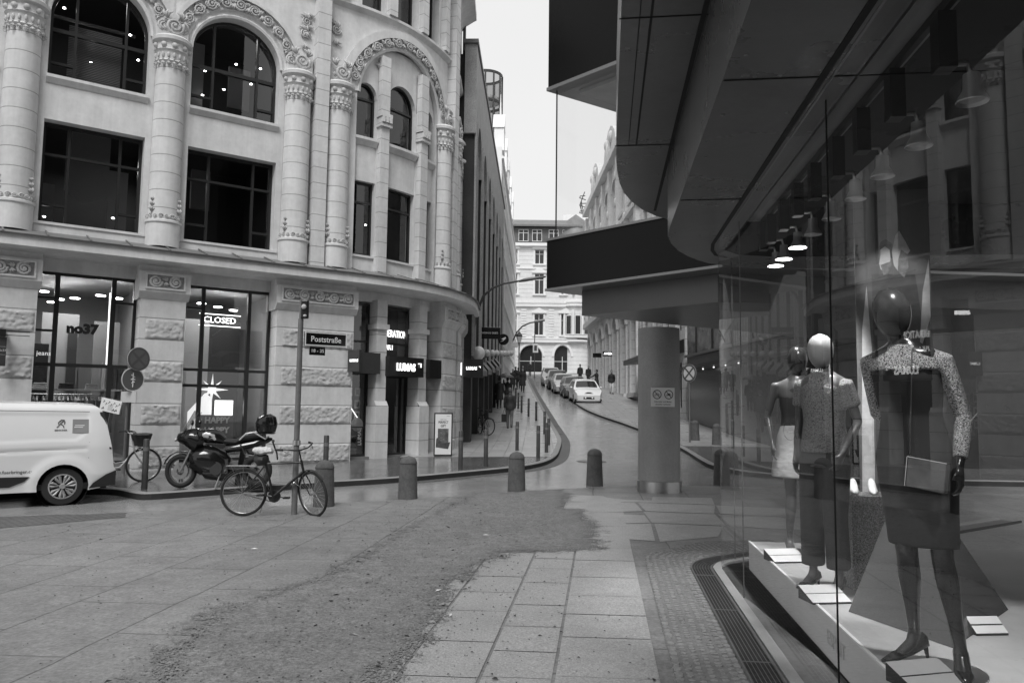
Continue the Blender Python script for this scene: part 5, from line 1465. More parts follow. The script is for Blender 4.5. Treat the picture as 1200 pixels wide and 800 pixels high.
# ================================================================ motorcycle
def make_moto():
    loc=(-6.15,14.5,G(-6.1,14.4)+.12);th=thing('motorcycle','dark touring motorcycle with a windscreen and top box parked before the shop window','motorcycle',loc,math.radians(190))
    # local x forward (towards the left of the picture); front wheel at x=0 , rear wheel at -1.45
    r=.305
    def part(nm,m,fn,sm=True):
        q=MB();fn(q);return q.build(nm,m,th,world=False,smooth=sm)
    for x,w_,nm in ((0,.06,'f'),(-1.46,.085,'r')):
        q=MB();q.tube([(x+(r-w_*.8)*math.cos(2*PI*i/32),0,r+(r-w_*.8)*math.sin(2*PI*i/32)) for i in range(32)],[(w_,w_*.8)]*32,10,closed=True,side=(0,1,0));W_=q.build('wheel',M['rubber'],th,world=False,smooth='all');PM[W_.name]=Matrix()
        q=MB();q.lathe([(r*.66,-.03),(r*.72,-.035),(r*.72,.035),(r*.66,.03),(r*.66,-.03)],(x,0,r),28,'y')
        for k in range(3):
            a=2*PI*k/3+.5
            for d in (-.14,.14): q.bar((x+.04*math.cos(a),0,r+.04*math.sin(a)),(x+r*.68*math.cos(a+d),0,r+r*.68*math.sin(a+d)),.022,.03,up=(0,1,0))
        q.build('rim',M['motorim'],W_,world=False,smooth=40)
        q=MB()
        for s in (-.06,.06): q.lathe([(.07,s),(.145,s),(.145,s+.004),(.07,s+.004),(.07,s)],(x,0,r),24,'y')
        q.build('brake_disc',M['steel'],W_,world=False)
    def fk(q):
        for s in (-.09,.09): q.tube([(0.0,s,r),(-.16,s,.62),(-.30,s,.95)],[.028,.026,.024],10);q.bar((.0,s*.85,r),(.06,s*.85,r+.11),.02,.05)
    part('fork',M['steel'],fk)
    part('front_mudguard',M['gloss'],lambda q:q.tube([(.0+.345*math.cos(t),0,r+.345*math.sin(t)) for t in [.35+i*.2 for i in range(11)]],[(.05,.01)]+[(.075,.012)]*9+[(.05,.01)],8,side=(0,1,0)))
    # fairing
    part('front_fairing',M['gloss'],lambda q:q.tube([(.10,0,.86),(.06,0,.88),(-.05,0,.90),(-.2,0,.88),(-.34,0,.82),(-.42,0,.78)],[(.05,.03),(.13,.09),(.2,.14),(.235,.2),(.22,.24),(.12,.2)],18,side=(0,1,0)))
    part('side_fairing',M['gloss'],lambda q:q.tube([(-.18,0,.62),(-.26,0,.55),(-.42,0,.50),(-.62,0,.47),(-.82,0,.44),(-.95,0,.42)],[(.14,.05),(.23,.22),(.245,.28),(.235,.27),(.2,.2),(.12,.1)],16,side=(0,1,0)))
    part('tank',M['gloss'],lambda q:q.tube([(-.32,0,.88),(-.4,0,.92),(-.55,0,.93),(-.7,0,.90),(-.82,0,.84)],[(.10,.06),(.165,.12),(.175,.135),(.15,.12),(.09,.07)],16,side=(0,1,0)))
    part('tank_panel',M['silverf'],lambda q:[q.tube([(-.36,s*.14,.93),(-.48,s*.165,.95),(-.62,s*.15,.92),(-.66,s*.15,.86)],[(.012,.03),(.016,.05),(.014,.045),(.01,.02)],8,side=(0,1,0)) for s in (-1,1)])
    part('seat',M['rubber'],lambda q:q.tube([(-.78,0,.84),(-.88,0,.83),(-1.05,0,.82),(-1.15,0,.88),(-1.4,0,.92),(-1.55,0,.92)],[(.08,.05),(.13,.055),(.15,.06),(.15,.06),(.13,.055),(.07,.03)],12,side=(0,1,0)))
    part('tail',M['gloss'],lambda q:q.tube([(-.85,0,.70),(-1.1,0,.74),(-1.4,0,.80),(-1.66,0,.86),(-1.74,0,.88)],[(.12,.08),(.14,.09),(.12,.08),(.08,.05),(.03,.02)],12,side=(0,1,0)))
    part('belly_fairing',M['gloss'],lambda q:q.tube([(-.38,0,.34),(-.5,0,.27),(-.8,0,.24),(-1.05,0,.27)],[(.10,.06),(.17,.12),(.17,.12),(.1,.06)],14,side=(0,1,0)))
    for s in (-1,1): part('pannier_bracket',M['black'],lambda q:q.tube([(-1.15,s*.17,.78),(-1.25,s*.2,.6),(-1.42,s*.2,.58),(-1.55,s*.18,.78)],.016,6))
    part('engine',M['enginem'],lambda q:(q.box(-.92,-.45,-.17,.17,.26,.52),q.cyl((-.70,-.22,.36),(-.70,.22,.36),.12),q.cyl((-.5,-.19,.4),(-.5,.19,.4),.09)),30)
    # windscreen: curved sheet
    def ws(q):
        V=[];n=9;ro=[(.08,.90,.20),(-.03,1.08,.225),(-.14,1.27,.20),(-.20,1.38,.12)]
        for x,z,w_ in ro:
            for k in range(n):
                f=-1+2*k/(n-1);V.append((x-.12*f*f,w_*f,z-.03*f*f))
        q.add(V,[(i*n+k,i*n+k+1,(i+1)*n+k+1,(i+1)*n+k) for i in range(3) for k in range(n-1)])
    part('windscreen',glassmat('screen_plastic',1.5,.62,1.0,.1,.10),ws)
    part('headlight',M['headl'],lambda q:[q.ball((.105,s*.07,.86),(.03,.055,.035),10,6) for s in (-1,1)])
    part('handlebar',M['black'],lambda q:(q.tube([(-.42,-.36,1.03),(-.32,-.2,1.02),(-.3,0,1.0),(-.32,.2,1.02),(-.42,.36,1.03)],.013,8),[q.tube([(-.50,s*.39,1.035),(-.40,s*.345,1.03)],.02,8) for s in (-1,1)]))
    for s in (-1,1): part('mirror',M['black'],lambda q:(q.tube([(-.2,s*.2,1.0),(-.24,s*.3,1.13)],.007,6),q.ball((-.25,s*.33,1.17),(.03,.075,.05),10,6)))
    part('grab_rail',M['silverf'],lambda q:[q.tube([(-1.12,s*.15,.86),(-1.25,s*.17,.98),(-1.40,s*.16,1.0),(-1.62,s*.12,.88),(-1.66,s*.08,.92)],.014,8) for s in (-1,1)])
    part('top_box_rack',M['black'],lambda q:q.box(-1.78,-1.45,-.12,.12,.97,.995))
    part('top_box',M['gloss'],lambda q:q.tube([(-1.6,0,1.0),(-1.6,0,1.02),(-1.61,0,1.13),(-1.61,0,1.16),(-1.61,0,1.27),(-1.60,0,1.32)],[(.17,.16),(.2,.19),(.22,.215),(.222,.22),(.19,.18),(.09,.09)],18))
    part('exhaust',M['steel'],lambda q:(q.tube([(-.5,-.18,.3),(-.9,-.2,.25),(-1.15,-.2,.3)],.03,8),q.tube([(-1.1,-.21,.3),(-1.2,-.21,.32),(-1.65,-.23,.47)],[.04,.055,.055],10)))
    part('swing_arm',M['enginem'],lambda q:[q.bar((-.9,s*.12,.38),(-1.46,s*.12,r),.04,.07) for s in (-1,1)])
    part('rear_mudguard',M['black'],lambda q:q.tube([(-1.74,0,.85),(-1.84,0,.62),(-1.86,0,.5)],[(.06,.015)]*3,6,side=(0,1,0)))
    part('tail_light',M['redlens'],lambda q:q.ball((-1.76,0,.84),(.03,.08,.03),8,5))
    part('stand',M['steel'],lambda q:q.tube([(-.8,.15,.3),(-.72,.32,.01)],.013,6))
M['motorim']=mat('dark_alloy',.12,.4,metal=.5,coord='obj');M['enginem']=mat('engine_metal',.06,.45,metal=.5,coord='obj')
make_moto();bpy.data.objects['motorcycle'].scale=(.93,1,1.04)

# ================================================================ posts, bollards, signs
M['iron']=mat('painted_iron',.045,.5,noise_=[(6,.3)],coord='obj',bump=[(40,.2,.004)]);M['castc']=mat('cast_stone_bollard',.10,.8,noise_=[(4,.25),(30,.25)],coord='obj',bump=[(50,.6,.01)])
M['poleg']=mat('galvanised_pole',.16,.5,metal=.3,noise_=[(5,.2)],coord='obj')
def post_src(label,loc,h=.92):
    th=thing('street_post',label,'post',loc,0,'slim iron posts along the kerb')
    q=MB();q.lathe([(.055,-.05),(.055,h-.02),(.045,h),(0,h)],(0,0,0),14);q.build('shaft',M['iron'],th,world=False,smooth=40)
    q=MB();q.lathe([(.0565,h-.22),(.0575,h-.22),(.0575,h-.15),(.0565,h-.15)],(0,0,0),14);q.build('reflective_band',M['poleg'],th,world=False)
    return th
PP=[(-6.75,14.35,'slim iron post between the van and the motorcycle'),(-5.25,14.95,'slim leaning post between the motorcycle and the black bicycle'),(-3.8,15.95,'slim iron post just right of the street name post'),(-1.2,18.6,'slim iron post alone on the pavement below the advertising board'),
 (-.62,19.35,'slim iron post by the kerb left of the middle stone bollard'),(.2,24.6,'slim iron post at the kerb bend, left one of the near cluster'),(.78,22.0,'slim iron post at the kerb bend, nearest of the cluster'),(1.1,23.9,'slim iron post at the kerb bend, second of the cluster'),(1.3,26.6,'slim iron post at the kerb bend, third of the cluster'),
 (1.35,31.0,'slim iron post above the kerb cluster beside the road'),(1.2,36.9,'slim iron post beside the road, sixth from the far end'),(.88,39.0,'slim iron post in the middle of the far row'),(.55,41.0,'slim iron post third from the far end of the row'),(.40,43.6,'slim iron post second from the far end of the row'),(.28,48.4,'slim iron post at the far end of the row')]
ps=None
for x,y,lb in PP:
    z=G(x,y)+.115
    if ps is None: ps=post_src(lb,(x,y,z))
    else: dup(ps,(x,y,z),0,lb)
bpy.data.objects['street_post.001'].rotation_euler=(0,.13,0)
def boll(label,loc,s=1):
    th=thing('stone_bollard',label,'bollard',loc,0,'domed stone bollards round the square')
    q=MB();q.lathe([(.175*s,-.03),(.165*s,.25*s),(.150*s,.60*s)],(0,0,0),28);q.build('shaft',M['castc'],th,world=False,smooth='all')
    q=MB();q.lathe([(.150*s,.60*s),(.155*s,.605*s),(.153*s,.63*s),(.13*s,.685*s),(.08*s,.725*s),(.0,.745*s)],(0,0,0),28);q.build('dome',M['castc'],th,world=False,smooth='all');return th
BL=[(-1.81,13.75,0,'domed stone bollard left of the middle, below the advertising board'),(.12,14.95,0,'domed stone bollard in the middle before the kerb bend'),(1.73,15.95,0,'domed stone bollard just left of the thick round column'),(-3.05,12.75,0,'domed stone bollard hidden behind the front wheel of the black bicycle'),
 (6.95,29.2,.12,'domed bollard on the far right pavement beside the round sign'),(7.3,27.4,.12,'domed bollard on the far right pavement nearest the shop glass'),(4.45,16.35,0,'domed stone bollard seen through the curved shop glass')]
bs_=None
for x,y,dz,lb in BL:
    l=(x,y,G(x,y)+dz+.01)
    if bs_ is None: bs_=boll(lb,l)
    else: dup(bs_,l,0,lb)
def disc(th,c,nrm,r,parts,nm='sign_disc'):
    n=Vector(nrm).normalized();a=Vector((-n.y,n.x,0)).normalized();up=Vector((0,0,1));c=Vector(c)
    A=Matrix((a,up,n)).transposed().to_4x4();A.translation=c
    q=MB();q.lathe([(0,-.012),(r,-.012),(r,0),(0,0)],(0,0,0),32);q.v=[A@v for v in q.v];q.build(nm,M['signgrey'],th)
    for f,m,nn in parts: 
        q=MB();f(q,r);q.v=[A@v for v in q.v];q.build(nn,m,th)
    return A
M['signgrey']=mat('sign_face',.5,.4);M['signblue']=mat('sign_blue_grey',.10,.4);M['signred']=mat('sign_red_grey',.07,.4);M['signw']=mat('sign_white',.7,.4)
ringf=lambda q,r:q.lathe([(r*.78,.003),(r*.98,.003)],(0,0,0),32)
facef=lambda q,r:q.lathe([(0,.002),(r*.78,.002)],(0,0,0),32)
def xf(q,r):
    for s in (-1,1): q.bar((-r*.55,-s*r*.55,.004),(r*.55,s*r*.55,.004),.002,r*.2,up=(0,0,1)) if 0 else q.add([(-r*.6+r*.07*s,-s*r*.6-r*.07,.005+.001*s),(-r*.6-r*.07*s,-s*r*.6+r*.07,.005+.001*s),(r*.6-r*.07*s,s*r*.6+r*.07,.005+.001*s),(r*.6+r*.07*s,s*r*.6-r*.07,.005+.001*s)],[(0,1,2,3)])
sp_=thing('traffic_sign_post','grey post with two round traffic signs and a small panel by the left shop pier','traffic sign',(-8.62,17.3,G(-8.6,17.3)+.12))
q=MB();q.cyl((-8.62,17.3,-.1),(-8.62,17.3,2.75),.03);q.build('pole',M['poleg'],sp_)
nr=(.15,-1,0)
nr=(.85,-.55,0)
disc(sp_,(-8.36,17.2,2.55),nr,.265,[(ringf,M['signred'],'sign_ring'),(facef,M['signblue'],'sign_face'),(xf,M['signred'],'cross_bars')])
A=disc(sp_,(-8.47,17.2,2.09),nr,.265,[(lambda q,r:q.lathe([(r*.93,.003),(r,.003)],(0,0,0),32),M['signw'],'sign_ring'),(lambda q,r:q.lathe([(0,.002),(r*.93,.002)],(0,0,0),32),M['signblue'],'sign_face')])
q=MB();
for p in ([(0,.15),(0,-.17)],[(-.04,.1),(.04,.05)],[(-.05,.0),(.05,.0)],[(-.03,-.08),(.04,-.05)]): q.tube([(a,b,.006) for a,b in p],.012,4)
q.v=[A@v for v in q.v];q.build('pictogram',M['signw'],sp_)
q=MB();q.box(-8.72,-8.38,17.20,17.22,1.58,1.82);q.build('extra_panel',M['signgrey'],sp_)
wp=thing('wayfinding_sign','small tilted white pictogram sign on a slanting dark board behind the bicycle','sign',(-8.65,16.9,G(-8.6,16.9)+.12))
A=frameM((-8.62,16.6,1.50),(.98,-.1,-.20),(.17,0,1))
q=MB();q.box(-.235,.235,-.14,.14,-.01,.01);q.v=[A@v for v in q.v];q.build('panel',M['signw'],wp,bevel=.004)
q=MB()
random.seed(6)
for k in range(7):
    x=-.18+.06*k;z=.03 if k%2 else .07
    q.tube([A@V3(x,z-.03,.013),A@V3(x+.02,z+.02,.013),A@V3(x+.035,z-.01,.013)],.006,4)
    if k in(0,4,5): q.tube([A@V3(x,-.1,.013),A@V3(x+.03,-.05,.013),A@V3(x+.045,-.09,.013)],.009,4)
q.build('pictogram',M['darkmark'],wp)
q=MB();q.add([A@V3(-.05,-.1,.0125),A@V3(.06,-.1,.0125),A@V3(.06,.02,.0125),A@V3(-.05,.02,.0125)],[(0,1,2,3)]);q.build('grey_patch',M['signgrey'],wp)
q=MB();q.bar((-8.60,16.62,1.4),(-8.95,16.9,-.05),.07,.02);q.build('leg',M['poleg'],wp)
# street name post
np_=thing('street_name_post','tall iron post carrying the Poststraße name plate and a house number plate','street sign',(-3.26,11.78,G(-3.2,11.8)))
q=MB();q.cyl((-3.26,11.78,-.12),(-3.26,11.78,2.9),.045,.04);q.tube([(-3.26,11.78,2.6),(-3.26,11.78,3.2)],.03,8);q.build('pole',M['poleg'],np_,smooth=True)
q=MB();q.lathe([(.06,.35),(.06,.42)],(-3.26,11.78,.62),12);q.build('clamp',M['steel'],np_)
DX=Vector((FD[0],FD[1],0));c0=Vector((-3.20,11.80,2.60))
A=frameM(c0+DX*.34,DX,(0,0,1))
def plate(par,A,w,h,m,d=.02,nm='name_plate',bev=.004):
    q=MB();q.box(-w/2,w/2,-h/2,h/2,-d/2,d/2);q.v=[A@v for v in q.v];return q.build(nm,m,par,bevel=bev)
plate(np_,A,.68,.225,M['gloss'],.05)
fr_=MB()
for z in (-.098,.098): fr_.box(-.33,.33,z-.008,z+.008,.024,.030)
for x in (-.335,.335): fr_.box(x-.008,x+.008,-.11,.11,.024,.032)
fr_.v=[A@v for v in fr_.v];fr_.build('plate_frame',M['signw'],np_)
text('Poststraße',.125,A@Matrix.Translation((0,-.005,.026)),M['signw'],np_,bold=.0012,xs=.93)
A=frameM(c0+DX*.21+V3(0,0,-.185),DX,(0,0,1));plate(np_,A,.25,.13,M['gloss'],.03,'number_plate');text('18 - 35',.075,A@Matrix.Translation((0,0,.016)),M['signw'],np_,name='number_lettering')
q=MB();q.box(-3.255,-3.14,11.72,11.80,2.90,3.19);q.build('lamp_unit',M['black'],np_,bevel=.02)
q=MB();q.ball((-3.20,11.70,3.08),(.04,.03,.04),8,6);q.ball((-3.18,11.70,2.94),(.03,.02,.02),8,6);q.build('lamp_lens',M['headl'],np_)
# sign on the column
cs=thing('no_parking_bicycles_sign','white plate with two crossed-out circles and small writing fixed on the round column','sign',(2.87,14.56,1.6))
A=frameM((2.86,14.535,1.80),(1,.17,0),(0,0,1));plate(cs,A,.47,.36,M['signw'],.01,'plate')
q=MB();g_=MB()
for x in (-.115,.115):
    g_.key=x;q.key=x
    q.lathe([(.072,.007),(.088,.007)],(x,.05,0),28);
    B=[(x-.06,.11),(x-.05,.12),(x+.062,-.01),(x+.052,-.02)];q.add([(a,b,.008) for a,b in B],[(0,1,2,3)])
    for w_ in (-.032,.032): g_.tube([(x+w_+.02*math.cos(t),.035+.02*math.sin(t),.008) for t in [i*.7 for i in range(9)]],.003,4)
    g_.tube([(x-.032,.035,.008),(x-.01,.07,.008),(x+.02,.07,.008),(x+.032,.035,.008)],.004,4)
    if x>0:g_.ball((x,.05,.008),(.03,.018,.003),8,4)
q.v=[A@v for v in q.v];q.split('prohibition_ring',M['darkmark'],cs);g_.v=[A@v for v in g_.v];g_.split('bicycle_symbol',M['darkmark'],cs)
text('Fahrräder und Mofas',.040,A@Matrix.Translation((0,-.085,.007)),M['darkmark'],cs,ext=.001,bold=.0004);text('abstellen verboten',.040,A@Matrix.Translation((0,-.135,.007)),M['darkmark'],cs,ext=.001,bold=.0004)
# right sign post
rs=thing('traffic_sign_post','slim post with a narrow round no-stopping sign on the far right pavement','traffic sign',(6.55,28.3,G(6.5,28.3)+.12))
q=MB();q.cyl((6.55,28.3,.2),(6.55,28.3,2.9),.035);q.build('pole',M['poleg'],rs)
disc(rs,(6.53,28.25,2.88),(-1.2,-.9,0),.33,[(ringf,M['signred'],'sign_ring'),(facef,M['signgrey'],'sign_face'),(xf,M['signred'],'cross_bars')])
# ---- LUMAS signs
def lbox(label,u0,u1,z0,z1,o0,o1,txt=None,sz=.2):
    th=thing('shop_sign',label,'shop sign',W((u0+u1)/2,o1,z0),0,'gallery sign boxes')
    q=U();ubox(q,u0,u1,o0,o1,z0,z1);q.build('box',M['black'],th)
    if txt:
        um=(u0+u1)/2;p=Vector(W(um,o1+.01,(z0+z1)/2));d=Vector(W(um+.1,o1,0))-Vector(W(um-.1,o1,0));A=frameM(p,d,(0,0,1));logo(A,sz,th)
    return th
def logo(A,sz,th):
    text('LUMAS',sz,A@Matrix.Translation((-sz*.25,-sz*.08,.0)),M['neonw'],th,bold=sz*.03,xs=.82,ext=.008)
    q=MB();x=sz*1.42;z=sz*.42;t=sz*.09;q.box(x,x+sz*.42,z-t,z,-.005,.01);q.box(x+sz*.42-t*1.1,x+sz*.42,z-sz*.4,z-t,-.005,.01);q.v=[A@v for v in q.v];q.build('logo_corner',M['neonw'],th)
M['neonw']=mat('lit_lettering',.9,.5,emit=1.3)
lbox('black LUMAS sign box over the gallery door between two slim piers',6.12,7.52,2.42,2.99,-.5,.06,'x',.30)
lbox('plain black sign box over the narrow gallery window left of the door',5.0,5.84,2.46,3.05,-.5,.02)
lbox('plain black sign box in the narrow opening right of the gallery door',7.88,8.58,2.42,2.99,-.5,.02)
th=thing('shop_sign','grey projecting gallery sign blade at the edge of the wide rusticated pier','shop sign',W(4.9,.2,2.6),0,'gallery sign boxes')
A=frameM(W(4.93,.20,2.79),(.98,-.35,0),(0,0,1));plate(th,A,.36,.60,M['iron'],.08,'blade');text('LUMAS',.10,A@Matrix.Translation((.02,.0,.045)),M['neonw'],th,xs=.85,bold=.002)
th=thing('shop_sign','black LUMAS box projecting over the pavement past the rounded corner','shop sign',(-1.35,27.0,2.6),0,'gallery sign boxes')
A=frameM((-1.33,26.95,2.9),(1,0,0),(0,0,1));plate(th,A,.66,.64,M['black'],.4,'box');logo(A@Matrix.Translation((-.03,0,.205)),.15,th)
th=thing('lit_menu_box','small bright lit box on the wall left of the projecting black sign','lit box',(-1.8,26.2,2.6))
A=frameM((-1.80,26.35,2.85),(1,.3,0),(0,0,1));plate(th,A,.16,.42,M['neonw'],.1,'light_box')
th=thing('shop_sign','black hanging sign with small white writing on the dark brick building','shop sign',(-1.0,33,4.4))
A=frameM((-.98,33,4.72),(1,0,0),(0,0,1));plate(th,A,.95,.5,M['gloss'],.1,'panel');text('THOMAS SABO',.11,A@Matrix.Translation((0,0,.055)),M['signw'],th)
th=thing('shop_sign','round black sign with a white bird shape behind the rectangular black one','shop sign',(-.4,37,4.5))
A=frameM((-.42,37,4.80),(1,0,0),(0,0,1));q=MB();q.lathe([(0,-.05),(.27,-.05),(.27,0),(0,0)],(0,0,0),28);q.v=[A@v for v in q.v];q.build('disc',M['gloss'],th)
q=MB();q.add([(-.15,-.12,.01),(.02,-.02,.01),(.15,.12,.01),(.08,.0,.01),(-.02,-.08,.01)],[(0,1,2,3,4)]);q.add([(-.1,.02,.011),(.1,.13,.011),(.13,.06,.011),(0,-.03,.011)],[(0,1,2,3)]);q.v=[A@v for v in q.v];q.build('bird_mark',M['signw'],th)
# row of globe lamps
M['globe']=mat('frosted_globe',.62,.12,coord='obj',coat=.5)
g0=None
for i,(Y,x,r) in enumerate(((28.5,-1.25,.26),(34,-1.12,.17),(38.5,-.98,.17),(43,-.86,.18),(47.5,-.66,.18),(52.5,-.50,.2),(58,-.28,.2),(64,-.05,.2))):
    loc=(x,Y,1.6+.0689*Y-.02)
    lb='frosted globe lamp nearest us in the row over the pavement' if i==0 else 'frosted globe lamp in the row over the left pavement, number %s from the near end'%('two three four five six seven eight'.split()[i-1])
    if g0 is None:
        g0=thing('globe_lamp',lb,'lamp',loc,0,'row of globe lamps on the dark brick building')
        q=MB();q.ball((0,0,0),r,20,12);q.build('globe',M['globe'],g0,world=False,smooth='all')
        q=MB();q.cyl((0,0,-.22),(0,0,-.30),.06);q.tube([(0,0,-.27),(-.15,0,-.33),(-.35,0,-.2)],.02,6);q.build('bracket',M['iron'],g0,world=False)
    else: dup(g0,loc,0,lb,scale=(r/.26,)*3)
# wall lamp arm crossing the street
th=thing('street_lamp','curved dark lamp arm reaching from the dark brick building over the street','street lamp',(-1.5,29.5,3.9))
q=MB();q.tube([(-1.62,30,3.9),(-1.5,30,4.7),(-1.36,30,5.35),(-1.15,30,5.9),(-.8,30,6.22),(-.36,30,6.40),(.3,30,6.52)],[.07,.06,.055,.05,.045,.04,.035],8);q.build('arm',M['iron'],th,smooth='all')
q=MB();q.tube([(.25,30,6.5),(.5,30,6.56),(1.0,30,6.65),(1.3,30,6.70)],[(.07,.04),(.12,.07),(.12,.06),(.05,.03)],10,side=(0,1,0));q.build('lamp_head',M['poleg'],th,smooth='all')
q=MB();q.cyl((-1.62,30,0.4),(-1.62,30,3.95),.075);q.build('pole',M['iron'],th)
th=thing('street_lamp','small arched lamp arm high up near the end of the street','street lamp',(0,80,8))
q=MB();q.tube([(-.3,80,8.0),(.0,80,8.2),(.5,80,9.3),(1.1,80,9.95),(1.9,80,10.3),(3.3,80,10.55)],.08,6);q.build('arm',M['iron'],th,smooth='all')
q=MB();q.tube([(2.4,80,10.42),(3.4,80,10.62)],.14,8);q.build('lamp_head',M['poleg'],th)
th=thing('street_lantern','old style lantern on a post near the end of the street','street lamp',(.75,80,4.3))
q=MB();q.cyl((.75,80,4.2),(.75,80,8.1),.07);q.build('post',M['iron'],th)
q=MB();q.lathe([(.12,8.1),(.33,8.9),(.36,8.95),(.0,9.45),(.05,9.5),(.0,9.75)],(.75,80,0),6);q.build('lantern',M['iron'],th)
q=MB();q.lathe([(.15,8.2),(.31,8.82)],(.75,80,-.0),6);q.v=[v+Vector(((v.x-.75)*.08,(v.y-80)*.08,0)) for v in q.v];q.build('lantern_glass',M['globe'],th)
th=thing('hanging_sign_post','tall thin post with a small white sign before the arched door','traffic sign',(2.55,86,4.7))
q=MB();q.cyl((2.55,86,4.6),(2.55,86,11.2),.05);q.build('post',M['iron'],th)
q=MB();q.box(2.35,2.95,85.9,85.95,7.6,8.6);q.build('sign_panel',M['signw'],th);q=MB();q.box(2.5,2.8,85.88,85.895,7.8,8.4);q.build('sign_mark',M['darkmark'],th)
th=thing('shop_sign','bright white sign panel on the left side near the street end','shop sign',(.3,72,7))
q=MB();q.box(-.3,.55,72,72.1,7.1,7.55);q.build('panel',M['signw'],th)
th=thing('shop_sign','black AVEDA sign projecting from the arched building on the right','shop sign',(7.8,62,5.6))
A=frameM((7.85,62,5.9),(1,0,0),(0,0,1));plate(th,A,1.0,.40,M['gloss'],.1,'panel');text('AVEDA',.26,A@Matrix.Translation((0,0,.055)),M['neonw'],th,bold=.004)
th=thing('shop_sign','plain black sign left of the AVEDA sign on the right buildings','shop sign',(7.3,66,5.7))
A=frameM((7.45,67,6.1),(1,0,0),(0,0,1));plate(th,A,.75,.38,M['gloss'],.1,'panel')
th=thing('shop_sign','small blade sign with white letters on the left edge pier','shop sign',W(-3.1,.2,2.8),0)
q=U();ubox(q,-3.22,-3.10,.02,.35,2.95,3.10);q.key=1;ubox(q,-3.2,-2.66,.22,.24,3.06,3.08);q.key=2;ubox(q,-3.2,-2.66,.22,.24,2.98,2.995);q.split('bracket',M['black'],th)
A=frameM(W(-3.16,.26,2.63),DX+Vector((-.2,.2,0)),(0,0,1));plate(th,A,.17,.62,M['iron'],.05,'blade')
text('No37',.07,A@Matrix.Translation((0,0.02,.028)),M['signw'],th)
q=MB();q.box(-.07,.07,.1,.105,.026,.03);q.box(-.07,.07,-.07,-.065,.026,.03);q.v=[A@v for v in q.v];q.build('border_line',M['signw'],th)
# ---- advertising board
ab=thing('advertising_board','white advertising board with a black frame and dark picture before the gallery','advertising board',(-1.98,22.6,G(-2,22.6)+.118),math.radians(6))
q=MB();q.box(-.27,.27,-.03,.03,.02,1.27);q.build('frame',M['black'],ab,world=False,bevel=.006)
q=MB();q.box(-.235,.235,-.034,-.031,.06,1.23);q.build('poster',M['signw'],ab,world=False)
Ax=lambda x,z:frameM((x,-.036,z),(1,0,0),(0,0,1))
text('FIND THE',.04,Ax(0,1.07),M['darkmark'],ab,world=False,ext=.001);text('PERFECT',.10,Ax(0,.99),M['darkmark'],ab,world=False,ext=.001,xs=.75,bold=.002);text('GIFT',.10,Ax(0,.885),M['darkmark'],ab,world=False,ext=.001,xs=.75,bold=.002);text('LUMAS',.03,Ax(.14,1.18),M['darkmark'],ab,world=False,ext=.001)
q=MB();q.box(-.155,.155,-.037,-.0345,.33,.81);q.build('picture',mat('dark_photo_print',.10,.5,noise_=[(7,.9),(25,.5)],coord='obj'),ab,world=False)
q=MB();q.add([(-.21,-.038,.27),(.15,-.038,.22),(.21,-.038,.42),(.05,-.038,.40),(-.05,-.038,.42),(-.17,-.038,.55),(-.2,-.038,.5)],[(0,1,2,3,4,5,6)]);q.build('picture_figure',mat('dark_print_figure',.06,.5,noise_=[(12,.7)],coord='obj'),ab,world=False)
q=MB();q.box(-.25,.25,-.12,.12,-.0,.025);q.build('foot_plate',M['iron'],ab,world=False)
# ---- writing and things in the shop windows
def wtext(body,u,z,sz,o,m,label,name='window_lettering',**k):
    p=Vector(W(u,o,z));d=Vector(W(u+.1,o,0))-Vector(W(u-.1,o,0));ob=text(body,sz,frameM(p,d,(0,0,1)),m,None,name,**k)
    return tag(ob,label,'lettering')
wtext('no37',-1.58,3.27,.30,-.55,M['frame'],'black rounded no37 lettering in the left shop window',bold=.02,xs=1.05,ext=.01)
th=thing('neon_sign','lit CLOSED neon sign between two light lines in the second shop window','neon sign',W(1.55,-.66,3.7))
p=Vector(W(1.55,-.66,3.72));A=frameM(p,DX,(0,0,1));text('CLOSED',.22,A,M['neon'],th,xs=1.0,bold=-.002,ext=.012)
q=MB()
for z in (-.15,.15): q.key=z;q.box(-.52,.52,z-.008,z+.008,0,.02)
q.v=[A@v for v in q.v];q.split('light_line',M['neon'],th)
th=thing('neon_sign','small lit neon sign low in the left part of the first shop window','neon sign',W(-2.3,-1.6,2.6))
A=frameM(W(-2.26,-1.5,2.72),DX,(0,0,1));text('jeans',.15,A,M['dimneon'],th,ext=.008)
wtext('THE LIBERATION',6.83,3.72,.30,-.75,M['neonw'],'white words of the gallery slogan inside the window over the gallery door',xs=.62,bold=.006,ext=.008)
wtext('OF ART',6.66,3.33,.30,-.75,M['neonw'],'white word ART below the slogan line over the gallery door',xs=.62,bold=.006,ext=.008)
wtext('LUMAS',5.5,.72,.16,-.52,M['signgrey'],'grey upright LUMAS letters low on the narrow gallery window')
o_=bpy.data.objects['window_lettering.003'] if 'window_lettering.003' in bpy.data.objects else None
if o_:
    c=sum((v.co for v in o_.data.vertices),Vector())/len(o_.data.vertices);ax=Vector((FN[0],FN[1],0))
    o_.data.transform(Matrix.Translation(c)@Matrix.Rotation(PI/2,4,ax)@Matrix.Translation(-c))
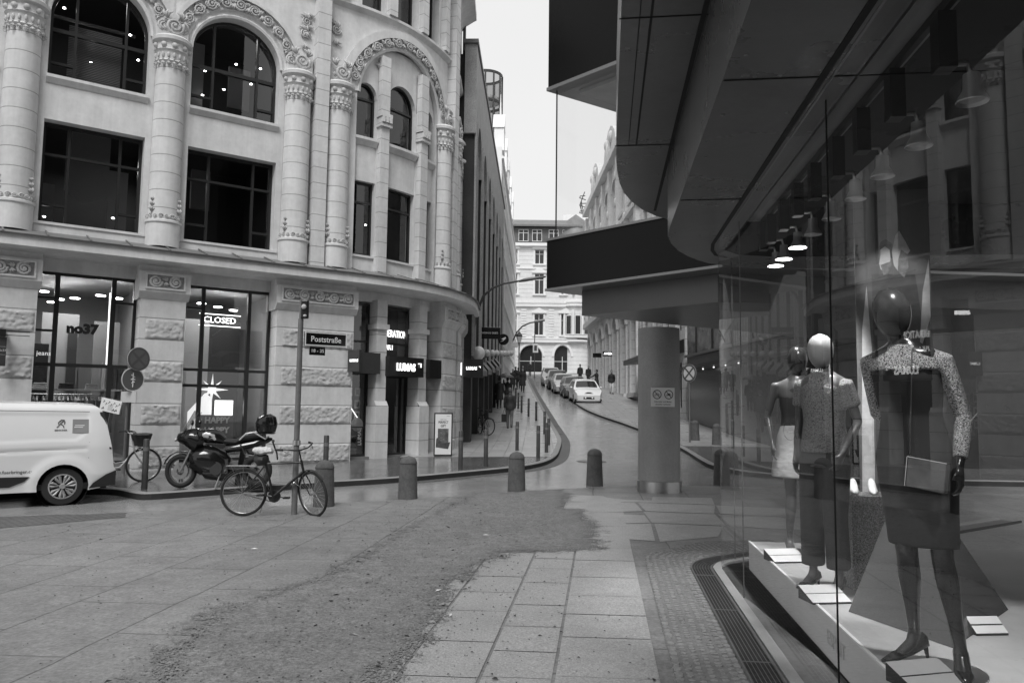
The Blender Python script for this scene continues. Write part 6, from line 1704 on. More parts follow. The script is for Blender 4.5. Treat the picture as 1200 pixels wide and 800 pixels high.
# framed pictures + disc in the narrow gallery window
for j,z in enumerate((1.95,1.6,1.28)):
    for i in range(2):
        th=thing('framed_picture','small framed picture in the narrow gallery window, %s row, %s column'%(('top','middle','bottom')[j],('left','right')[i]),'picture',W(5.25+.27*i,-.7,z))
        q=U();ubox(q,5.16+.27*i,5.34+.27*i,-.68,-.66,z-.12,z+.12);q.build('frame',M['signgrey'],th);q=U();ubox(q,5.20+.27*i,5.30+.27*i,-.66,-.655,z-.07,z+.07);q.build('print',M['iron'],th)
th=thing('hanging_disc','grey round sale disc behind the narrow gallery window with a bright bar','sign',W(5.55,-.7,.9))
q=MB();A=frameM(W(5.52,-.64,1.02),Vector(W(5.6,0,0))-Vector(W(5.4,0,0)),(0,0,1));q.lathe([(0,0),(.19,0),(.19,.01),(0,.01)],(0,0,0),28);q.v=[A@v for v in q.v];q.build('disc',M['signgrey'],th)
q=MB();q.bar(W(5.05,-.6,1.75),W(5.5,-.6,1.22),.02,.02);q.build('bar',M['neonw'],th)
# door handle, notice
# clothes rails and shelves in shop 1
def rail(label,u0,u1,o,z,n,seed,ln=.8):
    random.seed(seed);th=thing('clothes_rail',label,'clothes rail',W((u0+u1)/2,o,.13),0)
    q=MB();q.tube([W(u0,o,z-1.3),W(u0,o,z),W(u1,o,z),W(u1,o,z-1.3)],.015,6);q.build('rail_frame',M['steel'],th)
    q=MB()
    for i in range(n):
        u=u0+.08+(u1-u0-.16)*i/(n-1)+random.uniform(-.02,.02);h=random.uniform(.5,ln);w_=random.uniform(.17,.22);t=random.uniform(.02,.035);q.key=i
        a=random.uniform(-.35,.35)
        V=[]
        for (ww,zz,tt) in ((.04,z-.04,.01),(w_,z-.14,t),(w_*.9,z-.14-h*.5,t*1.2),(w_*1.05,z-.14-h,t*1.3)):
            for sx,sy in ((-1,-1),(1,-1),(1,1),(-1,1)): V.append((u+sx*tt+sy*ww*a*.4,o+sy*ww,zz))
        V=[W(*v) for v in V];q.add(V,[(4*k+j,4*k+(j+1)%4,4*k+4+(j+1)%4,4*k+4+j) for k in range(3) for j in range(4)]+[(3,2,1,0),(12,13,14,15)])
    ms=[M['cladding'],M['greyp2'],M['signblue'],M['cloth_l']]
    obs=q.split('garment',M['cladding'],th)
    for i,ob in enumerate(obs): ob.data.materials[0]=random.choice(ms)
M['greyp2']=mat('grey_cloth',.12,.9,coord='obj');M['cloth_l']=mat('pale_cloth',.42,.9,coord='obj')
rail('chrome rail of mixed garments low behind the left shop window',-2.5,-.75,-1.3,1.75,20,3)
rail('short rail of dark jackets at the right side of the left shop window',-1.0,-.5,-1.6,2.55,8,5)
rail('garments on a rail at the back of the left shop',-1.9,-1.2,-4.6,2.6,9,9)
th=thing('wall_shelf','white shelf with folded clothes across the left shop window','shelf',W(-1.6,-1.5,1.8))
q=U();ubox(q,-2.6,-.55,-1.75,-1.35,1.85,1.89);q.build('board',M['white'],th)
for i,(u,w_,m) in enumerate(((-2.3,.3,'white'),(-1.75,.32,'cladding'),(-1.2,.28,'cloth_l'))):
    q=U();
    for k in range(3): ubox(q,u-w_/2+.01*k,u+w_/2-.01*k,-1.7,-1.42,1.892+.045*k,1.93+.045*k)
    tag(q.build('folded_clothes',M[m],None,bevel=.01),('white pile of folded clothes at the left end of the window shelf','dark pile of folded clothes in the middle of the window shelf','pale pile of folded clothes at the right end of the window shelf')[i],'folded clothes','folded clothes on the shelf')
# partition panels inside the shops
q=U();ubox(q,-2.2,-1.35,-3.6,-3.5,.15,3.9);q.key=1;ubox(q,-1.05,-.45,-3.0,-2.9,.15,3.7);q.key=2;ubox(q,.95,1.75,-2.6,-2.5,.15,3.9);q.split('partition_panel',M['rooml'],CB)
q=U();ubox(q,-2.5,-2.1,-2.4,-2.3,.15,3.0);q.key=1;ubox(q,1.75,2.6,-2.6,-2.5,.15,3.9);q.key=2;ubox(q,-1.6,-1.38,-3.45,-3.4,1.9,3.4);q.split('dark_panel',M['roomd'],CB)
q=U();ubox(q,-.93,-.9,-1.5,-1.47,1.5,4.3);q.build('light_tube',M['neonw'],CB)
q=U();ubox(q,2.5,2.54,-1.5,-1.46,1.2,2.9);q.build('light_tube',M['neonw'],CB)
# star decoration and lit board
th=thing('star_decoration','large pale eight pointed star hanging in the second shop window','decoration',W(1.5,-.9,2.0))
q=MB();A=frameM(W(1.44,-.72,1.93),DX,(.15,0,1));V=[V3(0,0,.09)]
for i in range(16):
    t=2*PI*i/16;r=(.42 if i%4==0 else .33) if i%2==0 else .10;V.append(V3(r*math.cos(t),r*math.sin(t),0))
V.append(V3(0,0,-.09));F=[(0,1+i,1+(i+1)%16) for i in range(16)]+[(17,1+(i+1)%16,1+i) for i in range(16)]
q.add([A@v for v in V],F);q.build('star',M['dimneon'],th);lampa('star_fill_light',W(1.5,-.72,4.2),.3,7,rot=(math.radians(-12),0,TH))  # added fill lamp that brightens the star from inside the window
th=thing('lit_display_board','bright lit board with HAPPY lettering low in the second shop window','display board',W(1.6,-1.2,.9))
q=U();ubox(q,1.66,2.12,-1.25,-1.2,1.26,1.66);q.build('light_panel',M['neonw'],th)
q=MB();q.add([W(1.0,-1.3,.6),W(1.6,-1.3,.6),W(1.6,-1.3,1.72),W(1.42,-1.3,1.85),W(1.0,-1.3,1.35)],[(0,1,2,3,4)]);q.build('slanted_panel',M['dimneon'],th)
for z in (1.13,.87):
    A=frameM(W(1.72,-1.18,z),DX,(0,0,1));text('HAPPY',.21,A,M['signw'],th,bold=.008,ext=.01)
q=U();ubox(q,1.3,2.15,-1.25,-1.2,.6,1.275);q.build('dark_panel',M['greyp2'],th)
# big reflected-looking paper lamp etc are left to real reflections
# ---- litter
random.seed(31);q=MB()
for i in range(2600):
    near=random.random()<.6
    x=random.gauss(-.9,1.0) if near else random.uniform(-6,1.2);y=3.4+10.5*random.random()**1.3
    if x>1.1-.04*y or x<-6: continue
    s=random.uniform(.004,.014)*(2.2 if random.random()<.07 else 1);a=random.uniform(0,6.28);z=G(x,y)+.016;e=random.uniform(.3,.7)
    q.add([(x+s*math.cos(a),y+s*math.sin(a),z),(x+s*e*math.cos(a+1.6),y+s*e*math.sin(a+1.6),z+s*.4),(x-s*math.cos(a),y-s*math.sin(a),z),(x-s*e*math.cos(a+1.6),y-s*e*math.sin(a+1.6),z+s*.15)],[(0,1,2,3)])
o_=tag(q.build('leaf_litter',mat('dry_leaf_bits',.035,.8),None,weld=False),'tiny dark leaf bits and grit scattered over the square','litter');o_['kind']='stuff'
q=MB()
for (x,y) in ((-.62,6.9),(-1.1,5.6),(-.45,6.1),(-.9,8.4),(-1.6,9.4),(-2.9,8.9),(-.3,9.8),(-3.6,10.2)):
    a=random.uniform(0,3);s=.045;z=G(x,y)+.02;q.key=(x,y)
    q.add([(x+s*math.cos(a),y+s*math.sin(a),z),(x+.012*math.cos(a+1.57),y+.012*math.sin(a+1.57),z+.008),(x-s*math.cos(a),y-s*math.sin(a),z),(x-.012*math.cos(a+1.57),y-.012*math.sin(a+1.57),z+.002)],[(0,1,2,3)])
for ob,lb in zip(q.split('paper_scrap',M['white']),('on the asphalt patch, nearest the slab path','lowest in the picture on the asphalt patch','between the slab path and the patch','in the middle of the asphalt patch','at the left edge of the asphalt patch','on the worn slabs left of the patch','beside the broken slab edge','farthest to the left on the worn slabs')):
    tag(ob,'small white paper scrap '+lb,'paper scrap','paper scraps on the square')
# ================================================================ figures
def remesh(q,name,m,parent,vox,it=4,world=False,parent_local=True):
    me=bpy.data.meshes.new('tmp');me.from_pydata([tuple(v) for v in q.v],[],q.f)
    bm=bmesh.new();bm.from_mesh(me);bmesh.ops.recalc_face_normals(bm,faces=bm.faces);bm.to_mesh(me);bm.free()
    o=bpy.data.objects.new('tmp',me);COL.objects.link(o)
    r=o.modifiers.new('r','REMESH');r.mode='VOXEL';r.voxel_size=vox
    if it: s=o.modifiers.new('s','SMOOTH');s.iterations=it;s.factor=.6
    bpy.context.view_layer.update()
    me2=bpy.data.meshes.new_from_object(o.evaluated_get(bpy.context.evaluated_depsgraph_get()));bpy.data.objects.remove(o)
    me2.shade_smooth();me2.materials.clear();me2.materials.append(m);me2.name=name
    ob=bpy.data.objects.new(name,me2);COL.objects.link(ob)
    if parent is not None:ob.parent=parent
    return ob
def hand(q,w_,d,n,s=1,curl=.5,side=1):
    """w_: wrist, d: direction of fingers, n: palm-side normal, side: thumb side (+1/-1)"""
    w_=Vector(w_);d=Vector(d).normalized();n=Vector(n);n=(n-d*n.dot(d)).normalized();a=d.cross(n)*side
    q.tube([w_-d*.01*s,w_+d*.02*s,w_+d*.055*s,w_+d*.09*s],[(.024*s,.018*s),(.032*s,.018*s),(.040*s,.017*s),(.038*s,.014*s)],10,side=a)
    for k,(off,ln) in enumerate(((-.030,.068),(-.010,.080),(.010,.076),(.030,.060))):
        b=w_+d*.088*s-a*off*s;c1=curl*.5;p1=b+(d*math.cos(c1)+n*math.sin(c1))*ln*.45*s;c2=curl*1.3;p2=p1+(d*math.cos(c2)+n*math.sin(c2))*ln*.32*s;c3=curl*1.9;p3=p2+(d*math.cos(c3)+n*math.sin(c3))*ln*.25*s
        q.tube([b-d*.02*s,b,p1,p2,p3],[.0085*s,.009*s,.0085*s,.0078*s,.006*s],7)
    t0=w_+d*.03*s+a*.022*s;t1=t0+(d*.6+a*.75+n*.3).normalized()*.035*s;t2=t1+(d*.9+a*.25+n*.4).normalized()*.03*s
    q.tube([w_+d*.01*s+a*.01*s,t0,t1,t2],[.013*s,.012*s,.0105*s,.008*s],7)
def torso(q,k,infl=0,z0=.80,z1=1.60,lean=0,fem=1,xo=0):
    st=[(.80,.155,.11),(.88,.172 if fem else .165,.118),(.96,.170 if fem else .16,.115),(1.05,.138 if fem else .15,.098),(1.12,.126 if fem else .15,.092),(1.22,.142 if fem else .16,.105),(1.31,.158 if fem else .175,.118),(1.38,.168 if fem else .185,.105),(1.43,.150 if fem else .17,.085),(1.465,.085,.062),(1.50,.050,.050),(1.55,.047,.048),(1.60,.047,.05)]
    st=[s for s in st if z0-1e-6<=s[0]<=z1+1e-6]
    q.tube([V3((xo+lean*(z-.9))*k,0,z*k) for z,_,_ in st],[((a+infl)*k,(b+infl)*k) for _,a,b in st],18,side=(0,1,0))
def limb(q,pts,r,seg=12): q.tube(pts,r,seg)
def person(label,x,y,yaw,coat,legs,H=1.72,stride=.25,hair='dark',dz=0,bag=None,hat=None,arms=(.1,-.1),long_=False,cat='person',phase=1):
    k=H/1.75;z=G(x,y)+dz;th=thing('person',label,cat,(x,y,z),yaw,'pedestrians in the street')
    vox=.018 if y<40 else .026
    q=MB();torso(q,k,0,.80,1.60)
    q.tube([V3(.01,0,1.52)*k,V3(.02,0,1.56)*k,V3(.035,0,1.60)*k,V3(.03,0,1.66)*k,V3(.02,0,1.72)*k,V3(.015,0,1.755)*k],[(.045,.05),(.055,.07),(.068,.088),(.075,.098),(.066,.085),(.025,.03)],14,side=(0,1,0))
    q.ball(V3(.125,0,1.62)*k,(.018*k,.012*k,.02*k),6,4)
    for s in (-1,1): q.ball(V3(.02,s*.075,1.625)*k,(.018*k,.01*k,.028*k),6,4)
    L_={};
    for s in (-1,1):
        f=stride*s*phase
        hip=V3(0,s*.088,.88)*k;kn=V3(f*.5+.05,s*.085,.49)*k;an=V3(f*.95-(.04 if f<0 else 0),s*.08,.085+(.05 if f<0 else 0))*k
        L_[s]=(hip,kn,an)
        limb(q,[hip,hip.lerp(kn,.5),kn,kn.lerp(an,.4),an],[.085*k,.07*k,.055*k,.052*k,.036*k])
        q.tube([an+V3(-.05,0,-.04)*k,an+V3(.03,0,-.05)*k,an+V3(.13,0,-.065)*k,an+V3(.18,0,-.07)*k],[(.03*k,.03*k),(.042*k,.038*k),(.043*k,.024*k),(.025*k,.014*k)],8,side=(0,1,0))
    Am={}
    for s,aa in zip((1,-1),arms):
        sh=V3(0,s*.18,1.40)*k;el=sh+V3(math.sin(aa)*.28,s*.05,-math.cos(aa)*.28)*k;wr=el+V3(math.sin(aa+.35)*.25,0,-math.cos(aa+.35)*.25)*k
        Am[s]=(sh,el,wr);limb(q,[V3(0,s*.13,1.40)*k,sh,sh.lerp(el,.5),el,wr],[.045*k,.05*k,.045*k,.038*k,.026*k]);hand(q,wr,wr-el,(0,-s,0),k,.6,1)
    remesh(q,'body',M['skin'],th,vox,2)
    q=MB();torso(q,k,.03,.80 if not long_ else .80,1.46)
    if long_: q.tube([V3(0,0,.95)*k,V3(.0,0,.75)*k,V3(.01,0,.5)*k],[(.2*k,.15*k),(.22*k,.18*k),(.25*k,.21*k)],16,side=(0,1,0))
    q.tube([V3(0,0,1.42)*k,V3(.0,0,1.50)*k,V3(-.01,0,1.53)*k],[(.13*k,.1*k),(.075*k,.08*k),(.07*k,.075*k)],14,side=(0,1,0))
    for s in (-1,1):
        sh,el,wr=Am[s];limb(q,[V3(0,s*.12,1.39)*k,sh,sh.lerp(el,.5),el,wr],[.06*k,.07*k,.064*k,.056*k,.045*k])
    remesh(q,'coat',coat,th,vox,2)
    q=MB();q.tube([V3(0,0,.98)*k,V3(0,0,.84)*k],[(.17*k,.125*k),(.18*k,.13*k)],14,side=(0,1,0))
    for s in (-1,1):
        hip,kn,an=L_[s];limb(q,[hip,hip.lerp(kn,.5),kn,kn.lerp(an,.5),an],[.098*k,.086*k,.07*k,.066*k,.058*k])
    remesh(q,'trousers',legs,th,vox,2)
    q=MB()
    for s in (-1,1):
        an=L_[s][2];q.key=s;q.tube([an+V3(-.06,0,-.045)*k,an+V3(.03,0,-.045)*k,an+V3(.14,0,-.06)*k,an+V3(.2,0,-.07)*k],[(.036*k,.04*k),(.05*k,.045*k),(.048*k,.028*k),(.028*k,.016*k)],8,side=(0,1,0))
    q.split('shoe',M['cladding'],th,world=False,smooth='all')
    q=MB();q.tube([V3(-.03,0,1.58)*k,V3(-.035,0,1.63)*k,V3(-.005,0,1.69)*k,V3(.01,0,1.74)*k,V3(.01,0,1.78)*k],[(.06*k,.05*k),(.08*k,.075*k),(.083*k,.098*k),(.072*k,.085*k),(.02*k,.02*k)],14,side=(0,1,0));q.build('beanie' if hat else 'hair',hat or M['hair'],th,world=False,smooth='all')
    if bag:
        s=1;wr=Am[s][2];q=MB();b=Vector((x,y,z))+Matrix.Rotation(yaw,3,'Z')@wr;q.box(b.x-.13,b.x+.13,b.y-.05,b.y+.05,b.z-.62,b.z-.28)
        q.tube([(b.x-.07,b.y,b.z-.28),(b.x-.03,b.y,b.z-.09),(b.x+.03,b.y,b.z-.09),(b.x+.07,b.y,b.z-.28)],.008,5)
        tag(q.build('carrier_bag',M['cladding']),bag,'bag')
    return th
M['skin']=mat('skin',.32,.6,coord='obj');M['hair']=mat('dark_hair',.03,.7,coord='obj');M['coatd']=mat('dark_coat',.022,.8,coord='obj');M['coatg']=mat('grey_quilted_jacket',.035,.6,noise_=[(9,.3)],bump=[(14,.5,.03)],coord='obj');M['jean']=mat('grey_jeans',.13,.85,noise_=[(5,.2)],coord='obj');M['whitet']=mat('white_trousers',.6,.8,coord='obj')
up=math.pi/2
person('person in a grey padded jacket and cap walking up the pavement with a bag',-.06,33.4,up,M['coatg'],M['jean'],1.74,.12,hat=M['jean'],dz=.118,bag='dark carrier bag in the hand of the walker in the padded jacket')
person('person in a long dark coat left under the umbrella',-.68,43.5,up,M['coatd'],M['coatd'],1.76,.15,dz=.118,long_=True)
pu=person('person in a dark coat holding up the umbrella on the left pavement',-.22,43.8,up,M['coatd'],M['coatd'],1.74,.12,dz=.118,arms=(1.9,-.05))
def umbrella(x,y,z,label,r=.50,tilt=0):
    th=thing('umbrella',label,'umbrella',(x,y,z))
    q=MB();n=8;V=[]
    for rr,h in ((.02,.0),(r*.5,-.06),(r*.8,-.14),(r,-.26)):
        for i in range(n*2):
            t=2*PI*i/(n*2);f=1 if i%2==0 else .94;V.append((x+rr*f*math.cos(t),y+rr*f*math.sin(t),z+h+(0 if i%2==0 else .015)))
    m_=n*2;q.add(V,[(i*m_+k,i*m_+(k+1)%m_,(i+1)*m_+(k+1)%m_,(i+1)*m_+k) for i in range(3) for k in range(m_)]);q.build('canopy',M['umb'],th,smooth=20)
    q=MB();q.cyl((x,y,z-.95),(x,y,z+.06),.008);q.build('shaft',M['steel'],th)
M['umb']=mat('umbrella_cloth',.07,.35,coord='obj')
umbrella(-.33,43.7,G(-.3,43.7)+2.12,'dark open umbrella held over the couple on the left pavement')
gp_=[(.1,60.5,'dark dressed person at the left of the far group on the pavement'),(.55,62.5,'tall dark dressed person in the middle of the far group'),(.85,58.5,'dark dressed person at the right front of the far group'),(.35,66.5,'dark dressed person behind the far group on the left pavement'),(1.0,68.0,'dark dressed person at the back right of the far group')]
for i,(x,y,l) in enumerate(gp_): person(l,x,y,up*(1 if i%2 else -1),M['coatd'],M['coatd'],1.70+.05*(i%3),.15,dz=.118,long_=i%2==0)
person('lone dark dressed person in the road before the arched door',2.15,90,-up,M['coatd'],M['coatd'],1.75,.15)
person('dark dressed person on the right pavement behind the parked cars',6.6,74,up,M['coatd'],M['coatd'],1.8,.15,dz=.118)
person('dark dressed person next to another behind the parked cars on the right',7.1,71,-up,M['coatd'],M['coatd'],1.75,.1,dz=.118)
person('person in a wide dark coat beside the white hatchback on the right pavement',6.65,60,2.6,M['coatd'],M['coatd'],1.75,.3,dz=.118,long_=True,arms=(.9,.4))
person('person in a dark coat and white trousers by the arched wall on the right',7.55,58,-up,M['coatd'],M['whitet'],1.78,.1,dz=.118,arms=(-.5,-.3))
# ================================================================ mannequins in the glass front
M['mgrey']=mat('brown_grey_mannequin',.09,.3,coord='obj');M['mblack']=mat('black_gloss_mannequin',.018,.22,coord='obj');M['mpale']=mat('pale_mannequin',.26,.35,coord='obj')
def sequin(name,a,b):
    m=mat(name,.1,.35,coord='obj');t=m.node_tree;N=t.nodes.new;K=t.links.new;bs=t.nodes['Principled BSDF']
    tc=N('ShaderNodeTexCoord');v=N('ShaderNodeTexVoronoi');v.inputs['Scale'].default_value=330;K(tc.outputs['Object'],v.inputs['Vector'])
    r=N('ShaderNodeRGBToBW');K(v.outputs['Color'],r.inputs[0]);mr=N('ShaderNodeMapRange');mr.inputs[1].default_value=.35;mr.inputs[2].default_value=.75;mr.inputs[3].default_value=a;mr.inputs[4].default_value=b;K(r.outputs[0],mr.inputs[0])
    n=N('ShaderNodeTexNoise');n.inputs['Scale'].default_value=110;K(tc.outputs['Object'],n.inputs['Vector']);g=N('ShaderNodeMath');g.operation='GREATER_THAN';g.inputs[1].default_value=.40;K(n.outputs['Fac'],g.inputs[0])
    mu=N('ShaderNodeMath');mu.operation='MULTIPLY_ADD';K(mr.outputs[0],mu.inputs[0]);K(g.outputs[0],mu.inputs[1]);mu.inputs[2].default_value=.03
    cb=N('ShaderNodeCombineColor');[K(mu.outputs[0],cb.inputs[i]) for i in range(3)];K(cb.outputs[0],bs.inputs['Base Color'])
    bp=N('ShaderNodeBump');bp.inputs['Distance'].default_value=.004;bp.inputs['Strength'].default_value=.9;K(v.outputs['Distance'],bp.inputs['Height']);K(bp.outputs[0],bs.inputs['Normal']);bs.inputs['Metallic'].default_value=.3
    return m
M['seq']=sequin('sequined_lace',.08,.85);M['satin']=mat('satin_cloth',.38,.25,noise_=[(3,.2)],bump=[(7,.6,.05)],coord='obj');M['knit']=sequin('sparkle_knit',.10,.3)
def mannequin(label,x,y,yaw,H,bodym,headm,pose,vox=.011,base=True):
    z=.3;k=H/1.75;th=thing('mannequin',label,'mannequin',(x,y,z),yaw,'mannequins in the glass shop front')
    heel=pose.get('heel',.09);zo=V3(0,0,heel)
    def P(v): return Vector(v)*k+zo
    q=MB();st=MB();torso(st,k,0,.80,1.50,fem=1);q.add([v+zo for v in st.v],st.f)
    lg={};am={}
    for s in (-1,1):
        kn,an=pose['legs'][s];hip=P((0,s*.085,.86));kn=P(kn);an=P(an)-zo*.0
        lg[s]=(hip,kn,an)
        limb(q,[hip,hip.lerp(kn,.35),hip.lerp(kn,.8),kn,kn.lerp(an,.3),kn.lerp(an,.7),an],[.082*k,.078*k,.055*k,.049*k,.052*k,.036*k,.029*k])
        fd=Vector(pose['feet'][s]).normalized();hl=an+fd*-.035*k+V3(0,0,-.03);toe=Vector((an.x,an.y,.012))+fd*.15
        q.tube([an+V3(0,0,.01),hl.lerp(toe,.3)+V3(0,0,.01),hl.lerp(toe,.62),toe],[(.03,.032),(.036,.03),(.040,.022),(.020,.012)],10,side=fd.cross(V3(0,0,1)))
        q.ball(hl,(.028,.028,.035),8,6)
    for s in (-1,1):
        sh,el,wr,hd,pn=pose['arms'][s];sh,el,wr=P(sh),P(el),P(wr);am[s]=(sh,el,wr)
        limb(q,[P((0,s*.11,1.40)),sh,sh.lerp(el,.5),el,el.lerp(wr,.4),wr],[.04*k,.044*k,.038*k,.033*k,.032*k,.021*k]);hand(q,wr,hd,pn,1.05*k,pose.get('curl',.7),-s)
    remesh(q,'body',bodym,th,vox,5)
    hx=pose.get('head',(.02,0,0));c=P((hx[0],hx[1],1.62))
    q=MB();q.tube([P((hx[0]-.01,hx[1]*.8,1.47)),P((hx[0],hx[1],1.53))],[.036*k,.036*k],14);q.build('neck',M['mblack'],th,world=False,smooth='all')
    q=MB();n=14;pts=[];rs=[]
    for i in range(n+1):
        t=i/n;zz=-.125+.25*t;r=math.sqrt(max(0,1-((t-.56)/(.57 if t<.56 else .44))**2))
        pts.append(c+V3(.018*(t-.5),0,zz*k));rs.append((max(.004,.086*r*k),max(.004,.100*r*k)))
    q.tube(pts,rs,26,side=(0,1,0));q.build('head',headm,th,world=False,smooth='all')
    return th,P,lg,am,k,zo
def cloth(th,fn,nm,m,vox=.012,it=4): q=MB();fn(q);return remesh(q,nm,m,th,vox,it)
def rings(q,P,L_): q.tube([P((x,y,z)) for x,y,z,_,_ in L_],[(a,b) for _,_,_,a,b in L_],20,side=(0,1,0))
def shoes(th,lg,m,heel):
    q=MB();F=POSE['feet']
    for s in (-1,1):
        an=lg[s][2];fd=Vector(F[s]).normalized();q.key=s;side=fd.cross(V3(0,0,1))
        hl=an-fd*.045+V3(0,0,-.045);toe=Vector((an.x,an.y,.010))+fd*.185
        q.tube([hl+V3(0,0,.03),hl,hl.lerp(toe,.35)+V3(0,0,-.012),hl.lerp(toe,.68)+V3(0,0,-.006),toe+V3(0,0,.002)],[(.022,.016),(.035,.030),(.038,.022),(.045,.020),(.010,.006)],12,side=side)
        if heel>.03: q.tube([hl+V3(0,0,-.005),Vector((hl.x,hl.y,.0))-fd*.012],[.016,.005],8)
    q.split('shoe',m,th,world=False,smooth='all')
def deco_base(th,x=0,y=0,m=None):
    q=MB();q.lathe([(0,.001),(.22,.001),(.22,.009),(.0,.009)],(x,y,0),32);q.build('base_plate',m or M['steel'],th,world=False)
# near mannequin
POSE=dict(heel=.085,legs={1:((.06,.085,.47),(.02,.11,.07)),-1:((.08,-.06,.47),(-.05,-.10,.07))},feet={1:(.95,.25,0),-1:(.65,-.75,0)},
 arms={1:((0,.165,1.385),(-.04,.215,1.11),(.09,.205,.90),(.12,-.02,-1),(0,-1,.1)),-1:((0,-.165,1.385),(-.11,-.185,1.13),(-.16,-.02,.99),(-.1,.8,-.6),(1,0,0))},head=(.03,-.03,0))
yaw1=math.atan2(-.74,-.67)
th1,P,lg,am,k,zo=mannequin('near mannequin with dark egg head in a sequined long-sleeved top and dark dress',2.16,3.98,yaw1,1.86,M['mblack'],M['mhead'] if 'mhead' in M else M.setdefault('mhead',mat('dark_egg_head',.05,.25,noise_=[(5,.3)],coord='obj')),POSE,.0095)
deco_base(th1)
shoes(th1,lg,M['gloss'],.085)
def dress(q):
    rings(q,P,[(0,0,1.38,.165,.112),(0,0,1.30,.168,.128),(0,0,1.22,.160,.122),(0,0,1.12,.145,.108),(0,0,1.02,.165,.122),(0,0,.92,.192,.138),(0,0,.82,.190,.138),(.01,0,.66,.175,.13),(.02,0,.50,.165,.125)])
cloth(th1,dress,'dress',mat('dark_dress',.02,.8,coord='obj'),.011)
def top(q):
    rings(q,P,[(0,0,1.335,.178,.134),(0,0,1.385,.176,.118),(0,0,1.43,.140,.092),(0,0,1.465,.085,.07)])
    for s in (-1,1):
        sh,el,wr=am[s];limb(q,[P((0,s*.11,1.40)),sh,sh.lerp(el,.5),el,el.lerp(wr,.5),el.lerp(wr,.86)],[.046*k,.049*k,.044*k,.039*k,.037*k,.031*k],14)
cloth(th1,top,'lace_top',M['seq'],.009,3)
# lean the near figure towards the glass end
def lean(th,ax):
    W_=PM[th.name].to_3x3().inverted()@Vector(ax)
    S=Matrix.Identity(4);S[0][2]=W_.x;S[1][2]=W_.y
    for ch in th.children:
        if not ch.name.startswith('base_plate'): ch.data.transform(S)
LEAN=Vector((-.075,0,0));lean(th1,LEAN)
# second mannequin
POSE=dict(heel=.05,legs={1:((.05,.09,.47),(.03,.10,.07)),-1:((.03,-.09,.47),(.0,-.10,.07))},feet={1:(1,.1,0),-1:(1,-.2,0)},
 arms={1:((0,.160,1.385),(-.06,.215,1.12),(.08,.17,.91),(.35,-.25,-.9),(0,-1,0)),-1:((0,-.160,1.385),(-.04,-.205,1.12),(.03,-.20,.88),(.1,0,-1),(0,1,0))},head=(.03,0,0))
th2,P,lg,am,k,zo=mannequin('middle mannequin with pale egg head in a sparkling short-sleeved top and dark trousers',2.32,5.72,yaw1-.1,1.82,M['mgrey'],M['mpale'],POSE,.013)
deco_base(th2);shoes(th2,lg,M['gloss'],.05)
def top2(q):
    rings(q,P,[(0,0,.90,.180,.138),(0,0,1.0,.168,.13),(0,0,1.12,.150,.115),(0,0,1.25,.162,.127),(0,0,1.36,.170,.12),(0,0,1.43,.135,.092),(0,0,1.475,.08,.07)])
    for s in (-1,1): sh,el,wr=am[s];limb(q,[P((0,s*.10,1.39)),sh,sh.lerp(el,.6)],[.05,.058,.062],14)
cloth(th2,top2,'short_sleeved_top',M['knit'],.013)
def tr(q):
    rings(q,P,[(0,0,.95,.175,.125),(0,0,.82,.18,.13)])
    for s in (-1,1): h,kn,an=lg[s];limb(q,[h,h.lerp(kn,.6),kn,kn.lerp(an,.9)],[.10,.095,.085,.085],14)
cloth(th2,tr,'wide_trousers',mat('dark_trousers',.035,.8,coord='obj'),.015)
# third mannequin
POSE=dict(heel=.05,legs={1:((.05,.08,.47),(.08,.08,.07)),-1:((.03,-.07,.47),(-.06,-.08,.07))},feet={1:(1,.3,0),-1:(1,.1,0)},
 arms={1:((0,.185,1.395),(-.08,.25,1.12),(.10,.12,.93),(.6,-.5,-.7),(0,-1,0)),-1:((0,-.185,1.395),(-.06,-.25,1.12),(.06,-.22,.89),(.2,0,-1),(0,1,0))},head=(.03,0,0))
th3,P,lg,am,k,zo=mannequin('far mannequin with black egg head in a black sleeveless top and shiny shorts',2.64,7.1,yaw1+.5,1.84,M['mgrey'],M['mblack'],POSE,.013)
deco_base(th3);shoes(th3,lg,M['greyp2'],.05)
cloth(th3,lambda q:rings(q,P,[(0,0,1.02,.160,.118),(0,0,1.12,.145,.108),(0,0,1.25,.162,.122),(0,0,1.36,.165,.118),(0,0,1.42,.12,.09)]),'sleeveless_top',M['cladding'],.013)
def sh_(q):
    rings(q,P,[(0,0,1.06,.15,.115),(0,0,.95,.19,.14),(0,0,.82,.21,.165),(0,0,.70,.235,.19),(0,0,.60,.245,.20)])
cloth(th3,sh_,'shiny_shorts',M['satin'],.013)
# things they carry / display things
def obj1(q,name,m,label,cat,**kw): return tag(q.build(name,m,None,**kw),label,cat)
R1=Matrix.Translation((2.16,3.98,.3))@Matrix.Rotation(yaw1,4,'Z')
bagc=R1@V3(.17,.10,.99)+LEAN*1.0
bg=thing('clutch_bag','flat grey clutch bag on a fine chain held by the near mannequin','bag',tuple(bagc))
A=Matrix.Translation(bagc)@Matrix.Rotation(yaw1+PI/2-.25,4,'Z')@Matrix.Rotation(.12,4,'Y')
q=MB();q.box(-.105,.085,-.02,.02,-.075,.07);q.v=[A@v for v in q.v];q.build('body',mat('striped_leather',.12,.3,noise_=[(8,.4)],coord='obj'),bg,bevel=.006)
q=MB();q.box(-.107,.087,-.021,.021,.070,.074);q.box(-.109,-.105,-.021,.021,-.075,.07);q.v=[A@v for v in q.v];q.build('metal_edge',M['chrome'],bg)
q=MB();a=A@V3(-.105,0,.074);b=R1@V3(.13,.07,1.60)+LEAN*1.6
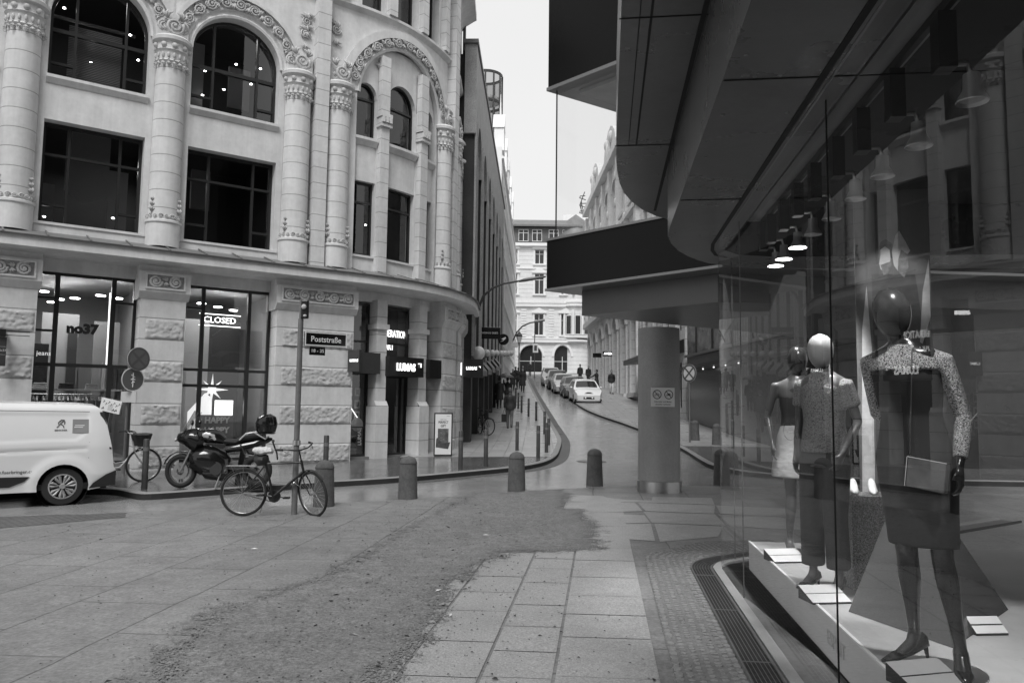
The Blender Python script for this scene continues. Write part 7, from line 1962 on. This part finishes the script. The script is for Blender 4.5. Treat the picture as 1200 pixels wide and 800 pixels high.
for i in range(90):
    t=i/89;p=a.lerp(b,t)+V3(0,0,-.02*math.sin(PI*t));q.ball(p,(.0042,.0042,.006),5,4)
q.build('chain',M['chrome'],bg)
def wedge(label,x,y,yaw,w=.30,d=.2):
    th=thing('card_holder',label,'card holder',(x,y,.3),yaw,'white cards on dark wedges')
    q=MB();q.add([(-w/2,-d/2,.001),(w/2,-d/2,.001),(w/2,d/2,.001),(-w/2,d/2,.001),(-w/2,-d/2,.012),(w/2,-d/2,.012),(w/2,d/2,.085),(-w/2,d/2,.085)],[(3,2,1,0),(4,5,6,7),(0,1,5,4),(1,2,6,5),(2,3,7,6),(3,0,4,7)]);q.build('wedge',M['black'],th,world=False)
    q=MB();
    for i,(a,b) in enumerate(((-d/2,-.004),(.004,d/2))):
        q.key=i;z=lambda v:.0145+.0733*(v+d/2)/d;q.add([(-w/2,a,z(a)),(w/2,a,z(a)),(w/2,b,z(b)),(-w/2,b,z(b))],[(0,1,2,3)])
    q.split('card',M['signw'],th,world=False)
wedge('white card on a dark wedge at the feet of the near mannequin',2.00,3.78,.25)
wedge('white card on a dark wedge near the plinth edge below the middle mannequin',2.16,5.38,.15,.28,.19);wedge('white card on a dark wedge farthest along the display, by the bare legs',2.38,6.75,.15,.3,.2)
wedge('white card lying on the floor behind the near mannequin',2.82,4.65,.1,.2,.09)
# angular display sculpture
q=MB();pa=[V3(2.20,5.1,.302),V3(2.45,4.35,.302),V3(3.3,5.2,.302),V3(2.72,5.3,1.25),V3(2.2,5.1,.33)]
q.add([pa[0],pa[1],pa[2],pa[3]],[(0,1,2),(0,3,1),(1,3,2),(2,3,0)]);obj1(q,'angular_sculpture',mat('smoky_panel',.06,.25,noise_=[(1,.2)]),'dark folded pyramid panel on the display floor behind the near mannequin','display sculpture')
q=MB();q.bar((2.28,5.0,.36),(2.9,5.05,.46),.012,.012);obj1(q,'light_strip',M['white'],'thin white strip across the dark pyramid panel','strip')
# glittering display box
db=thing('display_box','dark glittering display box with white shoes beside the middle mannequin','display box',(2.55,5.75,.3))
q=MB();q.box(2.48,2.86,5.65,5.95,.301,.98);q.build('box',M['knit2'] if 'knit2' in M else M.setdefault('knit2',sequin('glitter_dark',.02,.5)),db,bevel=.004)
for i,x in enumerate((2.58,2.72)):
    q=MB();q.tube([(x+.02,5.9,1.06),(x,5.85,1.04),(x-.03,5.76,1.005),(x-.06,5.68,.992)],[(.022,.03),(.03,.035),(.032,.018),(.012,.008)],10,side=(1,0,0));q.cyl((x+.02,5.9,1.05),(x+.025,5.91,.981),.012,.006)
    tag(q.build('display_shoe',M['white'],None,smooth='all'),'white high heeled shoe on the glittering box, '+('left one' if i==0 else 'right one'),'shoe','white shoes on the display box')
# banner with a couple
bn=thing('picture_banner','tall pale banner showing a bearded man and a woman in a headscarf','banner',(3.0,6.1,.3))
Ab=frameM((2.95,5.9,1.82),(.97,-.22,0),(0,0,1))
def flat(pts,m,nm,d=.0):
    q=MB();n=len(pts);q.add([Ab@V3(x,z,d) for x,z in pts],[tuple(range(n))]);return q.build(nm,m,bn)
def ell(cx,cz,rx,rz,n=20,a0=0,a1=2*PI): return [(cx+rx*math.cos(a0+(a1-a0)*i/n),cz+rz*math.sin(a0+(a1-a0)*i/n)) for i in range(n)]
q=MB();q.box(-.27,.27,-1.5,1.5,-.02,-.002);q.v=[Ab@v for v in q.v];q.build('banner_sheet',mat('banner_print_ground',.16,.5,noise_=[(1.2,.35)]),bn)
mw_=mat('print_light',.62,.5,noise_=[(9,.25)]);md_=mat('print_dark',.03,.5);mm_=mat('print_mid',.25,.5,noise_=[(16,.6)])
F2=lambda P_:[(x*.55,z*.62+.58) for x,z in P_]
flat([(-.27,-1.5),(-.17,-1.5),(-.16,.2),(-.19,.75),(-.23,.4),(-.25,-.4)],mw_,'printed_arm',.001)
face=[(-.17,.55),(-.15,.66),(-.15,.76),(-.10,.80),(-.04,.78),(-.02,.68),(-.02,.56),(-.05,.47),(-.11,.44),(-.155,.48)]
flat(F2(face),mw_,'printed_face',.002);flat(F2([(-.16,.72),(-.15,.82),(-.08,.86),(0,.80),(.0,.62),(-.02,.6),(-.03,.72),(-.09,.765)]),md_,'printed_hair',.004);flat(F2([(-.155,.53),(-.09,.55),(-.03,.57),(-.02,.62),(-.01,.52),(-.06,.42),(-.12,.40)]),mm_,'printed_beard',.005)
flat(F2([(.02,.52),(.0,.70),(.05,.90),(.10,.96),(.17,.84),(.24,.70),(.20,.66),(.12,.72),(.08,.6),(.07,.45)]),mw_,'printed_headscarf',.003);flat(F2([(.07,.45),(.08,.6),(.12,.72),(.20,.66),(.21,.50),(.15,.36)]),mm_,'printed_hair',.0035)
flat([(-.15,.84),(.16,.83),(.22,.3),(.2,-1.5),(-.15,-1.5)],mat('print_coat',.09,.5,noise_=[(4,.5)]),'printed_coat',.0015)
flat([(.17,.2),(.26,.5),(.26,.95),(.21,.7)],mw_,'printed_hand',.003)
# pale drape
q=MB();V=[];n=24
for j in range(2):
    for i in range(n): V.append((2.72+.34*i/n,6.0+.04*math.sin(i*1.3)+.1*i/n,.31 if j==0 else 2.9))
q.add(V,[(i,i+1,n+i+1,n+i) for i in range(n-1)]);q2=MB();q2.v=q.v;q2.f=q.f
obj1(q,'curtain',mat('grey_curtain',.22,.7,noise_=[(2,.2)]),'pale pleated curtain hanging behind the middle mannequin','curtain',weld=False,smooth=True)
# track spotlights
t0=None;names='nearest second third fourth fifth sixth seventh eighth farthest'.split()
for i,s in enumerate((3.67,4.28,4.83,5.34,5.9,6.42,6.92,7.45,7.8)):
    loc=SL(s,1.485,3.44);lb='%s black spotlight on the ceiling track above the mannequins'%names[i]
    if t0 is None:
        t0=thing('track_spotlight',lb,'spotlight',loc,-A2,'spotlights on the ceiling track')
        q=MB();q.box(-.04,.04,-.05,.05,-.27,0);q.build('transformer_box',M['black'],t0,world=False,bevel=.004)
        q=MB();q.tube([(0,0,-.24),(.10,-.0,-.24),(.115,0,-.30)],.012,6);q.build('arm',M['steel'],t0,world=False)
        q=MB();q.lathe([(.0,-.29),(.035,-.29),(.038,-.36),(.07,-.42),(.068,-.425),(.034,-.365)],(.115,0,0),18);q.build('lamp_head',M['alu'],t0,world=False,smooth=40)
        q=MB();q.lathe([(0,-.405),(.055,-.41)],(.115,0,0),16);q.build('bulb',M['skin'],t0,world=False)
    else: dup(t0,loc,-A2,lb)
    if i>=6:
        q=MB();q.lathe([(0,0),(.075,.0)],(0,0,0),16);p=Vector(loc)+Matrix.Rotation(-A2,3,'Z')@V3(.115,0,-.428);q.v=[v+p for v in q.v]
        tag(q.build('lit_bulb',M['lamp']),'glowing bulb of the %s spotlight on the track'%names[i],'bulb')
def spot(p,to,e,ang=40,bl=.5,sz=.05):
    l=bpy.data.lights.new('shop_spot','SPOT');l.energy=e;l.spot_size=math.radians(ang);l.spot_blend=bl;l.shadow_soft_size=sz
    o=bpy.data.objects.new('shop_spot',l);COL.objects.link(o);o.location=p;o.rotation_euler=(Vector(p)-Vector(to)).to_track_quat('Z','Y').to_euler()
for s,to,e,a in ((3.67,(2.05,3.98,1.95),50,34),(4.83,(2.35,5.7,1.8),38,30),(6.42,(2.62,7.1,1.3),60,34),(4.28,(2.75,4.5,.3),190,44),(5.9,(2.15,6.2,.3),170,60),(5.34,(2.95,5.9,2.6),22,28),(3.0,(2.1,3.5,.3),60,50),(7.45,(2.4,7.2,.3),150,60)):
    spot(SL(s,1.60,3.0),to,e,a)
A_=frameM(SL(5.05,1.326,.17),-DS,(0,0,1));o_=text('ESPRIT',.13,A_,M['signgrey'],SB,name='lettering',ext=.001)  # letters on the plinth stand in for a faint reflected shop name
